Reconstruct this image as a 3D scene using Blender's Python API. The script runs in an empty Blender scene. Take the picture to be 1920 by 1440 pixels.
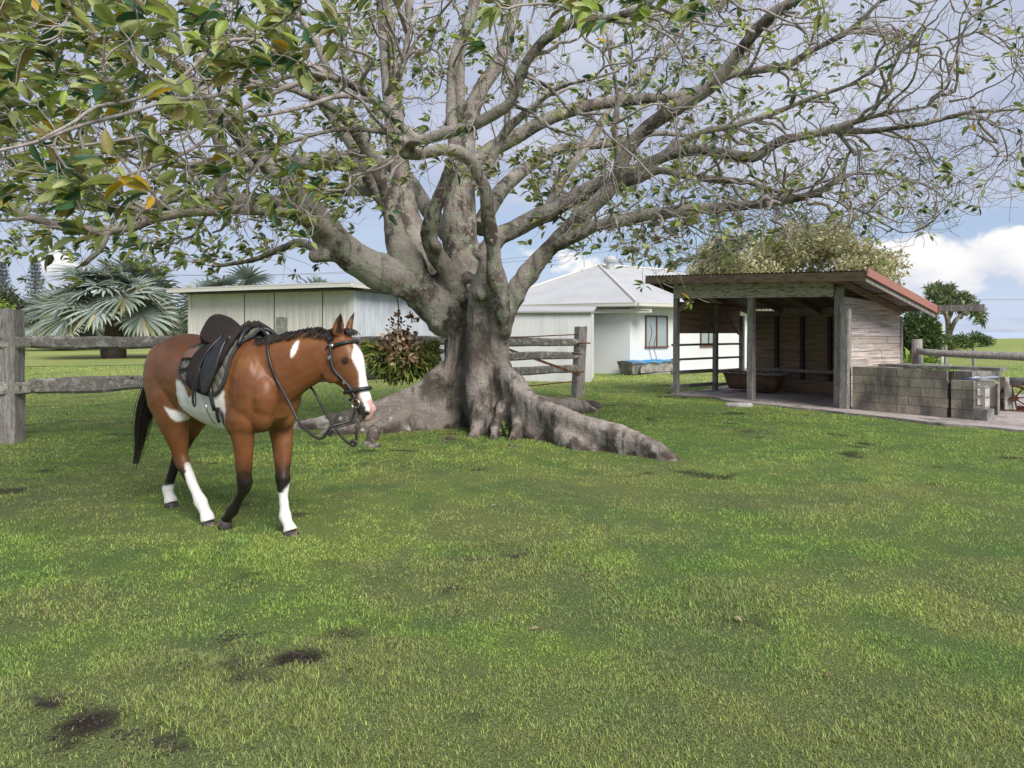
import bpy, math, random
import numpy as np
from mathutils import Vector, kdtree

SC = bpy.context.scene
COL = SC.collection
rng = np.random.default_rng(11)
random.seed(11)
R = math.radians

# ------------------------------------------------------------------ camera
FPX, HOR, CAMZ = 1280.0, 622.0, 1.5          # focal length and horizon of the photograph (1920 px wide)
cam_d = bpy.data.cameras.new("camera")
cam = bpy.data.objects.new("camera", cam_d)
COL.objects.link(cam)
cam.location = (0, 0, CAMZ)
cam.rotation_euler = (R(90), 0, 0)
cam_d.sensor_width = 36.0
cam_d.lens = 36.0 * FPX / 1920.0
cam_d.shift_y = -(720.0 - HOR) / 1920.0
cam_d.clip_start = 0.05
cam_d.clip_end = 9000
SC.camera = cam

# ------------------------------------------------------------------ light
SUN_EL, SUN_AZ = R(42), R(148)               # azimuth clockwise from +Y: sun behind the camera, to the right
sun_d = bpy.data.lights.new("sun", 'SUN')
sun_d.energy = 2.8
sun_d.angle = R(30)
sun_d.color = (1.0, 0.95, 0.88)
sun = bpy.data.objects.new("sun", sun_d)
COL.objects.link(sun)
sdir = Vector((math.sin(SUN_AZ) * math.cos(SUN_EL), math.cos(SUN_AZ) * math.cos(SUN_EL), math.sin(SUN_EL)))
sun.rotation_euler = (-sdir).to_track_quat('-Z', 'Y').to_euler()
SC.view_settings.view_transform = 'Standard'
SC.view_settings.look = 'None'
SC.view_settings.exposure = 0.68
SC.view_settings.gamma = 1.0

W = bpy.data.worlds.new("World")
SC.world = W
W.use_nodes = True
def build_world():
    nt = W.node_tree
    N, L = nt.nodes, nt.links
    N.clear()
    out = N.new('ShaderNodeOutputWorld')
    bg = N.new('ShaderNodeBackground')
    bg.inputs['Strength'].default_value = 0.076
    L.new(bg.outputs[0], out.inputs[0])
    sky = N.new('ShaderNodeTexSky')
    sky.sky_type = 'NISHITA'
    sky.sun_disc = False
    sky.sun_elevation = SUN_EL
    sky.sun_rotation = SUN_AZ
    sky.air_density = 1.0
    sky.dust_density = 1.5
    tc = N.new('ShaderNodeTexCoord')
    sep = N.new('ShaderNodeSeparateXYZ')
    L.new(tc.outputs['Generated'], sep.inputs[0])
    def m(op, a, b=None, c=None, clamp=False):
        n = N.new('ShaderNodeMath'); n.operation = op; n.use_clamp = clamp
        for i, x in enumerate((a, b, c)):
            if x is None: continue
            if isinstance(x, (int, float)): n.inputs[i].default_value = x
            else: L.new(x, n.inputs[i])
        return n.outputs[0]
    def smooth(x, lo, hi):
        n = N.new('ShaderNodeMapRange'); n.interpolation_type = 'SMOOTHSTEP'
        L.new(x, n.inputs[0]); n.inputs[1].default_value = lo; n.inputs[2].default_value = hi
        return n.outputs[0]
    def noise(vec, scale, detail=6, rough=.55):
        n = N.new('ShaderNodeTexNoise'); n.inputs['Scale'].default_value = scale
        n.inputs['Detail'].default_value = detail; n.inputs['Roughness'].default_value = rough
        L.new(vec, n.inputs['Vector']); return n.outputs['Fac']
    def mix(fac, a, b):
        n = N.new('ShaderNodeMix'); n.data_type = 'RGBA'
        if isinstance(fac, (int, float)): n.inputs[0].default_value = fac
        else: L.new(fac, n.inputs[0])
        for i, x in ((6, a), (7, b)):
            if isinstance(x, tuple): n.inputs[i].default_value = (*x, 1)
            else: L.new(x, n.inputs[i])
        return n.outputs[2]
    z = sep.outputs['Z']; x = sep.outputs['X']; y = sep.outputs['Y']
    # high thin sheet of cloud, flat layer seen in perspective
    den = m('ADD', m('MAXIMUM', z, 0.0), 0.16)
    comb = N.new('ShaderNodeCombineXYZ')
    L.new(m('DIVIDE', x, den), comb.inputs[0]); L.new(m('DIVIDE', y, den), comb.inputs[1])
    sheet = smooth(m('ADD', noise(comb.outputs[0], 0.9, 7, .55), m('MULTIPLY', smooth(z, .10, .34), .42)), .48, .74)
    # puffy cumulus near the horizon
    mp = N.new('ShaderNodeMapping'); mp.inputs['Scale'].default_value = (1, 1, 1.45)
    mp.inputs['Location'].default_value = (0.33, 0.12, 0.02)
    L.new(tc.outputs['Generated'], mp.inputs[0])
    nA = noise(mp.outputs[0], 7.0, 8, .56)
    band = m('MULTIPLY', smooth(z, -.02, .05), m('SUBTRACT', 1.0, smooth(z, .10, .19)))
    # two heaps low in the east and one by the roof ridge
    def heap(dx, dy, dz, r, w):
        d = Vector((dx, dy, dz)).normalized()
        v = N.new('ShaderNodeVectorMath'); v.operation = 'SUBTRACT'; L.new(tc.outputs['Generated'], v.inputs[0]); v.inputs[1].default_value = d
        l = N.new('ShaderNodeVectorMath'); l.operation = 'LENGTH'; L.new(v.outputs[0], l.inputs[0])
        return m('MULTIPLY', m('SUBTRACT', 1.0, smooth(l.outputs['Value'], r * .3, r)), w)
    hp = m('ADD', heap(.605, 1, .105, .095, .22), heap(.76, 1, .125, .075, .20))
    hp = m('ADD', hp, heap(.07, 1, .10, .10, .19))
    hp = m('ADD', hp, heap(-.66, 1, .06, .06, .10))
    cum = smooth(m('ADD', m('SUBTRACT', nA, m('MULTIPLY', m('SUBTRACT', 1.0, band), .3)), hp), .60, .68)
    shade = smooth(m('ADD', noise(mp.outputs[0], 14, 5, .5), m('MULTIPLY', m('SUBTRACT', z, .06), 3.2)), .30, .72)
    cumcol = mix(shade, (5.6, 5.9, 6.9), (8.4, 8.3, 8.2))
    # pale blue of a humid coastal day: the physical sky under a milky veil
    veil = mix(.62, sky.outputs[0], (4.1, 5.2, 7.4))
    hz = m('SUBTRACT', 1.0, smooth(z, .0, .13))
    base = mix(m('MULTIPLY', hz, .75), veil, (5.6, 6.4, 8.0))
    dark = smooth(noise(comb.outputs[0], 1.7, 5, .5), .35, .7)
    sheetcol = mix(dark, (4.0, 4.4, 5.7), (5.5, 5.8, 6.7))
    west = m('SUBTRACT', 1.0, smooth(x, -.45, .15))
    sheetcol = mix(m('MULTIPLY', west, .5), sheetcol, (4.3, 4.8, 6.5))
    c1 = mix(m('MAXIMUM', m('MULTIPLY', sheet, .92), m('MULTIPLY', west, .6)), base, sheetcol)
    # scattered soft grey puffs
    grey = smooth(noise(mp.outputs[0], 5.2, 6, .5), .56, .70)
    c1 = mix(m('MULTIPLY', grey, .55), c1, (5.3, 5.6, 6.8))
    c2 = mix(cum, c1, cumcol)
    L.new(c2, bg.inputs['Color'])
build_world()

# ------------------------------------------------------------------ helpers
def P(px, py, Y):
    """the point at depth Y that the photograph shows at pixel (px, py)"""
    return np.array(((px - 960.0) / FPX * Y, Y, CAMZ - (py - HOR) / FPX * Y))
def G(px, py, z=0.0):
    """the point of the flat ground at pixel (px, py)"""
    Y = FPX * (CAMZ - z) / (py - HOR)
    return np.array(((px - 960.0) / FPX * Y, Y, z))
def nrm(v):
    v = np.asarray(v, float); n = np.linalg.norm(v); return v / n if n > 1e-9 else v

def _hash(i, j, k, seed):
    h = (i * 374761393 + j * 668265263 + k * 2147483647 + seed * 974634533) & 0x7fffffff
    h = ((h ^ (h >> 13)) * 1274126177) & 0x7fffffff
    h = h ^ (h >> 16)
    return (h & 0xffff) / 65535.0
def vnoise(p, scale=1.0, seed=0):
    p = np.asarray(p, float) * scale
    i = np.floor(p).astype(np.int64); f = p - i; f = f * f * (3 - 2 * f)
    r = 0
    for dx in (0, 1):
        for dy in (0, 1):
            for dz in (0, 1):
                w = (f[..., 0] if dx else 1 - f[..., 0]) * (f[..., 1] if dy else 1 - f[..., 1]) * (f[..., 2] if dz else 1 - f[..., 2])
                r = r + w * _hash(i[..., 0] + dx, i[..., 1] + dy, i[..., 2] + dz, seed)
    return r
def fbm(p, scale=1.0, seed=0, oct=4):
    a, t, r = .5, 0, 0
    for o in range(oct):
        r = r + a * vnoise(p, scale * 2 ** o, seed + o * 17); t += a; a *= .5
    return r / t
def sstep(x, a, b):
    t = np.clip((x - a) / (b - a), 0, 1); return t * t * (3 - 2 * t)

class MB:
    """collects shapes in world space and links them as ONE mesh object"""
    def __init__(s): s.v = []; s.f = []; s.c = []
    def add(s, V, F, col=None):
        o = len(s.v)
        s.v.extend([tuple(map(float, v)) for v in V]); s.f.extend([tuple(i + o for i in f) for f in F])
        s.c.extend([tuple(col) if col is not None else (1, 1, 1)] * len(V))
    def box(s, c, size, ax=None, col=None):
        ax = np.eye(3) if ax is None else np.asarray(ax, float)
        c = np.asarray(c, float); h = np.asarray(size, float) / 2
        V = [c + ax[0] * h[0] * a + ax[1] * h[1] * b + ax[2] * h[2] * d for a in (-1, 1) for b in (-1, 1) for d in (-1, 1)]
        s.add(V, [(0, 1, 3, 2), (4, 6, 7, 5), (0, 4, 5, 1), (2, 3, 7, 6), (0, 2, 6, 4), (1, 5, 7, 3)], col)
    def bar(s, a, b, w, h, up=(0, 0, 1), col=None):
        a = np.asarray(a, float); b = np.asarray(b, float); d = nrm(b - a)
        sd = nrm(np.cross(d, up)); u = np.cross(sd, d)
        s.box((a + b) / 2, (np.linalg.norm(b - a), w, h), (d, sd, u), col)
    def loft(s, rings, cap=True, close=False, col=None):
        n = len(rings[0]); m = len(rings); V = [p for r in rings for p in r]; F = []
        for i in range(m if close else m - 1):
            for j in range(n):
                a = i * n + j; b = i * n + (j + 1) % n; i2 = (i + 1) % m
                F.append((a, b, i2 * n + (j + 1) % n, i2 * n + j))
        if cap and not close:
            F.append(tuple(range(n - 1, -1, -1))); F.append(tuple((m - 1) * n + j for j in range(n)))
        s.add(V, F, col)
    def tube(s, path, rad, n=8, cap=True, close=False, flat=1.0, jitter=0, col=None, up=None):
        path = np.asarray(path, float); m = len(path)
        rad = np.full(m, rad, float) if np.isscalar(rad) else np.asarray(rad, float)
        T = np.gradient(path, axis=0)
        if close: T = np.roll(path, -1, 0) - np.roll(path, 1, 0)
        T /= np.linalg.norm(T, axis=1)[:, None] + 1e-12
        u = np.cross(T[0], (0, 0, 1) if abs(T[0][2]) < .9 else (1, 0, 0)) if up is None else np.cross(T[0], np.cross(up, T[0]))
        u = nrm(u); rings = []
        a = np.arange(n) * 2 * math.pi / n
        for i in range(m):
            if up is not None:
                upi = up[i] if np.ndim(up) == 2 else up
                u = np.cross(T[i], np.cross(upi, T[i]))
            u = nrm(u - T[i] * np.dot(u, T[i])); w = np.cross(T[i], u)
            r = rad[i] * (1 + (jitter * (rng.random(n) - .5) if jitter else 0))
            rings.append(path[i] + np.outer(r * np.cos(a) * flat, u) + np.outer(r * np.sin(a), w))
        s.loft(rings, cap, close, col)
    def build(s, name, material, parent=None, smooth=False, color=False):
        me = bpy.data.meshes.new(name)
        off = np.array(parent.location) if parent is not None else np.zeros(3)
        if parent is not None and parent.parent is not None: off = off + np.array(parent.parent.location)
        me.from_pydata([tuple(np.asarray(v) - off) for v in s.v], [], s.f)
        if color:
            at = me.attributes.new('col', 'FLOAT_COLOR', 'POINT')
            c = np.ones((len(s.v), 4), np.float32); c[:, :3] = np.array(s.c); at.data.foreach_set('color', c.ravel())
        return link(name, me, material, parent, smooth)

def link(name, me, material, parent=None, smooth=False):
    if material is not None: me.materials.append(material)
    if smooth: me.polygons.foreach_set('use_smooth', np.ones(len(me.polygons), bool))
    me.update()
    o = bpy.data.objects.new(name, me); COL.objects.link(o)
    if parent is not None: o.parent = parent
    return o
def np_mesh(name, V, F, material, parent=None, cols=None, smooth=False):
    V = np.asarray(V, np.float32)
    if parent is not None: V = V - np.array(parent.location, np.float32)
    F = np.asarray(F, np.int32); k = F.shape[1]
    me = bpy.data.meshes.new(name)
    me.vertices.add(len(V)); me.vertices.foreach_set('co', V.ravel())
    me.loops.add(F.size); me.loops.foreach_set('vertex_index', F.ravel())
    me.polygons.add(len(F)); me.polygons.foreach_set('loop_start', np.arange(len(F), dtype=np.int32) * k)
    me.update(calc_edges=True)
    if cols is not None:
        at = me.attributes.new('col', 'FLOAT_COLOR', 'POINT')
        c = np.ones((len(V), 4), np.float32); c[:, :3] = cols; at.data.foreach_set('color', c.ravel())
    me.validate()
    return link(name, me, material, parent, smooth)

def tag(o, label=None, cat=None, group=None, kind=None):
    if label: o['label'] = label
    if cat: o['category'] = cat
    if group: o['group'] = group
    if kind: o['kind'] = kind
    return o
def thing(name, loc, label, cat, group=None):
    o = bpy.data.objects.new(name, None); COL.objects.link(o)
    o.location = tuple(map(float, loc)); o.empty_display_size = .1
    return tag(o, label, cat, group)
def copy_tree(o, parent=None):
    c = o.copy(); COL.objects.link(c)
    if parent is not None: c.parent = parent
    for ch in list(o.children): copy_tree(ch, c)
    return c
def remeshed(name, mb, voxel, smooth_it=6, fac=.5):
    """one continuous skin grown round overlapping closed shapes"""
    me = bpy.data.meshes.new(name + '_src'); me.from_pydata([tuple(v) for v in mb.v], [], mb.f); me.update()
    o = bpy.data.objects.new(name + '_src', me); COL.objects.link(o)
    r = o.modifiers.new('r', 'REMESH'); r.mode = 'VOXEL'; r.voxel_size = voxel
    if smooth_it:
        q = o.modifiers.new('s', 'SMOOTH'); q.iterations = smooth_it; q.factor = fac
    dg = bpy.context.evaluated_depsgraph_get(); dg.update()
    res = bpy.data.meshes.new_from_object(o.evaluated_get(dg))
    bpy.data.objects.remove(o); bpy.data.meshes.remove(me)
    V = np.empty(len(res.vertices) * 3, np.float32); res.vertices.foreach_get('co', V); V = V.reshape(-1, 3)
    Nn = np.empty(len(res.vertices) * 3, np.float32); res.vertices.foreach_get('normal', Nn); Nn = Nn.reshape(-1, 3)
    F = np.empty(len(res.loops), np.int32); res.loops.foreach_get('vertex_index', F)
    T = np.empty(len(res.polygons), np.int32); res.polygons.foreach_get('loop_total', T)
    if (T == 4).all(): F = F.reshape(-1, 4)
    else:
        ls = np.empty(len(res.polygons), np.int32); res.polygons.foreach_get('loop_start', ls)
        ok = T == 4; F = np.stack([F[ls[ok] + i] for i in range(4)], 1)
    bpy.data.meshes.remove(res)
    return V.astype(float), Nn.astype(float), F

# ------------------------------------------------------------------ materials
def new_mat(name):
    mt = bpy.data.materials.new(name); mt.use_nodes = True
    nt = mt.node_tree; N = nt.nodes
    b = N.get('Principled BSDF')
    return mt, nt, N, nt.links, b
def mat(name, base, col2=None, scale=6, stretch=(1, 1, 1), thr=(.45, .62), var=.25, fine=60, rough=.85, bump=.3, dist=.01,
        metal=0, attr=False, col3=None, scale3=20, thr3=(.6, .68), spec=.3, coat=0, trans=0):
    mt, nt, N, L, b = new_mat(name)
    tc = N.new('ShaderNodeTexCoord'); mp = N.new('ShaderNodeMapping'); mp.inputs['Scale'].default_value = stretch
    L.new(tc.outputs['Object'], mp.inputs[0])
    def noise(s, d=6):
        n = N.new('ShaderNodeTexNoise'); n.inputs['Scale'].default_value = s; n.inputs['Detail'].default_value = d
        L.new(mp.outputs[0], n.inputs['Vector']); return n.outputs['Fac']
    def mixn(blend='MIX'):
        n = N.new('ShaderNodeMix'); n.data_type = 'RGBA'; n.blend_type = blend; return n
    def rng_(x, lo, hi, a=0., b_=1.):
        n = N.new('ShaderNodeMapRange'); L.new(x, n.inputs[0]); n.inputs[1].default_value = lo; n.inputs[2].default_value = hi
        n.inputs[3].default_value = a; n.inputs[4].default_value = b_; return n.outputs[0]
    if attr:
        a = N.new('ShaderNodeAttribute'); a.attribute_name = 'col'; cur = a.outputs['Color']
        if base is not None:
            mm = mixn('MULTIPLY'); mm.inputs[0].default_value = 1; L.new(cur, mm.inputs[6]); mm.inputs[7].default_value = (*base, 1); cur = mm.outputs[2]
    else:
        c = N.new('ShaderNodeRGB'); c.outputs[0].default_value = (*base, 1); cur = c.outputs[0]
    if col2 is not None:
        mm = mixn(); L.new(rng_(noise(scale), *thr), mm.inputs[0]); L.new(cur, mm.inputs[6]); mm.inputs[7].default_value = (*col2, 1); cur = mm.outputs[2]
    if col3 is not None:
        mm = mixn(); L.new(rng_(noise(scale3, 4), *thr3), mm.inputs[0]); L.new(cur, mm.inputs[6]); mm.inputs[7].default_value = (*col3, 1); cur = mm.outputs[2]
    fn = noise(fine, 5)
    if var:
        mm = mixn('MULTIPLY'); mm.inputs[0].default_value = 1; L.new(cur, mm.inputs[6])
        g = N.new('ShaderNodeCombineColor'); v = rng_(fn, .25, .75, 1 - var, 1 + var)
        for i in range(3): L.new(v, g.inputs[i])
        L.new(g.outputs[0], mm.inputs[7]); cur = mm.outputs[2]
    L.new(cur, b.inputs['Base Color'])
    b.inputs['Roughness'].default_value = rough
    b.inputs['Metallic'].default_value = metal
    b.inputs['Specular IOR Level'].default_value = spec
    if coat: b.inputs['Coat Weight'].default_value = coat; b.inputs['Coat Roughness'].default_value = .35
    if bump:
        bp = N.new('ShaderNodeBump'); bp.inputs['Strength'].default_value = bump; bp.inputs['Distance'].default_value = dist
        L.new(fn, bp.inputs['Height']); L.new(bp.outputs[0], b.inputs['Normal'])
    if trans:
        out = N.get('Material Output'); tr = N.new('ShaderNodeBsdfTranslucent'); L.new(cur, tr.inputs[0])
        ms = N.new('ShaderNodeMixShader'); ms.inputs[0].default_value = trans
        L.new(b.outputs[0], ms.inputs[1]); L.new(tr.outputs[0], ms.inputs[2]); L.new(ms.outputs[0], out.inputs[0])
    return mt

M = {}
M['fence_wood'] = mat('weathered fence timber', (.21, .195, .175), (.40, .40, .35), scale=9, stretch=(1, 1, 1), thr=(.50, .66), fine=45, var=.45, col3=(.05, .045, .04), scale3=14, thr3=(.60, .70), bump=.6, dist=.02)
M['post_wood'] = mat('weathered post timber', (.24, .215, .20), (.40, .375, .35), scale=5, stretch=(6, 6, .7), fine=22, var=.45, col3=(.05, .045, .04), scale3=5, thr3=(.60, .72), bump=.7, dist=.02)
M['rust'] = mat('rusty iron', (.12, .055, .03), (.24, .12, .07), scale=14, rough=.9, bump=.3)
M['wire'] = mat('old fence wire', (.12, .11, .11), None, rough=.6, metal=.6, bump=0)
M['soil'] = mat('bare soil', (.06, .047, .042), (.11, .09, .08), scale=12, fine=80, var=.5, bump=1, dist=.03)
M['white_wall'] = mat('white painted wall', (.66, .68, .69), (.60, .62, .63), scale=.7, stretch=(1, 1, .35), thr=(.45, .75), fine=8, var=.025, rough=.7, bump=.05)
M['annex_wall'] = mat('streaked white annex wall', (.66, .665, .67), (.52, .53, .53), scale=1.6, stretch=(1.6, 1.6, .22), thr=(.50, .72), fine=9, var=.04, rough=.75, bump=.05)
M['garage_wall'] = mat('cream weathered board cladding', (.60, .58, .535), (.52, .505, .465), scale=2.5, stretch=(1.4, 1.4, .25), thr=(.5, .75), fine=14, var=.06, rough=.7, bump=.08)
M['corrugated'] = mat('pale corrugated cladding', (.50, .535, .585), (.40, .435, .48), scale=3, stretch=(1, 1, .3), fine=14, var=.05, rough=.55, metal=.1, bump=.05)
M['trim'] = mat('off white trim', (.60, .59, .55), (.60, .58, .52), scale=3, fine=20, var=.06, rough=.6, bump=.1)
M['roof_white'] = mat('pale roof sheet', (.46, .465, .465), (.42, .425, .425), scale=1.2, fine=5, var=.04, rough=.55, bump=.04)
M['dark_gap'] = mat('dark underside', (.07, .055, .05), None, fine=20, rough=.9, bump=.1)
M['window_frame'] = mat('red brown window frame', (.16, .07, .048), (.11, .05, .035), scale=20, rough=.6)
def glass_mat():
    mt, nt, N, L, b = new_mat('window glass')
    b.inputs['Base Color'].default_value = (.30, .36, .38, 1); b.inputs['Roughness'].default_value = .06
    b.inputs['Specular IOR Level'].default_value = .7
    return mt
M['glass'] = glass_mat()
M['shed_board'] = mat('grey pink weathered board', None, (.27, .235, .215), scale=4, stretch=(.3, .3, 8), thr=(.42, .66), fine=24, var=.35, col3=(.10, .075, .06), scale3=5, thr3=(.66, .76), bump=.5, dist=.01, attr=True)
M['shed_inner'] = mat('brown old board inside', (.31, .215, .15), (.18, .125, .085), scale=4, stretch=(.3, .3, 7), fine=24, var=.4, bump=.5)
M['shed_beam'] = mat('peeling cream painted beam', (.50, .48, .40), (.24, .19, .14), scale=7, stretch=(1, 1, 5), thr=(.52, .60), fine=40, var=.3, bump=.5)
M['shed_fascia'] = mat('brown fascia timber', (.20, .14, .095), (.11, .085, .065), scale=5, stretch=(1, 1, 5), fine=30, var=.35, bump=.4)
M['red_paint'] = mat('faded red flashing', (.38, .16, .13), (.33, .17, .145), scale=5, rough=.6, var=.15)
M['tin'] = mat('old corrugated tin', (.22, .20, .19), (.16, .10, .07), scale=4, rough=.6, metal=.3, bump=.2)
M['concrete'] = mat('stained concrete block', (.40, .37, .32), (.30, .28, .25), scale=3, fine=50, var=.3, bump=.5, dist=.006)
M['concrete_dark'] = mat('mouldy dark concrete', (.14, .135, .125), (.26, .25, .23), scale=6, fine=40, var=.35, bump=.5)
M['concrete_pale'] = mat('pale concrete edge', (.50, .48, .44), (.36, .34, .31), scale=6, fine=40, var=.25, bump=.4)
M['slab'] = mat('pale pink concrete slab', (.40, .35, .325), (.27, .235, .21), scale=1.2, fine=14, var=.3, col3=(.13, .11, .095), scale3=2.2, thr3=(.56, .70), bump=.4)
M['blue_metal'] = mat('blue grey painted sheet', (.30, .36, .46), (.55, .58, .62), scale=6, rough=.5, var=.2)
M['blue_tarp'] = mat('bright blue tarpaulin', (.02, .22, .50), (.03, .28, .58), scale=12, rough=.5)
M['tub'] = mat('rust brown enamel', (.17, .085, .04), (.09, .055, .035), scale=5, rough=.45, var=.35, col3=(.30, .27, .25), scale3=6, thr3=(.64, .72), spec=.5)
M['black_leather'] = mat('black leather', (.018, .018, .021), (.03, .029, .03), scale=12, rough=.42, var=.25, fine=120, spec=.5, bump=.2, dist=.002)
M['suede'] = mat('brown black suede', (.030, .025, .024), (.042, .034, .032), scale=8, rough=.95, var=.25, fine=90, bump=.2, dist=.003, spec=.15)
M['tan'] = mat('tan leather', (.19, .11, .08), None, rough=.7)
M['steel'] = mat('bright steel', (.62, .62, .62), None, rough=.25, metal=1, bump=0)
M['quilt'] = mat('quilted olive pad', (.17, .165, .135), (.13, .125, .105), scale=18, rough=.95, var=.25, fine=140, bump=.2, dist=.002)
M['piping'] = mat('charcoal binding', (.045, .047, .055), None, rough=.8, var=.2)
M['rope'] = mat('old rope', (.34, .29, .22), None, rough=.95, var=.3, fine=160)
# ================================================================== GROUND
def hgt(x, y):
    x = np.asarray(x, float); y = np.asarray(y, float)
    p = np.stack([x, y, np.zeros_like(x)], -1)
    near = (fbm(p, .45, 3, 3) - .5) * .06 * sstep(y, 1, 4) * (1 - sstep(y, 11, 15))
    hill = .78 * sstep(x, 33, 50) * sstep(y, 22, 68)
    drop = -7.0 * sstep(y, 76, 130) * sstep(x, 8, 26)
    return near + hill + drop
# bare and worn places seen in the turf: pixel x, pixel y, half width m, half depth m, strength
BARE = [(140, 1358, .15, .22, 1), (105, 1314, .13, .07, 1), (290, 1402, .16, .07, .85), (240, 1380, .09, .07, .6), (440, 1195, .13, .09, .95), (575, 1230, .20, .12, 1),
        (480, 1245, .22, .06, .5), (960, 1045, .16, .05, .6), (900, 1050, .1, .04, .5), (850, 1105, .09, .07, .6),  
        (895, 880, .30, .17, 1), (760, 845, .28, .10, .7), (690, 845, .26, .12, .85), (850, 815, .35, .1, .7), (1000, 822, .7, .10, .7), (390, 868, .8, .1, .75), (430, 830, .6, .12, .75),
        (60, 882, .5, .10, .7), (1300, 745, 1.6, .55, .95), (1180, 735, 1.2, .5, .75), (1250, 722, 1.0, .5, .8), (1150, 760, 1.0, .35, .5), (1890, 860, .35, .12, .8), (1290, 880, .35, .08, .5),
        (1210, 887, .25, .06, .6), (150, 790, .9, .12, .5), (240, 825, .6, .08, .5), (600, 830, .4, .1, .5), (1120, 790, .7, .14, .5), (1400, 775, 1.6, .18, .6), (880, 1350, .12, .08, .6),
        (1500, 985, .5, .12, .25)]
DRY = [(900, 1090, .9, .55, .75), (1240, 1165, .6, .3, .6), (520, 1240, .8, .3, .8), (330, 1330, .9, .25, .6), (200, 1310, .6, .3, .7), (1010, 1275, .35, .2, .6), (1100, 1000, 1.2, .4, .4), (620, 1270, .6, .16, .7),
       (1750, 990, 1.2, .5, .35), (1020, 1080, .8, .4, .5), (980, 1290, .5, .25, .55), (1350, 1330, .8, .4, .3)]
def patches(x, y, lst, wob=.9):
    p = np.stack([x, y, np.zeros_like(x)], -1)
    n1 = fbm(p, 3.2, 21, 4); n2 = fbm(p, 3.2, 77, 4)
    xx = x + (n1 - .5) * wob; yy = y + (n2 - .5) * wob
    r = np.zeros_like(x)
    for px, py, a, b, s in lst:
        c = G(px, py)
        d = ((xx - c[0]) / a) ** 2 + ((yy - c[1]) / b) ** 2
        r = np.maximum(r, s * (1 - sstep(d, .45, 1.45)))
    return r
def ground_marks(x, y):
    p = np.stack([x, y, np.zeros_like(x)], -1)
    bare = patches(x, y, [(a, b, c * .62, d * .62, e) for a, b, c, d, e in BARE], .30) * sstep(fbm(p, 6.0, 88, 3), .28, .50)
    bare = np.maximum(bare, .75 * sstep(fbm(p, 1.7, 5, 5), .73, .81) * sstep(y, 2, 3) * (1 - sstep(y, 14, 20)))
    dry = patches(x, y, DRY, .8)
    dry = np.maximum(dry, sstep(fbm(p, .8, 9, 4), .50, .72) * .7 * (1 - .5 * sstep(y, 5, 9)))
    return bare, dry
def turf_colour(x, y):
    p = np.stack([x, y, np.zeros_like(x)], -1)
    a = fbm(p, .55, 31, 4)[..., None]; b = fbm(p, 2.6, 41, 3)[..., None]
    g1 = np.array((.280, .400, .115)); g2 = np.array((.345, .445, .135)); g3 = np.array((.205, .335, .110))
    c = g1 + (g2 - g1) * sstep(a, .42, .62)
    c = c + (g3 - c) * (sstep(b, .50, .70) * .7)
    bare, dry = ground_marks(x, y)
    dry = dry[..., None]; bare = bare[..., None]
    c = c + (np.array((.350, .320, .180)) - c) * dry * .45
    return c, bare, dry

def grid_axis(lo, hi, step, far, grow=1.22):
    a = list(np.arange(lo, hi + 1e-6, step)); s = step; x = hi
    while x < far: s *= grow; x += s; a.append(x)
    return a
xs = grid_axis(0, 9, .07, 1800); xs = np.array(sorted(set([-v for v in xs if v > 0] + xs)))
ys = np.array(sorted(set([-v for v in grid_axis(0, .5, .5, 60, 1.6)] + grid_axis(0, 14, .07, 2600, 1.12))))
GX, GY = np.meshgrid(xs, ys)
GZ = hgt(GX, GY)
nx, ny = len(xs), len(ys)
gc, gb, gd = turf_colour(GX, GY)
nz = fbm(np.stack([GX, GY, GZ * 0], -1), 9, 3, 3)[..., None]
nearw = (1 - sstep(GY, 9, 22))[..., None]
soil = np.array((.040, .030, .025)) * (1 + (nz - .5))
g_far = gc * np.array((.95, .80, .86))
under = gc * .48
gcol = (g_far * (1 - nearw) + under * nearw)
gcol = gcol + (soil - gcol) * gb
idx = np.arange(nx * ny).reshape(ny, nx)
F = np.stack([idx[:-1, :-1], idx[:-1, 1:], idx[1:, 1:], idx[1:, :-1]], -1).reshape(-1, 4)
M['turf'] = mat('short turf and soil', None, None, attr=True, fine=120, var=.65, rough=.95, bump=.9, dist=.03, spec=.1)
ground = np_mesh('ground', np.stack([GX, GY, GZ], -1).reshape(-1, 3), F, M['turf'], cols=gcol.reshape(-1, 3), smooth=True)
tag(ground, 'grass paddock ground with worn bare patches', None, kind='structure')

# the sea beyond the rise
sea = MB(); sea.add([(20, 120, -4), (6000, 120, -4), (6000, 7000, -4), (-3000, 7000, -4), (-3000, 2700, -4), (20, 2700, -4)], [(0, 1, 2, 3, 4, 5)])
M['sea'] = mat('pale sea', (.42, .50, .60), None, var=.03, fine=.02, rough=.5, bump=0)
tag(sea.build('sea', M['sea']), 'pale strip of sea past the grassy rise', None, kind='structure')

# concrete apron that runs under the horse shed and on to the right
poly = [(1262, 741), (1330, 747), (1395, 757), (1475, 766), (1600, 777), (1760, 797), (1920, 811), (2150, 836), (2150, 752), (1850, 738), (1700, 712), (1560, 705), (1420, 722), (1335, 730)]
PV = []
for k in range(len(poly)):
    a, b = np.array(poly[k]), np.array(poly[(k + 1) % len(poly)])
    n = 14
    for t in np.arange(n) / n: PV.append(a + (b - a) * t)
PV = np.array([G(*q) for q in PV])
PV[:, :2] += (np.stack([vnoise(PV, 2.1, 5), vnoise(PV, 2.1, 9)], 1) - .5) * .22
mb = MB(); nP = len(PV)
TOPZ = .035
c0 = PV.mean(0)
mb.add([(v[0], v[1], TOPZ) for v in PV] + [(v[0], v[1], -.12) for v in PV], [tuple(range(nP))] + [(i, i + nP, (i + 1) % nP + nP, (i + 1) % nP) for i in range(nP)])
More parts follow.
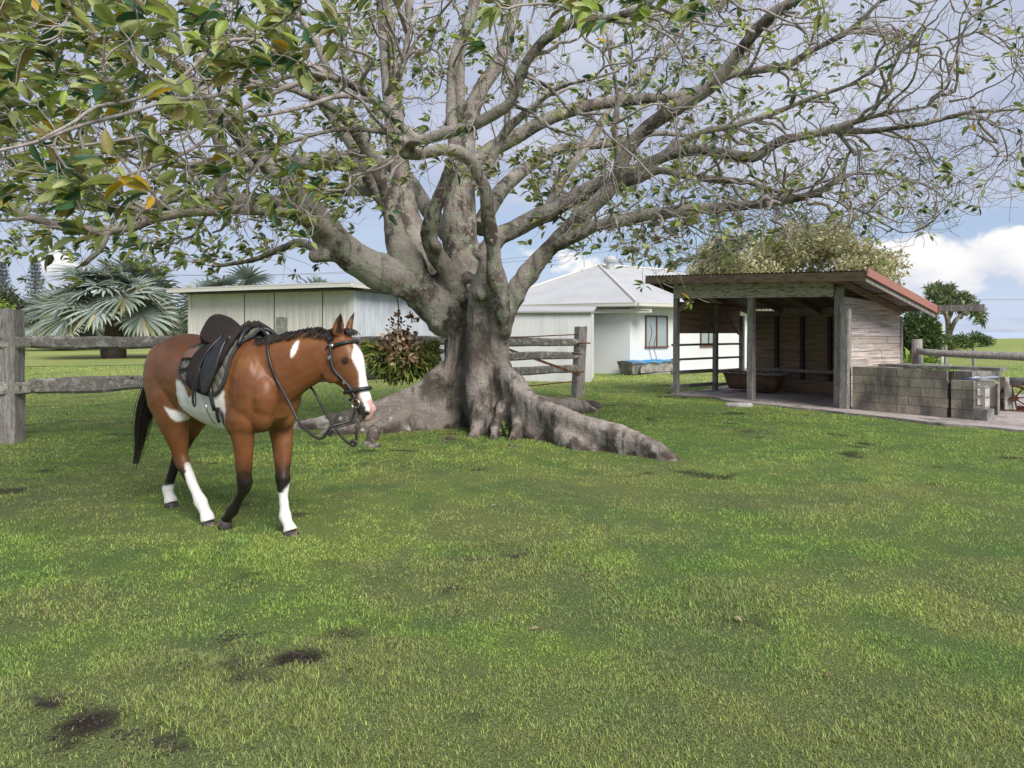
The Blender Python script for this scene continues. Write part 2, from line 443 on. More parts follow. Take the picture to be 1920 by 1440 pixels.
o = mb.build('concrete_path', M['slab']); tag(o, 'pinkish worn concrete apron under the horse shed', None, kind='structure')

def inside(poly, x, y):
    r = np.zeros(x.shape, bool); n = len(poly); j = n - 1
    for i in range(n):
        xi, yi = poly[i][:2]; xj, yj = poly[j][:2]
        r ^= ((yi > y) != (yj > y)) & (x < (xj - xi) * (y - yi) / (yj - yi + 1e-12) + xi)
        j = i
    return r

# ------------------------------------------------------------------ turf blades (one object nobody could count)
def blades():
    Vs, Fs, Cs = [], [], []; off = 0
    bands = [(2.0, 3.4, 38000, .022, .0030), (3.4, 5.0, 22000, .025, .0040), (5.0, 7.5, 9500, .028, .0058), (7.5, 11, 4600, .032, .009), (11, 17, 1500, .040, .015), (17, 30, 230, .06, .03)]
    for y0, y1, dens, hh, ww in bands:
        area = (y1 * y1 - y0 * y0) * 1.08
        n = int(area * dens)
        y = np.sqrt(rng.random(n) * (y1 * y1 - y0 * y0) + y0 * y0); x = (rng.random(n) * 2 - 1) * y * 1.08
        c, bare, dry = turf_colour(x, y)
        bare = bare[:, 0]; dry = dry[:, 0]
        p2 = np.stack([x, y, np.zeros(n)], 1)
        clump = fbm(p2, 5.5, 55, 3); tall = fbm(p2, 1.1, 66, 3)
        keep = (rng.random(n) > bare * 1.05) & (rng.random(n) < .35 + 1.3 * sstep(clump, .3, .62)) & ~inside(PV, x, y)
        x, y, c, dry, clump, tall = x[keep], y[keep], c[keep], dry[keep], clump[keep], tall[keep]; n = len(x)
        z = hgt(x, y) - .004
        broad = (rng.random(n) < (.10 + .55 * sstep(fbm(p2[keep], 1.5, 91, 3), .42, .6)) * sstep(y, 3.2, 5)); ln = hh * np.where(broad, .62, 1.0) * (.45 + .9 * rng.random(n)) * (.80 + .40 * sstep(tall, .35, .7)) * (.7 + .5 * sstep(clump, .3, .65))
        a = rng.random(n) * 6.283; lean = .55 + .95 * rng.random(n)
        dx, dy = np.cos(a), np.sin(a); w = ww * (.6 + .8 * rng.random(n)) / 2 * np.where(broad, 2.0, 1.0); lean = np.where(broad, lean * .7 + .55, lean)
        b0 = np.stack([x - dy * w, y + dx * w, z], 1); b1 = np.stack([x + dy * w, y - dx * w, z], 1)
        up = np.cos(lean) * ln; ot = np.sin(lean) * ln
        m = np.stack([x + dx * ot * .35, y + dy * ot * .35, z + up * .62], 1)
        m0 = m + np.stack([-dy * w * .8, dx * w * .8, 0 * x], 1); m1 = m - np.stack([-dy * w * .8, dx * w * .8, 0 * x], 1)
        tp = np.stack([x + dx * ot, y + dy * ot, z + up], 1)
        V = np.stack([b0, b1, m1, m0, tp], 1).reshape(-1, 3)
        o = off + np.arange(n)[:, None] * 5
        Fq = np.concatenate([o + [0, 1, 2], o + [0, 2, 3], o + [3, 2, 4]], 0) if y0 < 5 else o + [0, 1, 4]
        br = (.45 + 1.22 * rng.random(n))[:, None]
        col = c * br * np.array((1.12, 1.12, 1.0))
        straw = rng.random(n) < (.04 + .24 * dry)
        col[straw] = np.array((.38, .32, .19)) * (.6 + .6 * rng.random((straw.sum(), 1)))
        lime = rng.random(n) < .10
        col[lime & ~straw] = col[lime & ~straw] * np.array((1.35, 1.25, .9))
        Cs.append(np.repeat(col, 5, 0)); Vs.append(V); Fs.append(Fq); off += len(V)
    return np.concatenate(Vs), np.concatenate(Fs), np.concatenate(Cs)
M['blade'] = mat('grass blade', None, attr=True, var=0, bump=0, rough=.75, spec=.2, trans=.45)
bv, bf, bc = blades()
o = np_mesh('turf', bv, bf, M['blade'], cols=bc)
tag(o, 'short green turf with straw coloured blades across the paddock', 'grass', kind='stuff')

# crumbs of earth lying on the bare spots
cx, cy = [], []
for px, py, a, b, st_ in BARE[:11] + BARE[11:20]:
    c = G(px, py); n = int(90 * st_ * min(1, 3.2 / c[1] + .2)); cx += list(c[0] + rng.normal(0, a * .40, n)); cy += list(c[1] + rng.normal(0, b * .40, n))
cx, cy = np.array(cx), np.array(cy); n = len(cx); sz = rng.uniform(.003, .009, n); cz = hgt(cx, cy) + sz * .3
oct_ = np.array([(1, 0, 0), (0, 1, 0), (-1, 0, 0), (0, -1, 0), (0, 0, .8), (0, 0, -.8)], float)
V = np.stack([cx, cy, cz], 1)[:, None, :] + oct_[None] * sz[:, None, None] * rng.uniform(.6, 1.3, (n, 6, 1))
Fo = np.array([(0, 1, 4), (1, 2, 4), (2, 3, 4), (3, 0, 4), (1, 0, 5), (2, 1, 5), (3, 2, 5), (0, 3, 5)])
o = np_mesh('soil_crumbs', V.reshape(-1, 3), (Fo[None] + (np.arange(n) * 6)[:, None, None]).reshape(-1, 3), M['soil']); tag(o, 'dark crumbs of earth on the bare spots', 'soil', kind='stuff')
# ================================================================== FENCES
def log_path(a, b, n=14, amp=.02, seed=0):
    a, b = np.asarray(a, float), np.asarray(b, float); t = np.linspace(0, 1, n)[:, None]; p = a + (b - a) * t
    p[:, 2] += (fbm(p + seed, 1.1, seed, 3) - .5) * amp * 2; return p
def square_post(mb, base, top, w, d, ang=0, n=8, seed=0, taper=.95):
    """a hewn post with uneven edges and a weathered top"""
    base, top = np.asarray(base, float), np.asarray(top, float); rings = []
    for i in range(n):
        t = i / (n - 1); c = base + (top - base) * t
        k = 1 - (1 - taper) * t
        ring = []
        for j, (a, b) in enumerate(((-1, -.8), (-.8, -1), (.8, -1), (1, -.8), (1, .8), (.8, 1), (-.8, 1), (-1, .8))):
            q = np.array((a * w / 2 * k, b * d / 2 * k))
            q *= 1 + (vnoise(np.array([(j * 3.1, i * .8, seed)]), 1, seed)[0] - .5) * .09
            x = q[0] * math.cos(ang) - q[1] * math.sin(ang); y = q[0] * math.sin(ang) + q[1] * math.cos(ang)
            ring.append(c + np.array((x, y, (rng.random() - .5) * .02 if i == n - 1 else 0)))
        rings.append(ring)
    mb.loft(rings)

FA, FB = np.array((-6.9, 9.3, 0.)), np.array((1.62, 15.7, 0.))          # line of the old post and rail fence
FD = nrm(FB - FA)
FN = np.array((-FD[1], FD[0], 0)) if FD[0] < 0 else np.array((FD[1], -FD[0], 0))     # towards the camera
fang = math.atan2(FD[1], FD[0])
def fpt(t, z, off=0): return FA + (FB - FA) * t + FN * off + np.array((0, 0, z))
fence = thing('timber_fence', fpt(0, 0), 'old lichen covered post and rail fence running behind the horse', 'fence')
def hewn_rail(mb, a, b, h, w, seed, n=26):
    p = log_path(a, b, n, .03, seed); rings = []
    for i, c in enumerate(p):
        k = (1 + (vnoise(c[None], 1.3, seed)[0] - .5) * .35) * (.86 if i in (0, n - 1) else 1); ring = []
        for j in range(10):
            th = j * 2 * math.pi / 10; ca, sa = math.cos(th), math.sin(th)
            e = (abs(ca) ** 4 + abs(sa) ** 4) ** -.25
            r = 1 + (vnoise(np.array([c * 3.0 + (j * 1.7, 0, 0)]), 1, seed)[0] - .5) * .22
            ring.append(c + FN * (w / 2 * e * ca * r) + np.array((0, 0, h / 2 * e * sa * k * r)))
        rings.append(ring)
    mb.loft(rings)
mb = MB(); square_post(mb, fpt(0, -.1) + FN * .0 + (0, 0, 0), fpt(0, 1.81), .37, .32, fang - .5, seed=4)
mb.build('post', M['post_wood'], fence)
mb = MB(); q = fpt(.33, 0); square_post(mb, q + (0, 0, -.1), q + (0, 0, 1.40), .3, .28, fang, seed=9); mb.build('post', M['post_wood'], fence)
mb = MB(); hewn_rail(mb, fpt(.022, 1.36, .02), fpt(.335, 1.34, .02), .17, .12, 3); mb.build('rail', M['fence_wood'], fence)
mb = MB(); hewn_rail(mb, fpt(.024, .74, .02), fpt(.335, .73, .02), .21, .12, 8); mb.build('rail', M['fence_wood'], fence)
mb = MB(); hewn_rail(mb, fpt(.33, 1.34, .02), fpt(.76, 1.33, .02), .16, .12, 13); mb.build('rail', M['fence_wood'], fence)
mb = MB(); hewn_rail(mb, fpt(.33, .72, .02), fpt(.76, .70, .02), .19, .12, 18); mb.build('rail', M['fence_wood'], fence)
for z in (1.36, .74):                                   # rail ends let into the big post
    mb = MB(); hewn_rail(mb, fpt(-.06, z, .16), fpt(.026, z, .16), .17, .07, 23, 8); mb.build('rail', M['fence_wood'], fence)
for z in (1.02, .45, .22):
    mb = MB(); p = log_path(fpt(.0, z, -.02), fpt(.335, z - .02, -.02), 16, .03, 3); mb.tube(p, .0035, 5); mb.build('wire', M['wire'], fence)

gate = thing('timber_gate', fpt(.76, 0), 'three railed timber gate with rusty diagonal stay between the fig tree and its post', 'gate')
for z, h in ((1.27, .17), (.97, .16), (.66, .17)):
    mb = MB(); hewn_rail(mb, fpt(.765, z, .02), fpt(.985, z, .04), h, .09, int(z * 40), 16); mb.build('rail', M['fence_wood'], gate)
mb = MB(); mb.bar(fpt(.765, .02) + (0, 0, 1.22), fpt(.985, .52, .09), .035, .05); mb.build('brace', M['rust'], gate)
for z in (1.42, .36):
    mb = MB(); mb.tube(log_path(fpt(.765, z - .04, .07), fpt(.992, z + .02, .07), 10, .02, 4), .014, 6); mb.build('stay_rod', M['rust'], gate)
mb = MB(); mb.bar(fpt(.965, 1.04, .10), fpt(.965, .56, .10), .05, .02); mb.bar(fpt(.965, 1.03, .085), fpt(.99, .99, .085), .06, .02); mb.bar(fpt(.965, .56, .085), fpt(.995, .60, .085), .05, .02); mb.build('hinge', M['rust'], gate)
gp = thing('gate_post', fpt(1, 0), 'leaning grey timber gate post beside the white house wall', 'post')
mb = MB(); q = fpt(.992, 0); square_post(mb, q + (-.06, 0, -.1), q + (.03, 0, 1.62), .25, .22, fang, seed=15); mb.build('post_body', M['post_wood'], gp)
mb = MB(); q2 = q + (.045, 0, 1.24); mb.tube([q2 + .19 * np.array((math.cos(a), math.sin(a), 0)) for a in np.linspace(0, 6.283, 17)[:-1]], .018, 6, close=True, cap=False); mb.build('strap', M['rust'], gp)

# ================================================================== LEFT GARAGE (long, low, white)
A = np.array((-12.9, 27.4, 0)); B = np.array((-5.67, 24.4, 0)); Cc = B + 2.6 * np.array((1.2, 3.9, 0)); 
gar = thing('garage', B, 'long low white garage with flat roof behind the horse', 'building')
d1 = nrm(B - A); n1 = np.array((d1[1], -d1[0], 0)); d2 = nrm(Cc - B); n2 = np.array((d2[1], -d2[0], 0))
zt = 2.98
def wall_slab(mb, a, b, z0, z1, n, th=.12, z1b=None):
    z1b = z1 if z1b is None else z1b
    a, b = np.asarray(a, float), np.asarray(b, float); i = -np.asarray(n) * th
    V = [a + (0, 0, z0), b + (0, 0, z0), b + (0, 0, z1b), a + (0, 0, z1)]; V += [v + i for v in V]
    mb.add(V, [(0, 1, 2, 3), (7, 6, 5, 4), (0, 4, 5, 1), (1, 5, 6, 2), (2, 6, 7, 3), (3, 7, 4, 0)])
def corr_wall(mb, a, b, z0, z1, n, pitch=.09, amp=.012, z1b=None, sharp=False):
    z1b = z1 if z1b is None else z1b
    a, b = np.asarray(a, float), np.asarray(b, float); L_ = np.linalg.norm(b - a); k = max(2, int(L_ / pitch * 6)); V = []; 
    for i in range(k + 1):
        t = i / k; ph = (t * L_ / pitch) % 1
        o = (1 if (.12 < ph < .88) else 0) if sharp else math.sin(ph * 2 * math.pi)
        c = a + (b - a) * t + np.asarray(n) * amp * o
        V += [c + (0, 0, z0), c + (0, 0, z1 + (z1b - z1) * t)]
    mb.add(V, [(2 * i, 2 * i + 2, 2 * i + 3, 2 * i + 1) for i in range(k)])
mb = MB(); corr_wall(mb, A, B, 0, zt, n1, .30, .014, sharp=True); wall_slab(mb, A - n1 * .02, B - n1 * .02, 0, zt, n1)
mb.build('front_wall', M['garage_wall'], gar)
mb = MB(); corr_wall(mb, B, Cc, 0, zt + .02, n2, .19, .022); wall_slab(mb, B - n2 * .03, Cc - n2 * .03, 0, zt, n2); mb.build('side_wall', M['corrugated'], gar)
D = A + (Cc - B)
mb = MB(); wall_slab(mb, D, A, 0, zt, -d1); wall_slab(mb, Cc, D, 0, zt, -n1); mb.build('back_wall', M['garage_wall'], gar)
mb = MB()                                                # thin roof: fascia and gutter band, rising slightly to the right corner
o1, o2 = n1 * .55, n2 * .45
ra = A + o1 - d1 * .55; rb = B + o1 + n2 * .35; rc = Cc + n2 * .55 + d2 * .4; rd = D - d1 * .55 + d2 * .4
za, zb = 3.06, 3.06
mb.add([(*ra[:2], za), (*rb[:2], zb), (*rc[:2], zb + .1), (*rd[:2], za + .1), (*ra[:2], za + .16), (*rb[:2], zb + .20), (*rc[:2], zb + .30), (*rd[:2], za + .30)],
       [(0, 3, 2, 1), (4, 5, 6, 7), (0, 1, 5, 4), (1, 2, 6, 5), (2, 3, 7, 6), (3, 0, 4, 7)])
mb.build('roof', M['roof_white'], gar)
for (p, q, n, nm) in ((ra, rb, n1, 'gutter'), (rb, rc, n2, 'gutter')):
    mb = MB(); u0 = p + n * .06; u1 = q + n * .06
    mb.bar(u0 + (0, 0, za + .05), u1 + (0, 0, zb + .07), .11, .13); mb.bar(u0 + n * .05 + (0, 0, za + .125), u1 + n * .05 + (0, 0, zb + .145), .03, .02); mb.build(nm, M['trim'], gar)
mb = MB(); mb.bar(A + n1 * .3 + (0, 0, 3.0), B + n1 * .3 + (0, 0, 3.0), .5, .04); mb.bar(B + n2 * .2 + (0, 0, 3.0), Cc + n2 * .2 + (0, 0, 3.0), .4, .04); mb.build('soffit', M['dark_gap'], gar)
for t in (.0,):
    mb = MB(); q = A + n1 * .03; mb.bar(q + (0, 0, 0), q + (0, 0, zt), .16, .06, up=n1); mb.build('corner_trim', M['trim'], gar)
for t in (.36, .545, .83):                               # dark joints between the sliding doors
    mb = MB(); q = A + (B - A) * t + n1 * .02; mb.bar(q, q + (0, 0, zt - .02), .03, .012, up=n1); mb.build('door_joint', M['dark_gap'], gar)
mb = MB(); q = A + (B - A) * .592 + n1 * .03; mb.bar(q + (0, 0, 1.3), q + (0, 0, 2.05), .52, .05, up=n1); mb.build('wall_panel', mat('lichen grey panel', (.20, .21, .18), (.30, .31, .27), scale=5, var=.4, fine=20), gar)

# ================================================================== MAIN HOUSE
house = thing('house', (4.2, 24.0, 0), 'white bungalow with pale hipped metal roof behind the gate', 'house')
hc = np.array((4.15, 24.0, 0)); hr = np.array((11.4, 29.1, 0)); hl = np.array((-.6, 26.6, 0)); 
dr = nrm(hr - hc); nr = np.array((dr[1], -dr[0], 0)); dl = nrm(hc - hl); nl = np.array((dl[1], -dl[0], 0))
hb = hr + nrm(np.array((-.6, 1, 0))) * 8; hb2 = hl + nrm(np.array((-.2, 1, 0))) * 9
zw = 2.36
mb = MB(); corr_wall(mb, hc, hr, 0, zw, nr, .21, .004, sharp=True); wall_slab(mb, hc - nr * .01, hr - nr * .01, 0, zw, nr); mb.build('wall', M['white_wall'], house)
mb = MB(); wall_slab(mb, hl, hc, 0, zw, nl); mb.build('wall', M['white_wall'], house)
mb = MB(); wall_slab(mb, hr, hb, 0, zw, np.array((1, 0, 0))); wall_slab(mb, hb, hb2, 0, zw, np.array((0, 1, 0))); wall_slab(mb, hb2, hl, 0, zw, np.array((-1, 0, 0))); mb.build('wall', M['white_wall'], house)
oe = .5
ec = hc + nr * oe * .9 + nl * oe * .6; er = hr + nr * oe + dr * .5; el = hl + nl * oe - dl * .5; eb = hb + (.4, .4, 0); eb2 = hb2 + (-.4, .4, 0)
ze = 2.50
ap = P(1122, 497, 29.0); ap2 = ap + dr * 4.2; ap2[2] = ap[2]
mb = MB()
ev = [np.array((*e[:2], ze)) for e in (ec, er, eb, eb2, el)]
th = np.array((0, 0, -.05))
V = ev + [ap, ap2]; V2 = [v + th for v in V]
Fa = [(0, 1, 6, 5), (1, 2, 6), (2, 3, 5, 6), (3, 4, 5), (4, 0, 5)]
mb.add(V + V2, Fa + [tuple(reversed([i + 7 for i in f])) for f in Fa] + [(i, i + 7, (i + 1) % 5 + 7, (i + 1) % 5) for i in range(5)])
roof = mb.build('roof', M['roof_white'], house)
mb = MB()
for q in (ev[0], ev[4]): mb.tube([q + (0, 0, .02), (q + ap) / 2 + (0, 0, .03), ap + (0, 0, .02)], .055, 6)
mb.tube([ap + (0, 0, .02), ap2 + (0, 0, .02)], .055, 6); mb.tube([ap2 + (0, 0, .02), ev[1] + (0, 0, .02)], .055, 6)
mb.build('ridge_cap', M['trim'], house)
for p, q, n in ((ev[0], ev[1], nr), (ev[4], ev[0], nl)):
    mb = MB(); mb.bar(p + n * .06 + (0, 0, -.06), q + n * .06 + (0, 0, -.06), .12, .11); mb.bar(p + n * .115 + (0, 0, .0), q + n * .115 + (0, 0, .0), .03, .022); mb.build('gutter', M['trim'], house)
    mb = MB(); mb.bar(p - n * .22 + (0, 0, -.13), q - n * .22 + (0, 0, -.13), .5, .03); mb.build('soffit', M['trim'], house)
# whirling roof vent
vb = P(1144, 499, 28.6); vent = MB()
vent.tube([vb + (0, 0, -.35), vb + (0, 0, .12)], .17, 14); vent.build('vent_pipe', M['roof_white'], roof)
vent = MB()
prof = [(.16, .10), (.24, .16), (.27, .25), (.25, .34), (.17, .41), (.05, .43)]
vent.loft([[vb + (r * math.cos(a) * (1 + .05 * (j % 2)), r * math.sin(a) * (1 + .05 * (j % 2)), z) for j, a in enumerate(np.arange(28) * 2 * math.pi / 28)] for r, z in prof]); vent.build('vent_cowl', M['roof_white'], roof)
mb = MB(); q = P(1096, 503, 28.4); mb.tube([q, q + (0, 0, .55)], .03, 8); mb.build('vent_pipe', M['trim'], roof)
def window(px0, px1, zb, zt_, parent):
    def on(px):                                          # where the ray through that column meets the right hand wall
        k = (px - 960) / FPX; t = (k * hc[1] - hc[0]) / (dr[0] - k * dr[1]); return hc + dr * t
    a, b = on(px0), on(px1); o = nr * .02; fr = MB(); w = .05
    z0 = np.array((0, 0, zb)); z1 = np.array((0, 0, zt_))
    fr.bar(a + o + z0, a + o + z1, w, .06, up=nr); fr.bar(b + o + z0, b + o + z1, w, .06, up=nr)
    fr.bar((a + b) / 2 + o + z0, (a + b) / 2 + o + z1, w, .055, up=nr); fr.bar(a + o + z1, b + o + z1, .06, w); fr.bar(a - dr * .05 + o * 2 + z0, b + dr * .05 + o * 2 + z0, .09, w)
    f = fr.build('window', M['window_frame'], parent)
    g = MB(); g.bar(a + nr * .012 + (z0 + z1) / 2, b + nr * .012 + (z0 + z1) / 2, .012, (zt_ - zb)); g.build('pane', M['glass'], f)
window(1210, 1250, .95, 2.06, house)
window(1313, 1342, .95, 2.0, house)
mb = MB(); mb.bar(hc + nr * .1 + (0, 0, .02), hr + nr * .1 + (0, 0, .02), .5, .05); mb.build('footing', M['slab'], house)
for k in (0, 1):                                         # loose wires hanging on the wall
    q0 = hc + dr * (1.0 + .25 * k) + nr * .03; pts = [q0 + dr * .08 * math.sin(i * 1.3 + k * 2) + (0, 0, 1.75 - .22 * i - .3 * k) for i in range(7)]
    mb = MB(); mb.tube(pts, .008, 5); mb.build('wall_wire', M['wire'], house)
# annex in front of the left face
ax0 = np.array((-1.6, 21.0, 0)); ax1 = np.array((2.36, 20.4, 0)); da = nrm(ax1 - ax0); na = np.array((da[1], -da[0], 0)); bk = -na * 2.9
annex = thing('annex', ax1, 'streaked white lean-to annex between fig trunk and house', 'annex')
mb = MB(); corr_wall(mb, ax0, ax1, 0, 2.08, na, .24, .0025, sharp=True); wall_slab(mb, ax0 - na * .012, ax1 - na * .012, 0, 2.08, na)
wall_slab(mb, ax1, ax1 + bk, 0, 2.08, da); wall_slab(mb, ax0 + bk, ax0, 0, 2.08, -da); mb.build('wall', M['annex_wall'], annex)
mb = MB(); q0 = ax0 + na * .12; q1 = ax1 + na * .12 + da * .08
mb.add([q0 + (0, 0, 2.08), q1 + (0, 0, 2.08), q1 + bk + (0, 0, 2.30), q0 + bk + (0, 0, 2.30), q0 + (0, 0, 2.13), q1 + (0, 0, 2.13), q1 + bk + (0, 0, 2.35), q0 + bk + (0, 0, 2.35)],
       [(0, 3, 2, 1), (4, 5, 6, 7), (0, 1, 5, 4), (1, 2, 6, 5), (2, 3, 7, 6), (3, 0, 4, 7)]); mb.build('roof', M['roof_white'], annex)
mb = MB(); lb = hc - dl * 4.2 + nl * .75; lc = hc + dr * .3 + nr * .72; mb.bar(lb + (0, 0, 2.22), lc + (0, 0, 2.22), .3, .12); mb.bar(lb + nl * .17 + (0, 0, 2.27), lc + nl * .17 + (0, 0, 2.27), .03, .03); mb.build('lower_gutter', M['trim'], house)

# stock trough under the window with a blue cover
tr = thing('feed_trough', hc + dr * 1.2 + nr * .7, 'grey feed trough lined in blue against the white house wall', 'trough')
t0 = P(1172, 676, 23.4); t1 = P(1262, 672, 25.2); t0[2] = t1[2] = .52; td = nrm(t1 - t0); tn = np.array((td[1], -td[0], 0))
def hull(mb, p, q, wt, wb, zt_, zb, n):
    V = []
    for e, s in ((p, 1), (q, -1)):
        V += [e + n * wt / 2 + (0, 0, zt_), e - n * wt / 2 + (0, 0, zt_), e - n * wb / 2 + td * s * .14 + (0, 0, zb), e + n * wb / 2 + td * s * .14 + (0, 0, zb)]
    mb.add(V, [(0, 1, 2, 3), (7, 6, 5, 4), (0, 4, 5, 1), (1, 5, 6, 2), (2, 6, 7, 3), (3, 7, 4, 0)])
p0, p1 = t0 * (1, 1, 0), t1 * (1, 1, 0)
mb = MB(); hull(mb, p0 + td * .45, p1, .62, .42, .46, .07, tn); mb.build('trough_body', mat('galvanised grey trough', (.42, .40, .39), (.24, .22, .21), scale=5, fine=25, var=.3, rough=.7), tr)
mb = MB(); hull(mb, p0 - td * .05, p0 + td * .47, .66, .5, .48, .05, tn); mb.build('trough_end', M['concrete_dark'], tr)
mb = MB(); V = []
for i in range(25):
    c = p0 + (p1 - p0) * i / 24
    for j in range(5): V.append(c + tn * (.36 - .18 * j) + (0, 0, .475 + .04 * vnoise(np.array([(i * .5, j, 0.)]), 1, 2)[0] - (.06 + .05 * vnoise(np.array([(i * .6, j, 3.)]), 1, 5)[0] if j in (0, 4) else 0)))
mb.add(V, [(i * 5 + j, (i + 1) * 5 + j, (i + 1) * 5 + j + 1, i * 5 + j + 1) for i in range(24) for j in range(4)]); mb.build('cover', M['blue_tarp'], tr, True)

# power pole behind the house
pp = P(1188, 622, 60); pp[2] = 0; pole = thing('power_pole', pp, 'grey wooden power pole with cross arms above the house roof', 'power pole')
mb = MB(); ztop = P(1188, 461, 60)[2]; mb.tube([pp, pp * (1, 1, 0) + (0, 0, ztop)], [.22, .16], 10); mb.build('mast', M['post_wood'], pole)
for z_, w_, o_ in ((P(0, 466, 60)[2], 3.6, 0), (P(0, 491, 60)[2], 1.6, -.5)):
    mb = MB(); mb.bar(pp * (1, 1, 0) + (-w_ / 2 + o_, -.2, z_), pp * (1, 1, 0) + (w_ / 2 + o_, -.2, z_), .16, .16); mb.build('cross_arm', M['post_wood'], pole)
    for k in (-.45, -.2, .2, .45):
        mb = MB(); c = pp * (1, 1, 0) + (k * w_ + o_, -.2, z_ + .08); mb.tube([c, c + (0, 0, .12), c + (0, 0, .2)], [.05, .08, .04], 8); mb.build('insulator', M['concrete_dark'], pole)
def sag(a, b, s, n=18): 
    t = np.linspace(0, 1, n)[:, None]; p = np.asarray(a) + (np.asarray(b) - np.asarray(a)) * t; p[:, 2] -= s * 4 * t[:, 0] * (1 - t[:, 0]); return p
zc = P(0, 466, 60)[2] + .2
for k in (-.45, .45):
    mb = MB(); mb.tube(sag(pp * (1, 1, 0) + (k * 3.6, -.2, zc), (-45 + k * 3, 75, zc - 1), 1.2), .014, 5)
    tag(mb.build('power_line', M['wire']), 'thin power line strung left from the roof-side pole, ' + ('outer' if k < 0 else 'inner') + ' strand of the pair', 'cable', 'power lines from the pole')
mb = MB(); mb.tube(sag(P(1770, 561, 80), P(2200, 551, 78), .3), .022, 5); tag(mb.build('power_line', M['wire']), 'single power line low in the sky right of the pandanus', 'cable', 'power lines')

# ================================================================== TIMBER HORSE SHED
S0 = np.array((3.92, 16.3, 0)); SA = np.array((.6187, -.7856, 0)); SB = np.array((.7856, .6187, 0)); SZ = np.array((0, 0, 1.)); SAX = (SA, SB, SZ)
def S(u, v, z): return S0 + SA * u + SB * v + SZ * z
shed = thing('horse_shed', S(0, 0, 0), 'open fronted weathered timber horse shed with sloping roof', 'shed')
def sbox(nm, u0, u1, v0, v1, z0, z1, m, parent=None, mbx=None):
    b = MB() if mbx is None else mbx
    b.box(S((u0 + u1) / 2, (v0 + v1) / 2, (z0 + z1) / 2), (u1 - u0, v1 - v0, z1 - z0), SAX)
    if mbx is None: return b.build(nm, m, shed if parent is None else parent)
SD, SL = 2.7, 3.9
def rz(u, v):                                            # underside of the roof
    return (2.83 - .045 * (u + .55)) + (v + .45) / 3.2 * (-.72 + .02 * u) - .10
for u, v, w, ln in ((0, 0, .13, None), (2.0, 0, .15, None), (SL, 0, .15, None), (0, 1.55, .12, None), (0, SD, .12, None), (SL, SD, .11, None)):
    mb = MB(); z1 = rz(u, v) - .08
    square_post(mb, S(u, v, -.05), S(u + .015, v, z1), w, w * .9, math.atan2(SA[1], SA[0]), n=7, seed=int(u * 7 + v * 3)); mb.build('post', M['post_wood'], shed)
for (p, q) in ((S(0, 1.5, 1.5), S(.0, .25, 2.35)), (S(.05, .02, 2.0), S(.5, .02, 2.3)), (S(.0, 2.6, 1.45), S(.0, 1.85, 2.2))):
    mb = MB(); mb.bar(p, q, .06, .09); mb.build('brace', M['shed_inner'], shed)
# plank walls: rows of separate-looking boards inside one part each
def planks(nm, p, d, length, z0, z1fun, n, m, bh=.155, th=.028, parent=None):
    mb = MB(); z = z0
    while True:
        if z > max(z1fun(0), z1fun(length)) - .02: break
        t0, t1 = z1fun(0), z1fun(length)
        segs = [0, length * (.35 + .4 * rng.random()), length]
        for s0, s1 in zip(segs[:-1], segs[1:]):
            za0, za1 = min(z + bh + .004, z1fun(s0)), min(z + bh + .004, z1fun(s1))
            if za0 <= z or za1 <= z: continue
            tone = np.array((.52, .445, .41)) * rng.uniform(.72, 1.2) * (1, rng.uniform(.95, 1.03), rng.uniform(.92, 1.06)); a = np.asarray(p) + d * (s0 + .003); b = np.asarray(p) + d * (s1 - .003); o = n * (th + .006 * rng.random())
            lap = n * .014
            V = [a + (0, 0, z), b + (0, 0, z), b + (0, 0, za1), a + (0, 0, za0)]
            W_ = [V[0] + o + lap, V[1] + o + lap, V[2] + o, V[3] + o]
            mb.add(V + W_, [(3, 2, 1, 0), (4, 5, 6, 7), (0, 1, 5, 4), (1, 2, 6, 5), (2, 3, 7, 6), (3, 0, 4, 7)], tone)
        z += bh
    return mb.build(nm, m, shed if parent is None else parent, color=True)
planks('end_wall', S(SL, .1, 0), SB, SD - .12, .02, lambda s: 2.22 - .07 * s, SA, M['shed_board'])
planks('back_wall', S(.42, SD, 0), SA, SL - .42, .03, lambda s: rz(s + .42, SD) + .05, -SB, M['shed_inner'], bh=.17)
planks('side_boarding', S(0, .1, 0), SB, SD - .15, 1.46, lambda s: 2.22, -SA, M['shed_inner'], bh=.2)
planks('end_lining', S(SL - .05, .1, 0), SB, SD - .12, .02, lambda s: 2.2 - .07 * s, -SA, M['shed_inner'], bh=.17)
for u in (1.05, 1.72, 2.4, 3.08, 3.7):
    sbox('stud', u - .04, u + .04, SD - .12, SD - .04, .1, rz(u, SD) - .08, M['dark_gap'])
sbox('ledger', .45, 3.75, SD - .26, SD - .13, .52, .60, M['post_wood'])
sbox('kick_board', .45, 3.75, SD - .20, SD - .15, .04, .34, M['shed_inner'])
for z in (1.18, .83):
    mb = MB(); mb.tube(log_path(S(-.06, -.08, z), S(-.06, SD, z), 8, .01), .028, 7); mb.build('side_rail', M['post_wood'], shed)
for z in (.52, .18):
    mb = MB(); mb.bar(S(-.07, -.1, z), S(-.07, 1.55, z), .045, .09); mb.build('side_rail', M['post_wood'], shed)
    mb = MB(); mb.bar(S(-.07, 1.56, z - .04), S(-.07, SD, z - .02), .045, .08); mb.build('side_rail', M['post_wood'], shed)
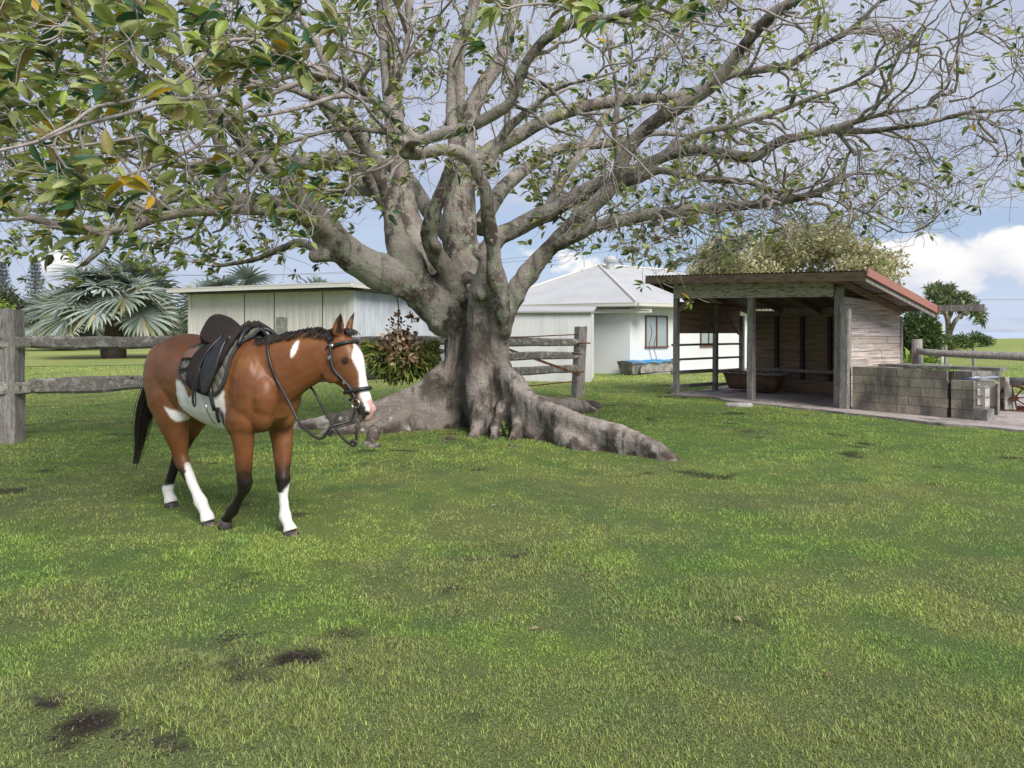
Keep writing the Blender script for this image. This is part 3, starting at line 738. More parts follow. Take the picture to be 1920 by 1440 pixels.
# front beam of two peeling boards
for k, (z0, z1) in enumerate(((2.20, 2.385), (2.39, 2.575))):
    mb = MB(); dz = -.015; mb.add([S(0, -.1, z0 + .09), S(SL - .06, -.1, z0 - .02), S(SL - .06, -.1, z1 - .02), S(0, -.1, z1 + .09), S(0, -.065, z0 + .09), S(SL - .06, -.065, z0 - .02), S(SL - .06, -.065, z1 - .02), S(0, -.065, z1 + .09)],
        [(0, 1, 2, 3), (7, 6, 5, 4), (0, 4, 5, 1), (1, 5, 6, 2), (2, 6, 7, 3), (3, 7, 4, 0)]); mb.build('front_beam', M['shed_beam'], shed)
# roof: corrugated tin, fascia, barge flashing, rafters
mb = MB(); V = []; NU, NV = 260, 6
for i in range(NU + 1):
    u = -.55 + 5.2 * i / NU
    for j in range(NV + 1):
        v = -.47 + 3.25 * j / NV
        V.append(S(u, v, rz(u, v) + .115 + .011 * math.sin(i * 2 * math.pi / 5)))
nn = NV + 1
V += [v + np.array((0, 0, -.008)) for v in V]; o_ = (NU + 1) * nn
Fs = []
for i in range(NU):
    for j in range(NV):
        a, b, c_, d_ = i * nn + j, (i + 1) * nn + j, (i + 1) * nn + j + 1, i * nn + j + 1
        Fs += [(a, b, c_, d_), (d_ + o_, c_ + o_, b + o_, a + o_)]
mb.add(V, Fs); rf = mb.build('roof', M['tin'], shed, True)
def sbar(nm, a, b, w, h, m, parent=shed):
    mb = MB(); mb.bar(S(*a), S(*b), w, h); return mb.build(nm, m, parent)
sbar('fascia', (-.55, -.45, rz(-.55, -.45) + .01), (4.62, -.45, rz(4.62, -.45) + .01), .045, .17, M['shed_fascia'])
sbar('barge_board', (4.60, -.42, rz(4.6, -.42) - .035), (4.60, 2.78, rz(4.6, 2.78) - .035), .04, .09, M['post_wood'])
sbar('barge_board', (-.53, -.42, rz(-.53, -.42) + .02), (-.53, 2.7, rz(-.53, 2.7) + .02), .04, .13, M['shed_fascia'])
sbar('flashing', (4.655, -.475, rz(4.65, -.475) + .085), (4.655, 2.8, rz(4.65, 2.8) + .085), .03, .15, M['red_paint'])
for u in (.2, 1.2, 2.2, 3.2, 3.95):
    sbar('rafter', (u, -.4, rz(u, -.4) + .03), (u, 2.7, rz(u, 2.7) + .03), .05, .12, M['shed_inner'])
for v in (.1, 1.3, 2.55):
    sbar('purlin', (-.5, v, rz(-.5, v) + .095), (4.56, v, rz(4.56, v) + .095), .07, .03, M['shed_inner'])
sbar('eave_beam', (1.0, 2.62, 2.02), (5.5, 2.72, 1.985), .07, .13, M['post_wood'])

mb = MB(); square_post(mb, S(4.07, -.10, -.05), S(4.09, -.10, 1.93), .17, .15, math.atan2(SA[1], SA[0]), n=8, seed=31)
sp = thing('timber_post', S(4.07, -.1, 0), 'short thick grey post standing against the shed corner', 'post'); mb.build('post_body', M['post_wood'], sp)
# old bathtub
tb = thing('bathtub', S(.9, 1.75, TOPZ), 'rust brown old bathtub lying in the horse shed', 'bathtub')
c0 = S(.95, 1.75, 0); mb = MB(); rings = []
prof = [(.72, .06, 0), (.80, .2, .0), (.86, .36, 0), (.90, .43, 0), (.98, .455, 0), (1.0, .44, 0), (.93, .435, 0), (.85, .38, 0), (.75, .16, 0), (.5, .10, 0)]
for r, z, _ in prof:
    ring = []
    for a in np.arange(28) * 2 * math.pi / 28:
        ca, sa = math.cos(a), math.sin(a); e = (abs(ca) ** 3.2 + abs(sa) ** 3.2) ** (-1 / 3.2)
        ring.append(c0 + SA * (.86 * r * e * ca) + SB * (.37 * r * e * sa) + SZ * (z + TOPZ))
    rings.append(ring)
mb.loft(rings); mb.build('tub_body', M['tub'], tb, True)
mb = MB(); mb.tube([c0 + SA * .86 * .99 * ((abs(math.cos(a)) ** 3.2 + abs(math.sin(a)) ** 3.2) ** (-1 / 3.2)) * math.cos(a) + SB * .37 * .99 * ((abs(math.cos(a)) ** 3.2 + abs(math.sin(a)) ** 3.2) ** (-1 / 3.2)) * math.sin(a) + SZ * (.46 + TOPZ) for a in np.arange(36) * 2 * math.pi / 36], .022, 6, close=True, cap=False)
mb.build('rim', mat('worn grey enamel rim', (.30, .27, .25), (.16, .10, .07), scale=9, rough=.5), tb, True)
# flat stone by the apron
mb = MB(); q = G(1385, 762); rr = [(1, -.02), (1.02, .04), (.9, .065), (.5, .075)]
mb.loft([[q + (.24 * r * math.cos(a) * (1 + .2 * math.sin(2.3 * a + 1)), .13 * r * math.sin(a) * (1 + .2 * math.sin(3 * a)), z) for a in np.arange(16) * 2 * math.pi / 16] for r, z in rr])
tag(mb.build('flat_stone', M['concrete_pale'], None, True), 'flat pale stone in the grass before the horse shed', 'stone')

# ================================================================== CONCRETE YARD AT THE RIGHT
bw0 = G(1598, 770.5); bw1 = G(1777, 787); bd = nrm(bw1 - bw0); bn = np.array((bd[1], -bd[0], 0))
def block_wall(nm, a, length, d, n, rows, bh, bl, th, label, cat, m_top=None):
    t = thing(nm, a, label, cat)
    mb = MB(); g_ = MB()
    for r in range(rows):
        u = -(.5 * bl if r % 2 else 0)
        while u < length - .02:
            u0, u1 = max(u, 0) + .004, min(u + bl, length) - .004
            if u1 - u0 > .03:
                cc = a + d * (u0 + u1) / 2 - n * (th / 2 + (rng.random() - .5) * .006) + np.array((0, 0, TOPZ + r * bh + bh / 2))
                k = rng.random(); tone = .74 if k < .2 else (.88 + .22 * rng.random())
                if r == rows - 1 and rng.random() < .4: tone *= .75
                mb.box(cc, (u1 - u0, th, bh - .008), (d, n, (0, 0, 1)), col=np.array((.42, .365, .285)) * tone * (1, .99 + .02 * rng.random(), .95 + .08 * rng.random()))
            u += bl
    mb.build('blockwork', M['block_attr'], t, color=True)
    g_.box(a + d * length / 2 - n * th / 2 + np.array((0, 0, TOPZ + rows * bh / 2)), (length - .03, th - .02, rows * bh - .02), (d, n, (0, 0, 1))); g_.build('mortar', M['concrete_dark'], t)
    return t
M['block_attr'] = mat('concrete block face', None, (.13, .12, .105), attr=True, scale=2.6, stretch=(1, 1, .4), thr=(.44, .64), fine=55, var=.28, bump=.5, dist=.006)
Lw = np.linalg.norm(bw1 - bw0)
bwall = block_wall('block_wall', bw0, Lw, bd, bn, 5, .162, .40, .14, 'low stained concrete block wall right of the horse shed', 'wall')
bs0 = G(1783, 787.5); bs1 = G(1811, 790)
bstub = block_wall('block_pier', bs0, .34, bd, bn, 4, .162, .34, .16, 'short pale concrete block pier past the dark gap at the wall end', 'pier')
mb = MB(); q = G(1780, 787); mb.box(q - bn * .09 + np.array((0, 0, .40 + TOPZ)), (.05, .1, .78), (bd, bn, (0, 0, 1))); tag(mb.build('gap_strip', M['dark_gap'], bwall), None)
# dark capping slab with pale edge
cs = thing('capping_slab', P(1690, 690, 12.4), 'long dark stone slab lying along the top of the block wall', 'slab')
mb = MB(); a_, b_ = bw0 + bd * .45 - bn * .22, bw0 + bd * (Lw + .72) - bn * .30
mb.bar(a_ + np.array((0, 0, TOPZ + .845)), b_ + np.array((0, 0, TOPZ + .845)), .38, .05); mb.build('slab_body', M['concrete_dark'], cs)
# hollow blocks: two standing on a dark footing block
def hollow(nm, c, label, d=bd, n=bn, size=(.19, .39, .19), m=None):
    t = thing(nm, c, label, 'concrete block', 'loose concrete blocks by the wall'); mb = MB(); w, l, h = size
    # faces its two open cores towards the camera
    for zz in (-h / 2 + .02, 0, h / 2 - .02): mb.box(c + np.array((0, 0, zz)), (w, l, .04 if zz else .035), (d, n, (0, 0, 1)))
    for xx in (-w / 2 + .016, w / 2 - .016): mb.box(c + d * xx, (.032, l - .002, h - .002), (d, n, (0, 0, 1)))
    mb.build('block_shell', M['concrete_pale'] if m is None else m, t); return t
hq = G(1827, 792)
fb = thing('footing_block', hq, 'low dark block lying under the upright hollow block', 'concrete block', 'loose concrete blocks by the wall')
mb = MB(); mb.box(hq - bn * .2 + np.array((0, 0, TOPZ + .09)), (.34, .3, .18), (bd, bn, (0, 0, 1))); mb.build('block_body', M['concrete_dark'], fb)
hollow('hollow_block', hq - bn * .25 + bd * .0 + np.array((0, 0, TOPZ + .18 + .19)), 'pale hollow concrete block standing on the dark footing block', size=(.21, .2, .37))
# bent blue and white sheets
bsx = thing('metal_sheet_stack', P(1832, 735, 11.6), 'stack of bent blue and white metal sheets behind the block pier', 'metal sheets')
for k in range(6):
    mb = MB(); q = P(1806, 711 + 4.6 * k, 11.72); r_ = P(1835, 708 + 4.6 * k, 11.86); m_ = (q + r_) / 2 + np.array((0, 0, .012 * (k % 2)))
    mb.tube([q, m_, r_], .024, 8); mb.build('sheet', M['blue_metal'] if k % 2 == 0 else M['concrete_pale'], bsx)
mb = MB(); mb.bar(P(1806, 717, 11.6), P(1836, 709, 11.75), .10, .02); mb.bar(P(1836, 709, 11.75), P(1866, 706, 11.9), .10, .02); mb.build('sheet_edge', M['blue_metal'], bsx)
# concrete panels standing on edge
def panel(px0, px1, ytop, ybot, th, label, m=M['concrete'], rnd=True):
    a, b = G(px0, ybot), G(px1, ybot + 2); d = nrm(b - a); n = np.array((d[1], -d[0], 0)); zt_ = CAMZ - (ytop - HOR) / FPX * a[1]
    L_ = np.linalg.norm(b - a); out = [(0, 0), (L_, 0), (L_, zt_ - .06), (L_ - .05, zt_), (0, zt_)]
    t = thing('concrete_panel', a, label, 'concrete panel', 'concrete panels on edge'); mb = MB()
    V = [a + d * u + np.array((0, 0, z + (TOPZ if z == 0 else 0))) for u, z in out]; k = len(V); V += [v - n * th for v in V]
    mb.add(V, [tuple(range(k)), tuple(range(2 * k - 1, k - 1, -1))] + [(i, i + k, (i + 1) % k + k, (i + 1) % k) for i in range(k)]); mb.build('panel_body', m, t)
    e = MB(); e.bar(a + d * (L_ + .012) + np.array((0, 0, .03 + TOPZ)) - n * .0, a + d * (L_ + .012) + np.array((0, 0, zt_ - .03)), th * 1.2, .03, up=d); e.build('panel_edge', M['concrete_pale'], t)
    e = MB(); e.bar(a - n * th / 2 + d * .02 + np.array((0, 0, zt_ + .008)), a + d * (L_ - .04) - n * th / 2 + np.array((0, 0, zt_ + .008)), th * 1.1, .02); e.build('panel_edge', M['concrete_pale'], t)
    e = MB(); e.bar(a + n * .004 + np.array((0, 0, TOPZ + .07)), a + d * L_ + n * .004 + np.array((0, 0, TOPZ + .07)), .012, .15); e.build('foot_band', M['concrete_dark'], t)  # darker strip along the foot of the panel
panel(1838, 1871, 714, 780, .10, 'nearer grey concrete panel standing on edge on the apron')
panel(1874, 1889, 708, 772, .12, 'farther pale concrete panel next to the rusty wheel')
mb = MB(); a_, b_ = P(1806, 697, 12.6), P(1862, 694, 13.2); mb.bar(a_ + (0, 0, -.09), b_ + (0, 0, -.09), .3, .2); 
tag(mb.build('stone_beam', M['concrete_dark']), 'dark stone beam at the back of the concrete panels', 'slab')
mb = MB(); mb.bar(P(1692, 684, 14.2), P(1775, 687, 13.4), .35, .07); tag(mb.build('pale_plank', M['concrete_pale']), 'pale plank at the foot of the thick log post', 'plank')
# rusty farm wheel and roller at the frame edge
wc = P(1902, 747, 12.6); wh = thing('rusty_wheel', wc, 'rusty iron farm wheel at the right edge under a dark pipe', 'wheel')
wa = nrm(np.array((.75, -.66, 0))); wv = np.array((wa[1], -wa[0], 0)); wr = .235
mb = MB(); mb.tube([wc + wa * wr * math.cos(a) + SZ * wr * math.sin(a) for a in np.arange(32) * 2 * math.pi / 32], .026, 8, close=True, cap=False); rim = mb.build('rim', M['rust'], wh, True)
mb = MB(); mb.tube([wc - wv * .08, wc + wv * .1], .06, 12); mb.build('hub', M['rust'], wh)
for k in range(8):
    a = k * math.pi / 4 + .2; mb = MB(); mb.tube([wc, wc + (wa * math.cos(a) + SZ * math.sin(a)) * wr], .013, 6); mb.build('spoke', M['rust'], wh)
mb = MB(); mb.tube([P(1893, 715, 12.5), P(2010, 717, 12.0)], .075, 14); tag(mb.build('iron_pipe', M['concrete_dark'], None, True), 'dark pipe lying above the rusty wheel', 'pipe')
mb = MB(); mb.bar(P(1908, 768, 12.7), P(1990, 772, 12.3), .2, .14); tag(mb.build('iron_block', M['rust']), 'rusty iron lump beside the wheel on the apron', 'scrap iron')
# log rail fence
lf = thing('log_rail_fence', P(1719, 690, 13.8), 'round log rail on a thick post beyond the block wall', 'fence')
q = P(1719, 636, 13.8); mb = MB(); mb.tube([(q[0], q[1], -.05), (q[0] + .01, q[1], .7), (q[0], q[1], q[2])], [.11, .105, .10], 14, jitter=.08); mb.build('post', M['post_wood'], lf, True)
pth = np.array([P(1718, 660, 13.65) + (P(1990, 671, 12.2) - P(1718, 660, 13.65)) * t for t in np.linspace(0, 1, 12)]); pth[:, 2] += (vnoise(pth, 1.4, 3) - .5) * .04
mb = MB(); mb.tube(pth, np.linspace(.062, .085, 12), 12, jitter=.06); mb.build('rail', M['post_wood'], lf, True)
for k, (px, yt, yb) in enumerate(((1773, 648, 690), (1826, 654, 692))):
    q = P(px, yt, 22.0); mb = MB(); mb.tube([(q[0], q[1], -.05), (q[0], q[1], q[2])], [.06, .05], 8)
    t = thing('fence_post', (q[0], q[1], 0), ('left' if k == 0 else 'right') + ' of two thin grey fence posts on the rise beyond the log rail', 'post', 'thin posts beyond the log rail'); mb.build('post_body', M['post_wood'], t)
# ================================================================== THE BIG FIG TREE
TB = np.array((-.62, 10.9, 0.))
fig = thing('fig_tree', TB, 'huge spreading fig tree with grey trunk and buttress roots in the centre', 'tree')

def catmull(pts, step=.10):
    p = np.asarray(pts, float); q = np.vstack([2 * p[0] - p[1], p, 2 * p[-1] - p[-2]]); out = []
    for i in range(1, len(q) - 2):
        a, b, c, d = q[i - 1:i + 3]; n = max(2, int(np.linalg.norm((c - b)[:3]) / step))
        for t in np.arange(n) / n:
            out.append(.5 * ((2 * b) + (c - a) * t + (2 * a - 5 * b + 4 * c - d) * t * t + (3 * b - a - 3 * c + d) * t ** 3))
    out.append(p[-1]); return np.array(out)
def T_(*rows):
    """rows of (pixel x, pixel y, depth, width in pixels) -> smooth path of (x, y, z, radius)"""
    pts = []
    for px, py, Y, w in rows: pts.append(np.append(P(px, py, Y), w * .385 * Y / FPX))
    return catmull(pts)

LIMBS = [  # (name of group, path)
 # --- the great left limb
 ('limb', T_((860, 610, 10.75, 95), (815, 565, 10.6, 105), (765, 528, 10.5, 96), (700, 505, 10.4, 88), (645, 468, 10.2, 80), (600, 420, 10.0, 74), (565, 375, 9.9, 66), (530, 330, 9.8, 54), (485, 290, 9.7, 44), (425, 228, 9.5, 38), (340, 130, 9.2, 32), (250, 25, 9.0, 27), (190, -60, 8.8, 22))),
 ('limb', T_((640, 455, 10.1, 40), (600, 425, 9.8, 36), (548, 402, 9.55, 30), (480, 394, 9.35, 28), (390, 396, 9.15, 27), (300, 405, 8.95, 26), (245, 424, 8.75, 28), (190, 433, 8.6, 28), (130, 427, 8.45, 26), (70, 412, 8.3, 24), (0, 386, 8.15, 22), (-80, 350, 8.0, 18))),
 ('limb', T_((575, 395, 9.95, 46), (530, 385, 9.9, 42), (470, 376, 9.85, 40), (400, 384, 9.8, 38), (330, 368, 9.7, 30), (280, 390, 9.6, 24), (215, 392, 9.5, 18), (120, 370, 9.4, 14), (20, 352, 9.2, 10))),
 ('limb', T_((640, 478, 10.25, 46), (615, 476, 10.1, 42), (594, 478, 9.95, 40), (584, 482, 9.9, 30))),
 ('limb', T_((200, 430, 8.6, 22), (196, 452, 8.55, 20), (182, 474, 8.5, 16), (160, 492, 8.45, 11), (140, 505, 8.4, 6))),
 # --- broken stub limb with the hollow and the limb above it
 ('limb', T_((800, 545, 10.5, 80), (765, 490, 10.45, 70), (742, 445, 10.4, 52), (735, 410, 10.35, 42), (722, 350, 10.3, 38), (700, 300, 10.2, 35), (672, 255, 10.0, 31), (640, 215, 9.8, 26), (600, 190, 9.6, 20), (520, 160, 9.3, 15), (420, 150, 9.0, 11))),
 # --- limbs behind on the left
 ('limb', T_((820, 520, 11.1, 70), (770, 440, 11.3, 62), (725, 370, 11.5, 58), (690, 318, 11.6, 48), (655, 255, 11.7, 42), (610, 195, 11.8, 36), (560, 120, 11.9, 36), (520, 40, 12.0, 30), (490, -60, 12.1, 24))),
 ('limb', T_((712, 345, 11.55, 44), (670, 312, 11.6, 40), (610, 304, 11.7, 38), (545, 306, 11.8, 36), (480, 312, 11.9, 30), (420, 300, 12.0, 24), (340, 310, 12.1, 18), (240, 290, 12.2, 12))),
 ('limb', T_((730, 370, 11.7, 34), (690, 358, 11.9, 30), (630, 360, 12.2, 28), (570, 372, 12.5, 24), (500, 380, 12.8, 18), (420, 368, 13.1, 12))),
 ('limb', T_((420, 380, 9.8, 36), (412, 340, 9.85, 34), (418, 300, 9.9, 32), (405, 250, 9.95, 26), (380, 190, 10.0, 22), (400, 100, 10.1, 16), (380, 0, 10.2, 12))),
 # --- pale upright limbs in the middle
 ('limb', T_((840, 530, 11.2, 66), (790, 470, 11.3, 60), (765, 410, 11.4, 62), (752, 340, 11.5, 54), (742, 260, 11.6, 50), (735, 180, 11.7, 46), (727, 90, 11.8, 42), (720, 0, 11.9, 38), (715, -90, 12, 32))),
 ('limb', T_((870, 560, 10.5, 50), (830, 500, 10.3, 46), (805, 455, 10.15, 44), (808, 420, 10.05, 40), (822, 375, 9.95, 36), (840, 330, 9.85, 34), (850, 300, 9.75, 32))),
 ('limb', T_((880, 580, 10.9, 110), (868, 500, 10.95, 96), (862, 430, 11.0, 84), (862, 360, 11.0, 74), (868, 300, 11.0, 58), (880, 230, 11.1, 44), (900, 170, 11.2, 38), (940, 110, 11.3, 33), (960, 40, 11.4, 28), (985, -60, 11.5, 30))),
 ('limb', T_((866, 350, 11.0, 50), (850, 260, 11.0, 30), (846, 190, 11.0, 26), (852, 110, 11.0, 25), (880, 40, 11.0, 24), (905, -40, 11, 20))),
 ('limb', T_((872, 300, 11.2, 40), (866, 230, 11.2, 26), (862, 150, 11.2, 25), (868, 80, 11.25, 22), (885, 0, 11.3, 18))),
 ('limb', T_((905, 330, 10.6, 40), (920, 300, 10.6, 28), (938, 262, 10.5, 24), (958, 235, 10.4, 22), (1000, 200, 10.2, 18), (1045, 165, 10, 13), (1100, 150, 9.8, 9))),
 # --- the front limb that loops back on itself
 ('limb', T_((948, 640, 10.2, 30), (940, 600, 10.05, 36), (932, 550, 9.95, 48), (926, 505, 9.8, 46), (922, 450, 9.65, 40), (914, 400, 9.5, 34), (912, 362, 9.4, 33), (898, 330, 9.3, 33), (884, 303, 9.2, 32), (862, 287, 9.1, 32), (832, 280, 9.05, 31), (800, 286, 9.0, 31), (772, 288, 8.95, 30), (752, 276, 8.85, 28), (760, 264, 8.75, 26), (795, 262, 8.7, 27), (840, 248, 8.6, 28), (890, 233, 8.5, 29), (930, 212, 8.4, 28), (958, 190, 8.3, 26), (972, 150, 8.2, 26), (995, 105, 8.05, 26), (1030, 68, 7.9, 26), (1080, 42, 7.7, 24), (1150, 32, 7.5, 22), (1210, 10, 7.3, 20), (1260, -40, 7.1, 17))),
 ('limb', T_((790, 268, 8.75, 26), (768, 250, 8.7, 26), (740, 222, 8.65, 23), (705, 190, 8.6, 23), (665, 162, 8.55, 22), (622, 142, 8.5, 22), (606, 110, 8.45, 20), (590, 70, 8.4, 18), (560, 30, 8.3, 16), (530, -30, 8.2, 13))),
 ('limb', T_((722, 180, 8.6, 14), (740, 155, 8.55, 17), (756, 120, 8.5, 17), (764, 70, 8.45, 16), (766, 20, 8.4, 15), (768, -50, 8.3, 13))),
 ('limb', T_((772, 262, 8.8, 20), (730, 250, 8.75, 15), (690, 244, 8.65, 15), (640, 242, 8.5, 15), (590, 252, 8.35, 14), (520, 272, 8.15, 13), (450, 284, 7.95, 12), (385, 302, 7.7, 10), (320, 330, 7.4, 7))),
 ('limb', T_((968, 200, 8.35, 12), (1000, 212, 8.3, 11), (1022, 236, 8.25, 10), (1050, 246, 8.2, 10), (1092, 258, 8.1, 8))),
 ('limb', T_((985, 140, 8.2, 14), (1015, 155, 8.15, 12), (1045, 178, 8.1, 11), (1066, 205, 8.05, 11), (1110, 220, 7.9, 10), (1128, 240, 7.8, 8))),
 ('limb', T_((780, 268, 8.85, 30), (757, 262, 8.7, 24), (748, 276, 8.5, 20))),
 # --- right side
 ('limb', T_((880, 545, 10.9, 70), (925, 455, 10.9, 50), (965, 430, 10.95, 46), (1020, 400, 10.9, 43), (1075, 372, 10.8, 40), (1135, 338, 10.6, 38), (1180, 325, 10.4, 34), (1240, 296, 10.2, 30), (1300, 281, 10, 28), (1360, 288, 9.8, 26), (1414, 295, 9.6, 25), (1440, 278, 9.5, 25), (1470, 262, 9.4, 24), (1510, 255, 9.25, 22), (1556, 243, 9.1, 20), (1610, 226, 8.9, 16), (1661, 213, 8.7, 14), (1720, 203, 8.5, 11), (1780, 190, 8.3, 8))),
 ('limb', T_((1550, 244, 9.1, 14), (1600, 246, 9.0, 15), (1660, 243, 8.85, 15), (1744, 229, 8.6, 14), (1819, 210, 8.4, 13), (1880, 207, 8.2, 12), (1980, 196, 7.9, 9))),
 ('limb', T_((938, 680, 10.6, 40), (945, 610, 10.65, 40), (962, 555, 10.7, 42), (990, 515, 10.65, 44), (1020, 478, 10.6, 46), (1060, 436, 10.5, 42), (1100, 398, 10.35, 40), (1140, 358, 10.2, 38), (1162, 318, 10.1, 35), (1178, 280, 10.0, 34), (1215, 238, 9.85, 36), (1280, 195, 9.6, 36), (1330, 165, 9.4, 34), (1368, 122, 9.2, 32), (1400, 78, 9.0, 30), (1440, 35, 8.75, 28), (1490, 0, 8.5, 26), (1560, -45, 8.2, 22))),
 ('limb', T_((1155, 330, 10.1, 22), (1160, 290, 10.05, 20), (1152, 240, 10.0, 17), (1158, 190, 9.95, 13), (1150, 130, 9.9, 10))),
 ('limb', T_((1040, 462, 10.5, 34), (1085, 438, 10.4, 33), (1130, 420, 10.25, 32), (1190, 408, 10.05, 31), (1240, 400, 9.85, 30), (1300, 392, 9.65, 28), (1360, 388, 9.45, 27), (1420, 382, 9.25, 25), (1480, 374, 9.0, 22), (1530, 362, 8.8, 17), (1570, 340, 8.65, 12), (1610, 322, 8.5, 8))),
 ('limb', T_((1440, 380, 9.2, 12), (1490, 372, 9.0, 9), (1540, 370, 8.8, 8), (1590, 385, 8.6, 7), (1640, 408, 8.4, 6), (1690, 436, 8.2, 5), (1735, 425, 8.05, 4), (1765, 398, 7.9, 3))),
 ('limb', T_((1165, 345, 10.4, 24), (1200, 335, 10.3, 22), (1237, 319, 10.15, 20), (1275, 328, 10, 19), (1312, 334, 9.85, 18), (1360, 338, 9.7, 17), (1402, 341, 9.55, 15), (1462, 360, 9.3, 12), (1520, 350, 9.1, 10), (1575, 330, 8.9, 9), (1635, 318, 8.7, 6))),
 ('limb', T_((880, 320, 11.2, 46), (920, 282, 11.3, 40), (965, 258, 11.4, 37), (1010, 232, 11.4, 34), (1060, 210, 11.4, 33), (1120, 195, 11.4, 30), (1200, 186, 11.3, 27), (1280, 178, 11.2, 24), (1369, 142, 11, 20), (1420, 132, 10.8, 19), (1477, 122, 10.6, 18), (1519, 97, 10.4, 17), (1594, 56, 10.2, 15), (1640, 12, 10, 13), (1700, -50, 9.8, 10))),
 ('limb', T_((1225, 300, 10.2, 16), (1275, 268, 10.15, 17), (1324, 246, 10.05, 17), (1370, 236, 9.95, 16), (1415, 224, 9.85, 15), (1470, 205, 9.75, 15), (1519, 184, 9.6, 14), (1590, 160, 9.4, 11), (1650, 122, 9.2, 9), (1706, 88, 9.0, 8), (1760, 80, 8.8, 7), (1830, 60, 8.6, 5))),
 ('limb', T_((1010, 420, 10.95, 24), (1060, 330, 11.3, 22), (1110, 260, 11.6, 20), (1160, 180, 11.9, 17), (1230, 110, 12.2, 14), (1290, 40, 12.5, 11), (1330, -40, 12.8, 8))),
 ('limb', T_((900, 430, 11.6, 50), (930, 370, 12.2, 40), (980, 320, 12.9, 32), (1050, 280, 13.6, 26), (1140, 270, 14.3, 20), (1230, 250, 15, 14), (1330, 260, 15.5, 9))),
 ('limb', T_((850, 450, 11.7, 50), (800, 390, 12.4, 40), (760, 330, 13.2, 32), (700, 300, 14, 26), (620, 290, 14.6, 20), (520, 310, 15.2, 14), (430, 330, 15.6, 9))),
 ('limb', T_((600, 470, 11.2, 22), (560, 455, 11.6, 20), (520, 470, 12.0, 17), (470, 488, 12.4, 13), (400, 500, 12.8, 8))),
 # --- long thin boughs that come over the camera on the left and in the middle
 ('branch', T_((624, 146, 8.5, 14), (590, 138, 8.0, 11), (540, 118, 7.2, 10), (480, 78, 6.4, 10), (430, 76, 5.8, 9), (395, 92, 5.3, 10), (340, 146, 4.7, 9), (290, 172, 4.3, 9), (240, 190, 4.0, 9), (180, 200, 3.7, 9), (140, 228, 3.5, 8), (75, 262, 3.2, 7))),
 ('branch', T_((600, 140, 8.3, 14), (550, 142, 7.6, 12), (500, 156, 7.0, 11), (440, 166, 6.3, 10), (390, 182, 5.7, 10), (320, 188, 5.0, 9), (240, 212, 4.4, 9), (150, 236, 3.8, 9), (60, 268, 3.4, 8), (-40, 290, 3.1, 7))),
 ('branch', T_((622, 142, 8.5, 16), (560, 156, 8.0, 14), (500, 180, 7.4, 12), (440, 215, 6.8, 10), (400, 250, 6.2, 9), (350, 285, 5.6, 8), (270, 318, 5.0, 8), (180, 340, 4.5, 7), (90, 330, 4.0, 6))),
 ('branch', T_((700, 190, 8.6, 14), (640, 180, 8.0, 12), (570, 200, 7.4, 10), (500, 215, 6.9, 9), (420, 225, 6.2, 8), (330, 245, 5.5, 8), (230, 262, 4.8, 7), (100, 280, 4.2, 6))),
 ('branch', T_((762, 60, 8.5, 12), (740, 0, 7.4, 11), (700, -40, 6.2, 11), (640, -60, 5.2, 10), (560, -50, 4.4, 10), (470, -20, 3.8, 9), (380, -10, 3.3, 8))),
 ('branch', T_((1080, 42, 7.7, 14), (1060, -10, 6.6, 12), (1000, -50, 5.5, 12), (900, -70, 4.6, 11), (820, -40, 4.0, 10))),
 ('branch', T_((1260, -30, 7.1, 13), (1280, -80, 6.0, 12), (1320, -90, 5.0, 11), (1380, -70, 4.2, 10), (1400, -20, 3.8, 8))),
 ('branch', T_((1540, -30, 8.2, 16), (1640, -60, 7.0, 13), (1760, -60, 6.0, 11), (1860, -30, 5.2, 9), (1960, 0, 4.8, 7))),
]
# --- trunk and buttress roots: overlapping closed tubes, later grown into one skin
tr_mb = MB()
def ttube(mb, rows, n=16, flat=1.0):
    q = catmull([np.append(P(px, py, Y), w * .39 * Y / FPX) for px, py, Y, w in rows], .12)
    mb.tube(q[:, :3], q[:, 3], n, flat=flat)
TR = [
 ((893, 860, 11.05, 96), (893, 770, 11.05, 100), (892, 700, 10.98, 106), (890, 640, 10.88, 104), (888, 590, 10.85, 100), (884, 535, 10.85, 92)),
 ((838, 720, 10.62, 34), (853, 640, 10.6, 44), (852, 590, 10.55, 60), (832, 553, 10.55, 74)),
 ((905, 800, 10.2, 70), (900, 740, 10.25, 66), (898, 680, 10.3, 62), (900, 620, 10.3, 56), (898, 560, 10.3, 56), (905, 520, 10.2, 48), (915, 470, 10.15, 30)),      # front column
 ((960, 830, 10.0, 50), (950, 740, 10.2, 40), (940, 680, 10.25, 38), (932, 620, 10.15, 36), (935, 560, 10.0, 36)),
 ((846, 790, 10.95, 44), (850, 700, 10.85, 44), (850, 640, 10.78, 44)),
]
for rows in TR: ttube(tr_mb, rows)
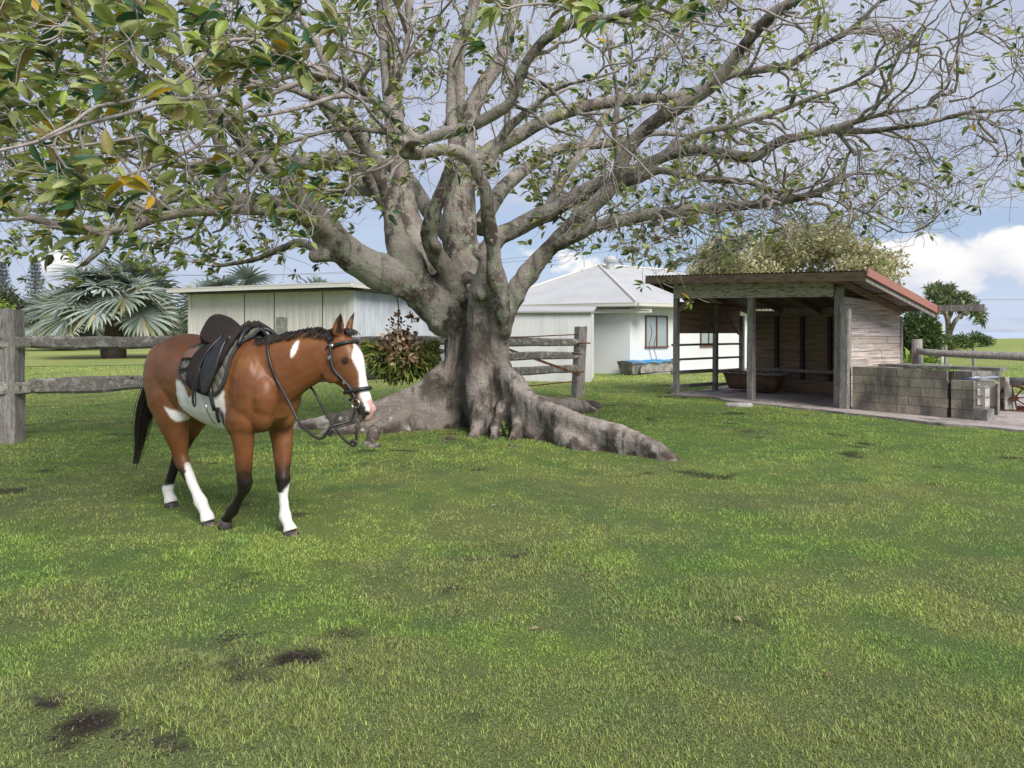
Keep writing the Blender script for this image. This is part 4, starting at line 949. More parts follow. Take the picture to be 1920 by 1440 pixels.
def buttress(rows, z0=-.12, n=10):
    """a wall-like root: (pixel x, depth, top z, thickness m) from trunk outwards"""
    q = catmull([((px - 960) / FPX * Y, Y, zt_, th) for px, Y, zt_, th in rows], .12); rings = []
    for i in range(len(q)):
        t = nrm((q[min(i + 1, len(q) - 1)] - q[max(i - 1, 0)])[:3] * (1, 1, 0)); s_ = np.array((-t[1], t[0], 0)); c, zt_, th = q[i][:3] * (1, 1, 0), q[i][2], q[i][3]
        ring = []
        for a in np.linspace(-.2 * math.pi, 1.2 * math.pi, n):
            wz = math.sin(a); k = th * (1 + .9 * max(0, (.4 - (wz * .5 + .5))))
            ring.append(c + s_ * k * math.cos(a) + np.array((0, 0, z0 + (zt_ - z0) * (wz * .5 + .5) if wz < 0 else zt_ - (1 - wz) * min(th, (zt_ - z0) * .5))))
        ring[0][2] = z0; ring[-1][2] = z0
        rings.append(ring)
    tr_mb.loft(rings)
buttress([(876, 11.0, 1.6, .20), (850, 10.78, 1.20, .15), (822, 10.58, .92, .13), (785, 10.45, .72, .12), (740, 10.40, .56, .12), (700, 10.42, .44, .12), (660, 10.5, .32, .12), (610, 10.6, .20, .11), (545, 10.7, .09, .09), (500, 10.8, -.04, .08)])
buttress([(900, 10.7, 1.5, .2), (945, 10.25, 1.12, .15), (970, 9.95, .82, .14), (1000, 9.65, .64, .14), (1035, 9.35, .52, .14), (1075, 9.05, .45, .14), (1120, 8.8, .38, .13), (1165, 8.55, .32, .13), (1215, 8.3, .23, .12), (1255, 8.1, .08, .10), (1280, 8.0, -.06, .08)])
buttress([(930, 10.9, 1.2, .2), (975, 11.4, .6, .18), (1020, 12.0, .36, .16), (1060, 12.5, .28, .16), (1100, 12.8, .2, .2), (1120, 12.9, -.05, .14)])
buttress([(905, 10.6, 1.1, .22), (905, 10.2, .75, .17), (900, 9.95, .42, .13), (893, 9.8, .2, .10), (880, 9.65, .04, .08), (870, 9.55, -.06, .06)])
buttress([(945, 10.4, 1.0, .14), (962, 10.0, .62, .10), (968, 9.75, .34, .07), (966, 9.55, .17, .055), (955, 9.35, .08, .05), (953, 9.15, -.05, .04)])
buttress([(955, 10.1, .7, .1), (975, 9.85, .45, .08), (990, 9.65, .25, .09), (1010, 9.4, .10, .09), (1030, 9.25, -.05, .07)])
buttress([(940, 10.1, .55, .09), (930, 9.75, .24, .06), (922, 9.55, .10, .05), (915, 9.4, -.04, .04)])
buttress([(760, 10.35, .34, .12), (720, 10.1, .22, .10), (702, 9.9, .17, .07), (700, 9.55, .09, .05), (690, 9.3, .03, .05), (680, 9.2, -.05, .04)])
buttress([(740, 10.4, .3, .12), (660, 10.05, .14, .10), (610, 10.0, .08, .08), (560, 10.1, -.03, .05)])
buttress([(680, 10.5, .2, .10), (620, 10.9, .12, .09), (560, 11.2, .07, .07), (520, 11.4, -.04, .06)])
buttress([(1080, 9.05, .3, .12), (1130, 9.15, .2, .10), (1190, 8.95, .12, .09), (1240, 8.6, .06, .07), (1275, 8.3, -.04, .05)])
buttress([(1050, 9.2, .3, .14), (1075, 8.85, .16, .13), (1100, 8.7, .08, .12), (1135, 8.55, -.05, .09)])
for px, py, r_ in ((700, 838, .07), (845, 825, .07), (868, 828, .05), (960, 838, .05), (1110, 836, .09), (1085, 828, .07), (1080, 760, .14), (1105, 765, .16), (1055, 762, .1), (690, 832, .05), (835, 832, .05)):
    g_ = G(px, py); tr_mb.loft([[g_ + np.array((r_ * 1.3 * s * math.cos(a), r_ * s * math.sin(a), z * r_)) for a in np.arange(9) * 2 * math.pi / 9] for s, z in ((.8, -1), (1.1, -.2), (.95, .5), (.4, .95))])
# bosses and collars where limbs were lost
for px, py, Y, r_ in ((905, 548, 10.02, 28), (896, 480, 10.1, 14), (590, 480, 9.9, 19), (752, 270, 8.55, 14), (760, 288, 8.85, 15), (815, 462, 10.05, 22), (878, 520, 10.3, 20)):
    c = P(px, py, Y); r_ = .72 * r_ / FPX * Y
    tr_mb.loft([[c + r_ * np.array((math.sin(b) * math.cos(a), math.sin(b) * math.sin(a), -math.cos(b))) for a in np.arange(10) * 2 * math.pi / 10] for b in np.linspace(.25, math.pi - .25, 6)])
for nm, q in LIMBS:
    if nm == 'limb': tr_mb.tube(q[:, :3], np.maximum(q[:, 3], .02), 12 if q[0, 3] < .1 else 16, jitter=0)
VX = .024
tv, tn_, tf = remeshed('fig', tr_mb, VX, 5, .5)
# limbs as parts: every face goes to the nearest traced limb, the rest is trunk
kd = kdtree.KDTree(sum(len(q) for nm, q in LIMBS if nm == 'limb')); owner = []; k = 0; li = 0; lim_paths = []
for nm, q in LIMBS:
    if nm != 'limb': continue
    for i, p in enumerate(q): kd.insert(p[:3], k); owner.append((li, np.linalg.norm(p[:3] - q[0, :3]), p[3])); k += 1
    lim_paths.append(q); li += 1
kd.balance()
fc = tv[tf].mean(1)
lab = np.full(len(tf), -1, int)
for i, c in enumerate(fc):
    if c[2] < 1.75: continue
    co, ix, d = kd.find(c); l, s_, r_ = owner[ix]
    if d < r_ * 1.5 + .06 and s_ > .45: lab[i] = l
# bark relief: fluting, rings and lumps
fl = sstep(tv[:, 2], .5, 1.0) * (1 - sstep(tv[:, 2], 2.3, 3.2)) * (np.hypot(tv[:, 0] - TB[0], tv[:, 1] - TB[1]) < 1.5)
disp = (fbm(tv, 3.0, 7, 4) - .5) * .085 + (fbm(tv * (1, 1, .22), 3.4, 19, 3) - .5) * .34 * fl + (fbm(tv * (1, 1, .5), 12, 9, 3) - .5) * .022
thick = sstep(-tv[:, 2], -4.5, -1.2)
tv2 = tv + tn_ * (disp * (.35 + .65 * thick))[:, None]
low = sstep(-tv[:, 2], -2.6, -.3)
tv2 += tn_ * (((fbm(tv * (1, 1, .25), 5.0, 13, 3) - .5) * .06) * low)[:, None]

def bark_mat():
    mt, nt, N, L, b = new_mat('fig bark')
    tc = N.new('ShaderNodeTexCoord')
    def noise(scale, detail=5, stretch=(1, 1, 1), rough=.55):
        mp = N.new('ShaderNodeMapping'); mp.inputs['Scale'].default_value = stretch; L.new(tc.outputs['Object'], mp.inputs[0])
        n = N.new('ShaderNodeTexNoise'); n.inputs['Scale'].default_value = scale; n.inputs['Detail'].default_value = detail; n.inputs['Roughness'].default_value = rough
        L.new(mp.outputs[0], n.inputs['Vector']); return n.outputs['Fac']
    def rg(x, lo, hi, a=0., b_=1.):
        n = N.new('ShaderNodeMapRange'); n.interpolation_type = 'SMOOTHSTEP'; L.new(x, n.inputs[0])
        for i, v in enumerate((lo, hi, a, b_)): n.inputs[i + 1].default_value = v
        return n.outputs[0]
    def mix(f, a, c, blend='MIX'):
        n = N.new('ShaderNodeMix'); n.data_type = 'RGBA'; n.blend_type = blend
        if isinstance(f, float): n.inputs[0].default_value = f
        else: L.new(f, n.inputs[0])
        for i, x in ((6, a), (7, c)):
            if isinstance(x, tuple): n.inputs[i].default_value = (*x, 1)
            else: L.new(x, n.inputs[i])
        return n.outputs[2]
    def mul(x, y):
        n = N.new('ShaderNodeMath'); n.operation = 'MULTIPLY'; L.new(x, n.inputs[0])
        if isinstance(y, float): n.inputs[1].default_value = y
        else: L.new(y, n.inputs[1])
        return n.outputs[0]
    c = mix(rg(noise(1.1, 4), .35, .65), (.235, .192, .170), (.40, .350, .320))
    c = mix(rg(noise(2.3, 7, (1, 1, .5), .62), .46, .58), c, (.100, .080, .070))
    att = N.new('ShaderNodeAttribute'); att.attribute_name = 'col'
    sp = N.new('ShaderNodeSeparateColor'); L.new(att.outputs['Color'], sp.inputs[0])
    lich = mul(rg(noise(6.5, 6), .47, .60), sp.outputs[0])
    c = mix(mul(lich, .85), c, (.315, .335, .245))
    c = mix(mul(rg(noise(16, 4), .58, .66), sp.outputs[0]), c, (.40, .41, .36))
    c = mix(mul(rg(noise(20, 4), .62, .70), rg(noise(1.7, 3), .45, .62)), c, (.06, .052, .046))
    c = mix(mul(rg(noise(9, 5), .60, .66), sp.outputs[1]), c, (.47, .465, .44))
    # ring scars across the bark
    wv = N.new('ShaderNodeTexWave'); wv.wave_type = 'BANDS'; wv.bands_direction = 'Z'; wv.inputs['Scale'].default_value = 5.5; wv.inputs['Distortion'].default_value = 6; wv.inputs['Detail'].default_value = 3
    L.new(tc.outputs['Object'], wv.inputs['Vector'])
    c = mix(mul(rg(noise(13, 5, (1, 1, .14)), .60, .68), .65), c, (.075, .064, .058))
    c = mix(mul(rg(wv.outputs['Fac'], .90, 1.0), .14), c, (.11, .095, .085))
    fn = noise(70, 5)
    g = N.new('ShaderNodeCombineColor'); v = rg(fn, .25, .75, .72, 1.28)
    for i in range(3): L.new(v, g.inputs[i])
    c = mix(1.0, c, g.outputs[0], 'MULTIPLY')
    c = mix(mul(rg(noise(7, 5), .36, .58), sp.outputs[2]), c, (.075, .058, .048))
    L.new(c, b.inputs['Base Color']); b.inputs['Roughness'].default_value = .9; b.inputs['Specular IOR Level'].default_value = .2
    ad = N.new('ShaderNodeMath'); ad.operation = 'ADD'; L.new(fn, ad.inputs[0]); L.new(mul(noise(18, 5), 1.6), ad.inputs[1])
    bp = N.new('ShaderNodeBump'); bp.inputs['Strength'].default_value = .75; bp.inputs['Distance'].default_value = .02; L.new(ad.outputs[0], bp.inputs['Height']); L.new(bp.outputs[0], b.inputs['Normal'])
    return mt
M['bark'] = bark_mat()
# lichen grows on old upper sides and on the trunk; white crust low on the left buttress
lm = np.clip(.25 + .9 * fbm(tv, .9, 3, 3) - .25, 0, 1) * (sstep(tv[:, 2], 1.2, 2.2) * (1 - .55 * sstep(np.abs(tv[:, 0] - TB[0]), 1.0, 3.2)) + .25)
wm = (1 - sstep(tv[:, 2], .25, .6)) * sstep(-tv[:, 0], 1.0, 1.6)
tcol = np.stack([np.clip(lm * 1.5, 0, 1), wm, 1 - sstep(tv[:, 2], .03, .16)], 1)
def sub_mesh(nm, mask, parent, material):
    ff = tf[mask]
    if len(ff) == 0: return None
    u, inv = np.unique(ff, return_inverse=True)
    return np_mesh(nm, tv2[u], inv.reshape(-1, 4), material, parent, cols=tcol[u], smooth=True)
trunk = sub_mesh('trunk', lab < 0, fig, M['bark'])
for l in range(li):
    if (lab == l).sum() > 20: sub_mesh('limb', lab == l, fig, M['bark'])

# --- skeleton for the fine branching
nodes, par, rad_min, tan, depth_ = [], [], [], [], []
def add_chain(q, fixed):
    prev = -1
    for i, p in enumerate(q):
        nodes.append(np.array(p[:3])); par.append(prev); rad_min.append(p[3] if fixed else 0.0)
        t = q[min(i + 1, len(q) - 1)][:3] - q[max(i - 1, 0)][:3]; tan.append(nrm(t)); prev = len(nodes) - 1
for nm, q in LIMBS:
    add_chain(q, True)
n_fixed = len(nodes)
chain_kind = []
for nm, q in LIMBS: chain_kind += [nm] * len(q)

YLOW = np.array([(-200, 470), (0, 478), (150, 500), (300, 490), (430, 500), (560, 480), (640, 420), (760, 350), (950, 360), (1050, 470), (1150, 470), (1280, 505), (1420, 455), (1560, 440), (1660, 455), (1760, 420), (1850, 385), (1960, 360), (2100, 340)], float)
def ylow(px): return np.interp(px, YLOW[:, 0], YLOW[:, 1])
attr = []
def spray(n, px, py, Y, leaf, pw=1.0, lowfrac=0.0):
    k = 0
    while k < n:
        x = px[0] + (px[1] - px[0]) * rng.random(); y = py[0] + (py[1] - py[0]) * rng.random() ** pw; d = Y[0] + (Y[1] - Y[0]) * rng.random()
        if lowfrac and rng.random() < lowfrac: y = ylow(x) - rng.random() ** 1.5 * 110
        if y > ylow(x): continue
        p = P(x, y, d)
        if d < 5 and p[2] < 2.15: continue
        attr.append((p, leaf, d)); k += 1
spray(44, (-120, 360), (-60, 280), (3.4, 5.2), 1.0)
spray(14, (-60, 300), (230, 400), (3.5, 5.2), 1.0)
spray(28, (200, 640), (-80, 130), (3.2, 5.2), .95, 1.3)
spray(18, (640, 1320), (-80, 60), (3.4, 5.2), .9, 1.4)
spray(9, (1300, 1960), (-80, 40), (4.2, 6.0), .8)
spray(150, (-120, 560), (-60, 400), (4.8, 8.0), .85, 1.15)
spray(200, (-150, 700), (-60, 470), (7.5, 11), .75, .8)
spray(230, (-150, 720), (150, 500), (11, 15), .85, .6, .4)
spray(200, (600, 1350), (-60, 330), (7.0, 11), .32)
spray(300, (650, 1420), (-60, 420), (11, 15), .85)
spray(120, (1000, 1480), (300, 500), (10.5, 13.5), .7, 1, .5)
spray(180, (1250, 1700), (-60, 440), (7.5, 11), .32)
spray(130, (1550, 2020), (-60, 400), (7.0, 9.8), .28)
spray(100, (1250, 1780), (250, 455), (8.4, 10), .16, 1, .7)
spray(270, (1000, 1960), (-70, 440), (7.5, 11), .06)
spray(90, (150, 950), (-70, 440), (6.5, 11), .08)
spray(60, (-100, 700), (20, 380), (4.2, 7), .10)
spray(40, (-700, 2600), (-700, -70), (6, 14), .7)
spray(50, (-900, -150), (-300, 430), (6, 12), .85)
spray(40, (1990, 2600), (-400, 330), (6, 11), .7)

A = np.array([a[0] for a in attr]); used = np.zeros(len(A), bool)
UP = np.array((0, 0, 1.0)); tips = []; scaffold = {}
def grow(ix, target, curl):
    p0 = nodes[ix]; L_ = np.linalg.norm(target - p0); dr_ = nrm(target - p0)
    t0 = tan[ix]; outw = nrm(np.array((p0[0] - TB[0], p0[1] - TB[1], 0.0)))
    if np.dot(t0, dr_) < -.3: t0 = dr_
    s0 = nrm(t0 * .9 + dr_ * .7 + rng.normal(0, .25, 3)); e1 = nrm(dr_ * .8 + UP * curl * rng.normal(.6, .5) + outw * .3 + rng.normal(0, .25, 3))
    c1 = p0 + s0 * L_ * .38; c2 = target - e1 * L_ * .34; n = max(4, int(L_ / .085)); prev = ix
    wob = rng.normal(0, 1, (3, 3)) * min(.05, L_ * .035); ph = rng.random(3) * 6.28
    for i in range(1, n + 1):
        t = i / n; p = (1 - t) ** 3 * p0 + 3 * (1 - t) ** 2 * t * c1 + 3 * (1 - t) * t * t * c2 + t ** 3 * target
        env = math.sin(t * math.pi)
        for k in range(3): p = p + wob[k] * math.sin(t * (5 + 4 * k) * max(1, L_) * .9 + ph[k]) * env
        nodes.append(p); par.append(prev); rad_min.append(0.0); tan.append(nrm(p - nodes[prev])); prev = len(nodes) - 1
    return prev
# mid-sized crooked boughs between the limbs and the twigs
kd = kdtree.KDTree(n_fixed)
for i in range(n_fixed): kd.insert(nodes[i], i)
kd.balance()
k = 0
while k < 290:
    x = rng.uniform(-120, 1960); y = rng.uniform(-70, ylow(x) - 25); d = rng.uniform(7.2, 11.2); p = P(x, y, d)
    if 700 < x < 1000 and y > 300: continue
    hits = [h for h in kd.find_range(p, 3.2) if h[2] > .55 and nodes[h[1]][2] > 2.6 and chain_kind[h[1]] == 'limb' and rad_min[h[1]] < .12]
    if not hits: k += .2; continue
    hits.sort(key=lambda h: h[2] - .9 * float(np.dot(tan[h[1]], nrm(p - nodes[h[1]])))); ix = hits[0][1]; i0 = len(nodes)
    r0 = min(rad_min[ix] * .62, rng.uniform(.012, .034)); e = grow(ix, p, .3); n = len(nodes) - i0
    for q in range(n): scaffold[i0 + q] = r0 * (1 - .62 * q / n)
    k += 1
rounds = 0
while not used.all() and rounds < 60:
    kd = kdtree.KDTree(len(nodes))
    for i, p in enumerate(nodes): kd.insert(p, i)
    kd.balance()
    todo = np.where(~used)[0]; ds = []
    for j in todo:
        co, ix, d = kd.find(A[j]); ds.append((d, j, ix))
    ds.sort(key=lambda t: t[0]); take = max(40, len(ds) // 7)
    for d, j, ix in ds[:take]:
        used[j] = True
        if ix < n_fixed and chain_kind[ix] == 'limb' and ix > 0 and nodes[ix][2] < 1.9: continue
        end = grow(ix, A[j], .8); tips.append((end, attr[j][1], attr[j][2]))
        # a fork or two of finer twigs
        L_ = min(1.0, .3 + .35 * d)
        chain = [end]
        while len(chain) < 14 and par[chain[-1]] >= n_fixed: chain.append(par[chain[-1]])
        for q in range(rng.integers(1, 4)):
            b = chain[rng.integers(0, len(chain))]
            tgt = nodes[b] + nrm(tan[b] + rng.normal(0, .6, 3) + UP * .15) * (.18 + .5 * rng.random()) * (.6 if attr[j][2] < 5 else 1)
            e2 = grow(b, tgt, 1.3); tips.append((e2, attr[j][1] * .85, attr[j][2]))
    rounds += 1
# bare curling twigs that hang and hook on the right hand fringe
for k in range(420):
    x = rng.uniform(1080, 1900); y = ylow(x) - rng.random() ** 1.4 * 190 - 5; p = P(x, y, rng.uniform(8.2, 10.8))
    if k % 20 == 0:
        kd = kdtree.KDTree(len(nodes))
        for i, q in enumerate(nodes): kd.insert(q, i)
        kd.balance()
    co, ix, d = kd.find(p)
    if d > 1.6: continue
    cur = grow(ix, p, -.4); dirn = nrm(tan[cur] + (0.2, 0, -.5))
    prev = cur; n = rng.integers(7, 14); ax = nrm(np.cross(dirn, UP) + rng.normal(0, .4, 3)); sg = rng.uniform(.10, .26)
    for i in range(n):
        dirn = nrm(dirn + np.cross(ax, dirn) * sg * 1.0); p = nodes[prev] + dirn * .05
        nodes.append(p); par.append(prev); rad_min.append(0); tan.append(dirn); prev = len(nodes) - 1
    if rng.random() < .3: tips.append((prev, .35, 9))
nodes_a = np.array(nodes); par_a = np.array(par); N_ = len(nodes)
flow = np.zeros(N_); has_child = np.zeros(N_, bool)
has_child[par_a[par_a >= 0]] = True
EXP = 2.35; rt = .0034
flow[~has_child] = rt ** EXP
for i in range(N_ - 1, -1, -1):
    if par_a[i] >= 0: flow[par_a[i]] += flow[i]
radn = np.minimum(flow ** (1 / EXP), .05); radn[:n_fixed] = np.maximum(np.array(rad_min[:n_fixed]), .006)
for i in range(n_fixed, N_):
    pr = par_a[i]; radn[i] = min(radn[i], radn[pr] * .96 if pr >= n_fixed else radn[pr] * .8)
radn = np.maximum(radn, .0026)
for i, r_ in scaffold.items(): radn[i] = max(radn[i], r_)
# chains -> tubes, gathered into boughs: one part for each bough that leaves a limb
root = np.full(N_, -1, int); main_child = np.full(N_, -1, int); best = np.zeros(N_)
for i in range(n_fixed, N_):
    pr = par_a[i]
    root[i] = i if pr < n_fixed else root[pr]
    if pr >= n_fixed and flow[i] > best[pr]: best[pr] = flow[i]; main_child[pr] = i
boughs = {}
for i in range(n_fixed, N_):
    pr = par_a[i]
    if pr >= n_fixed and main_child[pr] == i: continue
    ch = [pr, i]; 
    while main_child[ch[-1]] >= 0: ch.append(main_child[ch[-1]])
    mb = boughs.setdefault(root[i], MB()); r_ = radn[ch].copy(); r_[0] = min(r_[0], r_[1] * 1.5)
    mb.tube(nodes_a[ch], r_, 6 if r_[1] > .012 else (5 if r_[1] > .007 else 4), cap=False)
k = 0
for nm, q in LIMBS:
    if nm == 'branch':
        mb = MB(); mb.tube(q[:, :3], np.maximum(q[:, 3], .005), 8, jitter=.08); boughs[('b', k)] = mb
    k += 1
M['twig'] = mat('twig bark', (.26, .222, .206), (.40, .36, .34), scale=9, thr=(.4, .62), fine=60, var=.3, bump=.2, rough=.9, spec=.15)
order = sorted(boughs.values(), key=lambda m_: -len(m_.v))
for mb in order[:99]: mb.build('branch', M['twig'], fig, True)
rest = MB()
for mb in order[99:]:
    o = len(rest.v); rest.v += mb.v; rest.f += [tuple(i + o for i in f) for f in mb.f]; rest.c += mb.c
tag(rest.build('branch', M['twig'], fig, True), kind='stuff')

# --- leaves: whorls at the twig ends, blown a little to the left
def leaf_template(ns=5, fold=.26, droop=.12, tipw=.0):
    V = []
    for i in range(ns + 1):
        t = i / ns; w = (math.sin(math.pi * min(1, t ** .85)) ** .8) * .5
        if i == 0: w = .03
        if i == ns: w = .0
        for s_ in (-1, 0, 1): V.append((t, s_ * w, -droop * t * t + abs(s_) * w * fold))
    F = [(i * 3 + a, (i + 1) * 3 + a, (i + 1) * 3 + a + 1, i * 3 + a + 1) for i in range(ns) for a in (0, 1)]
    return np.array(V), np.array(F)
def scatter_leaves(pos, dirs, nor, length, width, col, tmpl):
    Tv, Tf = tmpl; n = len(pos)
    d = dirs / np.linalg.norm(dirs, axis=1)[:, None]
    b = np.cross(nor, d); b /= np.linalg.norm(b, axis=1)[:, None] + 1e-9; nn_ = np.cross(d, b)
    V = pos[:, None, :] + Tv[None, :, 0:1] * (d * length[:, None])[:, None, :] + Tv[None, :, 1:2] * (b * width[:, None])[:, None, :] + Tv[None, :, 2:3] * (nn_ * length[:, None])[:, None, :]
    F = (Tf[None] + (np.arange(n) * len(Tv))[:, None, None]).reshape(-1, 4)
    shade = np.ones(len(Tv)); shade[1::3] = 1.18
    C = (col[:, None, :] * shade[None, :, None]).reshape(-1, 3)
    return V.reshape(-1, 3), F, C
lp, ld, ln_, ll, lw, lc = [], [], [], [], [], []
WIND = np.array((-.75, -.10, .02))
for e, leaf, dep in tips:
    if rng.random() > leaf * .92: continue
    if dep < 5 and rng.random() < .25: continue
    c = nodes_a[e]; t = tan[e]; m_ = rng.integers(5, 10) if leaf > .6 else rng.integers(3, 7)
    tone = rng.random()
    for k in range(m_):
        back = rng.random() * .10
        a = rng.random() * 6.283; u = nrm(np.cross(t, (0.3, .2, 1))); v = np.cross(t, u)
        d = nrm(t * rng.uniform(-.1, .9) + (u * math.cos(a) + v * math.sin(a)) * .75 + WIND * rng.uniform(.6, 1.9) + np.array((0, 0, rng.normal(0, .25))))
        nr_ = nrm(np.array((0, -.35, .9)) + rng.normal(0, .5, 3) + t * .2)
        L_ = rng.uniform(.10, .185) * (1.0 if leaf > .45 else .8)
        if rng.random() < .14: L_ *= .55
        lp.append(c - t * back + d * .035); ld.append(d); ln_.append(nr_); ll.append(L_); lw.append(L_ * rng.uniform(.36, .48))
        r_ = rng.random()
        if r_ < .17: cc = np.array((.042, .10, .045)) * rng.uniform(.8, 1.5)
        elif r_ < .52: cc = np.array((.21, .25, .06)) * rng.uniform(.75, 1.3)
        elif r_ < .78: cc = np.array((.39, .43, .17)) * rng.uniform(.8, 1.25)
        elif r_ < .90: cc = np.array((.27, .225, .08)) * rng.uniform(.7, 1.2)
        elif r_ < .985: cc = np.array((.34, .44, .08)) * rng.uniform(.8, 1.15)
        else: cc = np.array((.50, .31, .03))
        lc.append(cc * (.8 + .4 * tone))
lv, lf_, lcol = scatter_leaves(np.array(lp), np.array(ld), np.array(ln_), np.array(ll), np.array(lw), np.array(lc), leaf_template())
M['leaf'] = mat('fig leaf', None, attr=True, var=.12, fine=25, bump=0, rough=.38, spec=.4, trans=.42)
crown = np_mesh('crown', lv, lf_, M['leaf'], fig, cols=lcol, smooth=True)
print('TREE nodes', N_, 'leaves', len(lp), 'boughs', len(boughs), 'trunk faces', len(tf))
# ================================================================== THE HORSE
HO = np.array((-2.30, 5.40, 0.)); th_ = R(35)
HF = np.array((math.cos(th_), -math.sin(th_), 0)); HL = np.array((math.sin(th_), math.cos(th_), 0))   # forward, left
def H(s, l, z): return HO + HF * s + HL * l + np.array((0, 0, z))
UPZ = np.array((0, 0, 1.))
def ering(c, u, v, a, b, n=24, e=2.3, vneg=None):
    """ring of half width a along u and half height b along v (below: vneg)"""
    r = []
    for t in np.arange(n) * 2 * math.pi / n:
        ca, sa = math.cos(t), math.sin(t); k = (abs(ca) ** e + abs(sa) ** e) ** (-1 / e)
        bb = b if sa >= 0 or vneg is None else vneg
        r.append(c + u * (a * k * ca) + v * (bb * k * sa))
    return r
TORSO = np.array([  # s, top, bottom, half width
 (-.825, 1.24, 1.06, .05), (-.79, 1.33, .93, .15), (-.70, 1.425, .86, .215), (-.58, 1.475, .83, .255), (-.45, 1.485, .82, .272), (-.30, 1.455, .80, .272),
 (-.14, 1.40, .775, .278), (.04, 1.372, .755, .288), (.20, 1.385, .742, .288), (.32, 1.42, .735, .272), (.44, 1.462, .735, .245), (.54, 1.45, .75, .225), (.63, 1.37, .785, .215), (.71, 1.27, .83, .195), (.765, 1.17, .87, .15), (.79, 1.08, .95, .08)])
def torso_at(s):
    return [np.interp(s, TORSO[:, 0], TORSO[:, k]) for k in (1, 2, 3)]
def TS(s, phi, off=0.0):
    """point on the trunk at station s, angle phi from the spine (negative = right flank)"""
    t, b, w = torso_at(s); c, hz = (t + b) / 2, (t - b) / 2; e = 2.3
    ca, sa = abs(math.sin(phi)), abs(math.cos(phi)); k = (ca ** e + sa ** e) ** (-1 / e)
    return H(s, (w * k + off) * math.sin(phi), c + (hz * k + off) * math.cos(phi))
def phi_z(s, z):
    t, b, w = torso_at(s); c, hz = (t + b) / 2, (t - b) / 2
    lo, hi = 0, math.pi
    for _ in range(30):
        m = (lo + hi) / 2
        zz = TS(s, m)[2]
        if zz > z: lo = m
        else: hi = m
    return lo

hb_ = MB()
hb_.loft([ering(H(s, 0, (t + b) / 2), HL, UPZ, w, (t - b) / 2) for s, t, b, w in TORSO])
# muscle masses: quarters, shoulder, breast
def blob(c, r, ax=None):
    ax = (HF, HL, UPZ) if ax is None else ax
    hb_.loft([[c + ax[0] * r[0] * math.cos(b) + (ax[1] * r[1] * math.cos(a) + ax[2] * r[2] * math.sin(a)) * math.sin(b) for a in np.arange(14) * 2 * math.pi / 14] for b in np.linspace(.12, math.pi - .12, 9)])
for sd in (-1, 1):
    blob(H(-.58, sd * .155, 1.13), (.235, .12, .29))
    blob(H(.55, sd * .155, 1.06), (.165, .095, .30))
    blob(H(.70, sd * .095, 1.03), (.11, .105, .17))
    blob(H(.51, sd * .165, .86), (.15, .095, .16)); blob(H(.66, sd * .10, .90), (.11, .085, .13))
# neck, bent to the horse's left
NK = [  # s, l, z, half height (perp), half width, tilt angle of the neck axis
 (.46, 0, 1.10, .345, .19), (.60, .01, 1.17, .295, .165), (.74, .045, 1.235, .245, .135), (.87, .10, 1.29, .208, .112), (.99, .165, 1.335, .182, .097), (1.085, .222, 1.362, .145, .085), (1.15, .26, 1.385, .105, .076)]
NP_ = np.array([H(s, l, z) for s, l, z, a, b in NK]); NT = np.gradient(NP_, axis=0); NT /= np.linalg.norm(NT, axis=1)[:, None]
NR = []
for i in range(len(NK)):
    sd = nrm(np.cross(UPZ, NT[i])); up = np.cross(NT[i], sd)
    NR.append((NP_[i], sd, up, NK[i][4], NK[i][3]))
hb_.loft([ering(c, sd, up, w, h, 20, 2.1) for c, sd, up, w, h in NR])
# head
HP = H(1.14, .235, 1.462); hh = nrm(np.array((.93, -.42, 0)))
AX = nrm(hh * .40 + UPZ * -.93); FR = nrm(hh * .93 + UPZ * .40); RS = nrm(np.cross(AX, FR))      # RS: horse's right or left
if np.dot(RS, HL) > 0: RS = -RS                                                                   # RS points to the right side (towards the camera)
HK = 1.0
HEAD = np.array([  # t, front, back, half width
 (-.035, .015, -.05, .040), (.0, .050, -.11, .074), (.05, .076, -.155, .092), (.11, .094, -.196, .106), (.17, .100, -.222, .112), (.23, .096, -.224, .106), (.29, .086, -.186, .088), (.35, .073, -.132, .072), (.41, .063, -.098, .063), (.47, .057, -.078, .058), (.53, .054, -.070, .060), (.585, .046, -.066, .060), (.63, .024, -.060, .052), (.66, -.006, -.044, .030)]); HEAD[:, 0] *= .965
def HS(t, a, off=0.0):
    """point on the head at distance t from the poll; a = 0 front of face, pi/2 right cheek, -pi/2 left cheek, pi jaw"""
    f, b, w = [np.interp(t, HEAD[:, 0], HEAD[:, k]) for k in (1, 2, 3)]; c, hd = (f + b) / 2, (f - b) / 2; e = 2.35
    ca, sa = abs(math.sin(a)), abs(math.cos(a)); k = (ca ** e + sa ** e) ** (-1 / e)
    return HP + AX * t + FR * (c + (hd * k + off) * math.cos(a)) + RS * ((w * k + off) * math.sin(a))
hb_.loft([[HS(t, a) for a in np.arange(24) * 2 * math.pi / 24] for t in HEAD[:, 0]])
def hblob(t, a, off, r): 
    c = HS(t, a, off)
    hb_.loft([[c + AX * r[0] * math.cos(b) + (FR * r[1] * math.cos(q) + RS * r[2] * math.sin(q)) * math.sin(b) for q in np.arange(10) * 2 * math.pi / 10] for b in np.linspace(.15, math.pi - .15, 7)])
for sd in (1, -1):
    hblob(.18, sd * .80, -.012, (.045, .030, .022))        # brow above the eye
    hblob(.22, sd * 1.95, -.012, (.09, .085, .02))         # cheek
    hblob(.565, sd * .62, -.012, (.035, .028, .022))       # nostril wing
hblob(.60, 3.1, -.002, (.028, .03, .035))                 # lower lip and chin
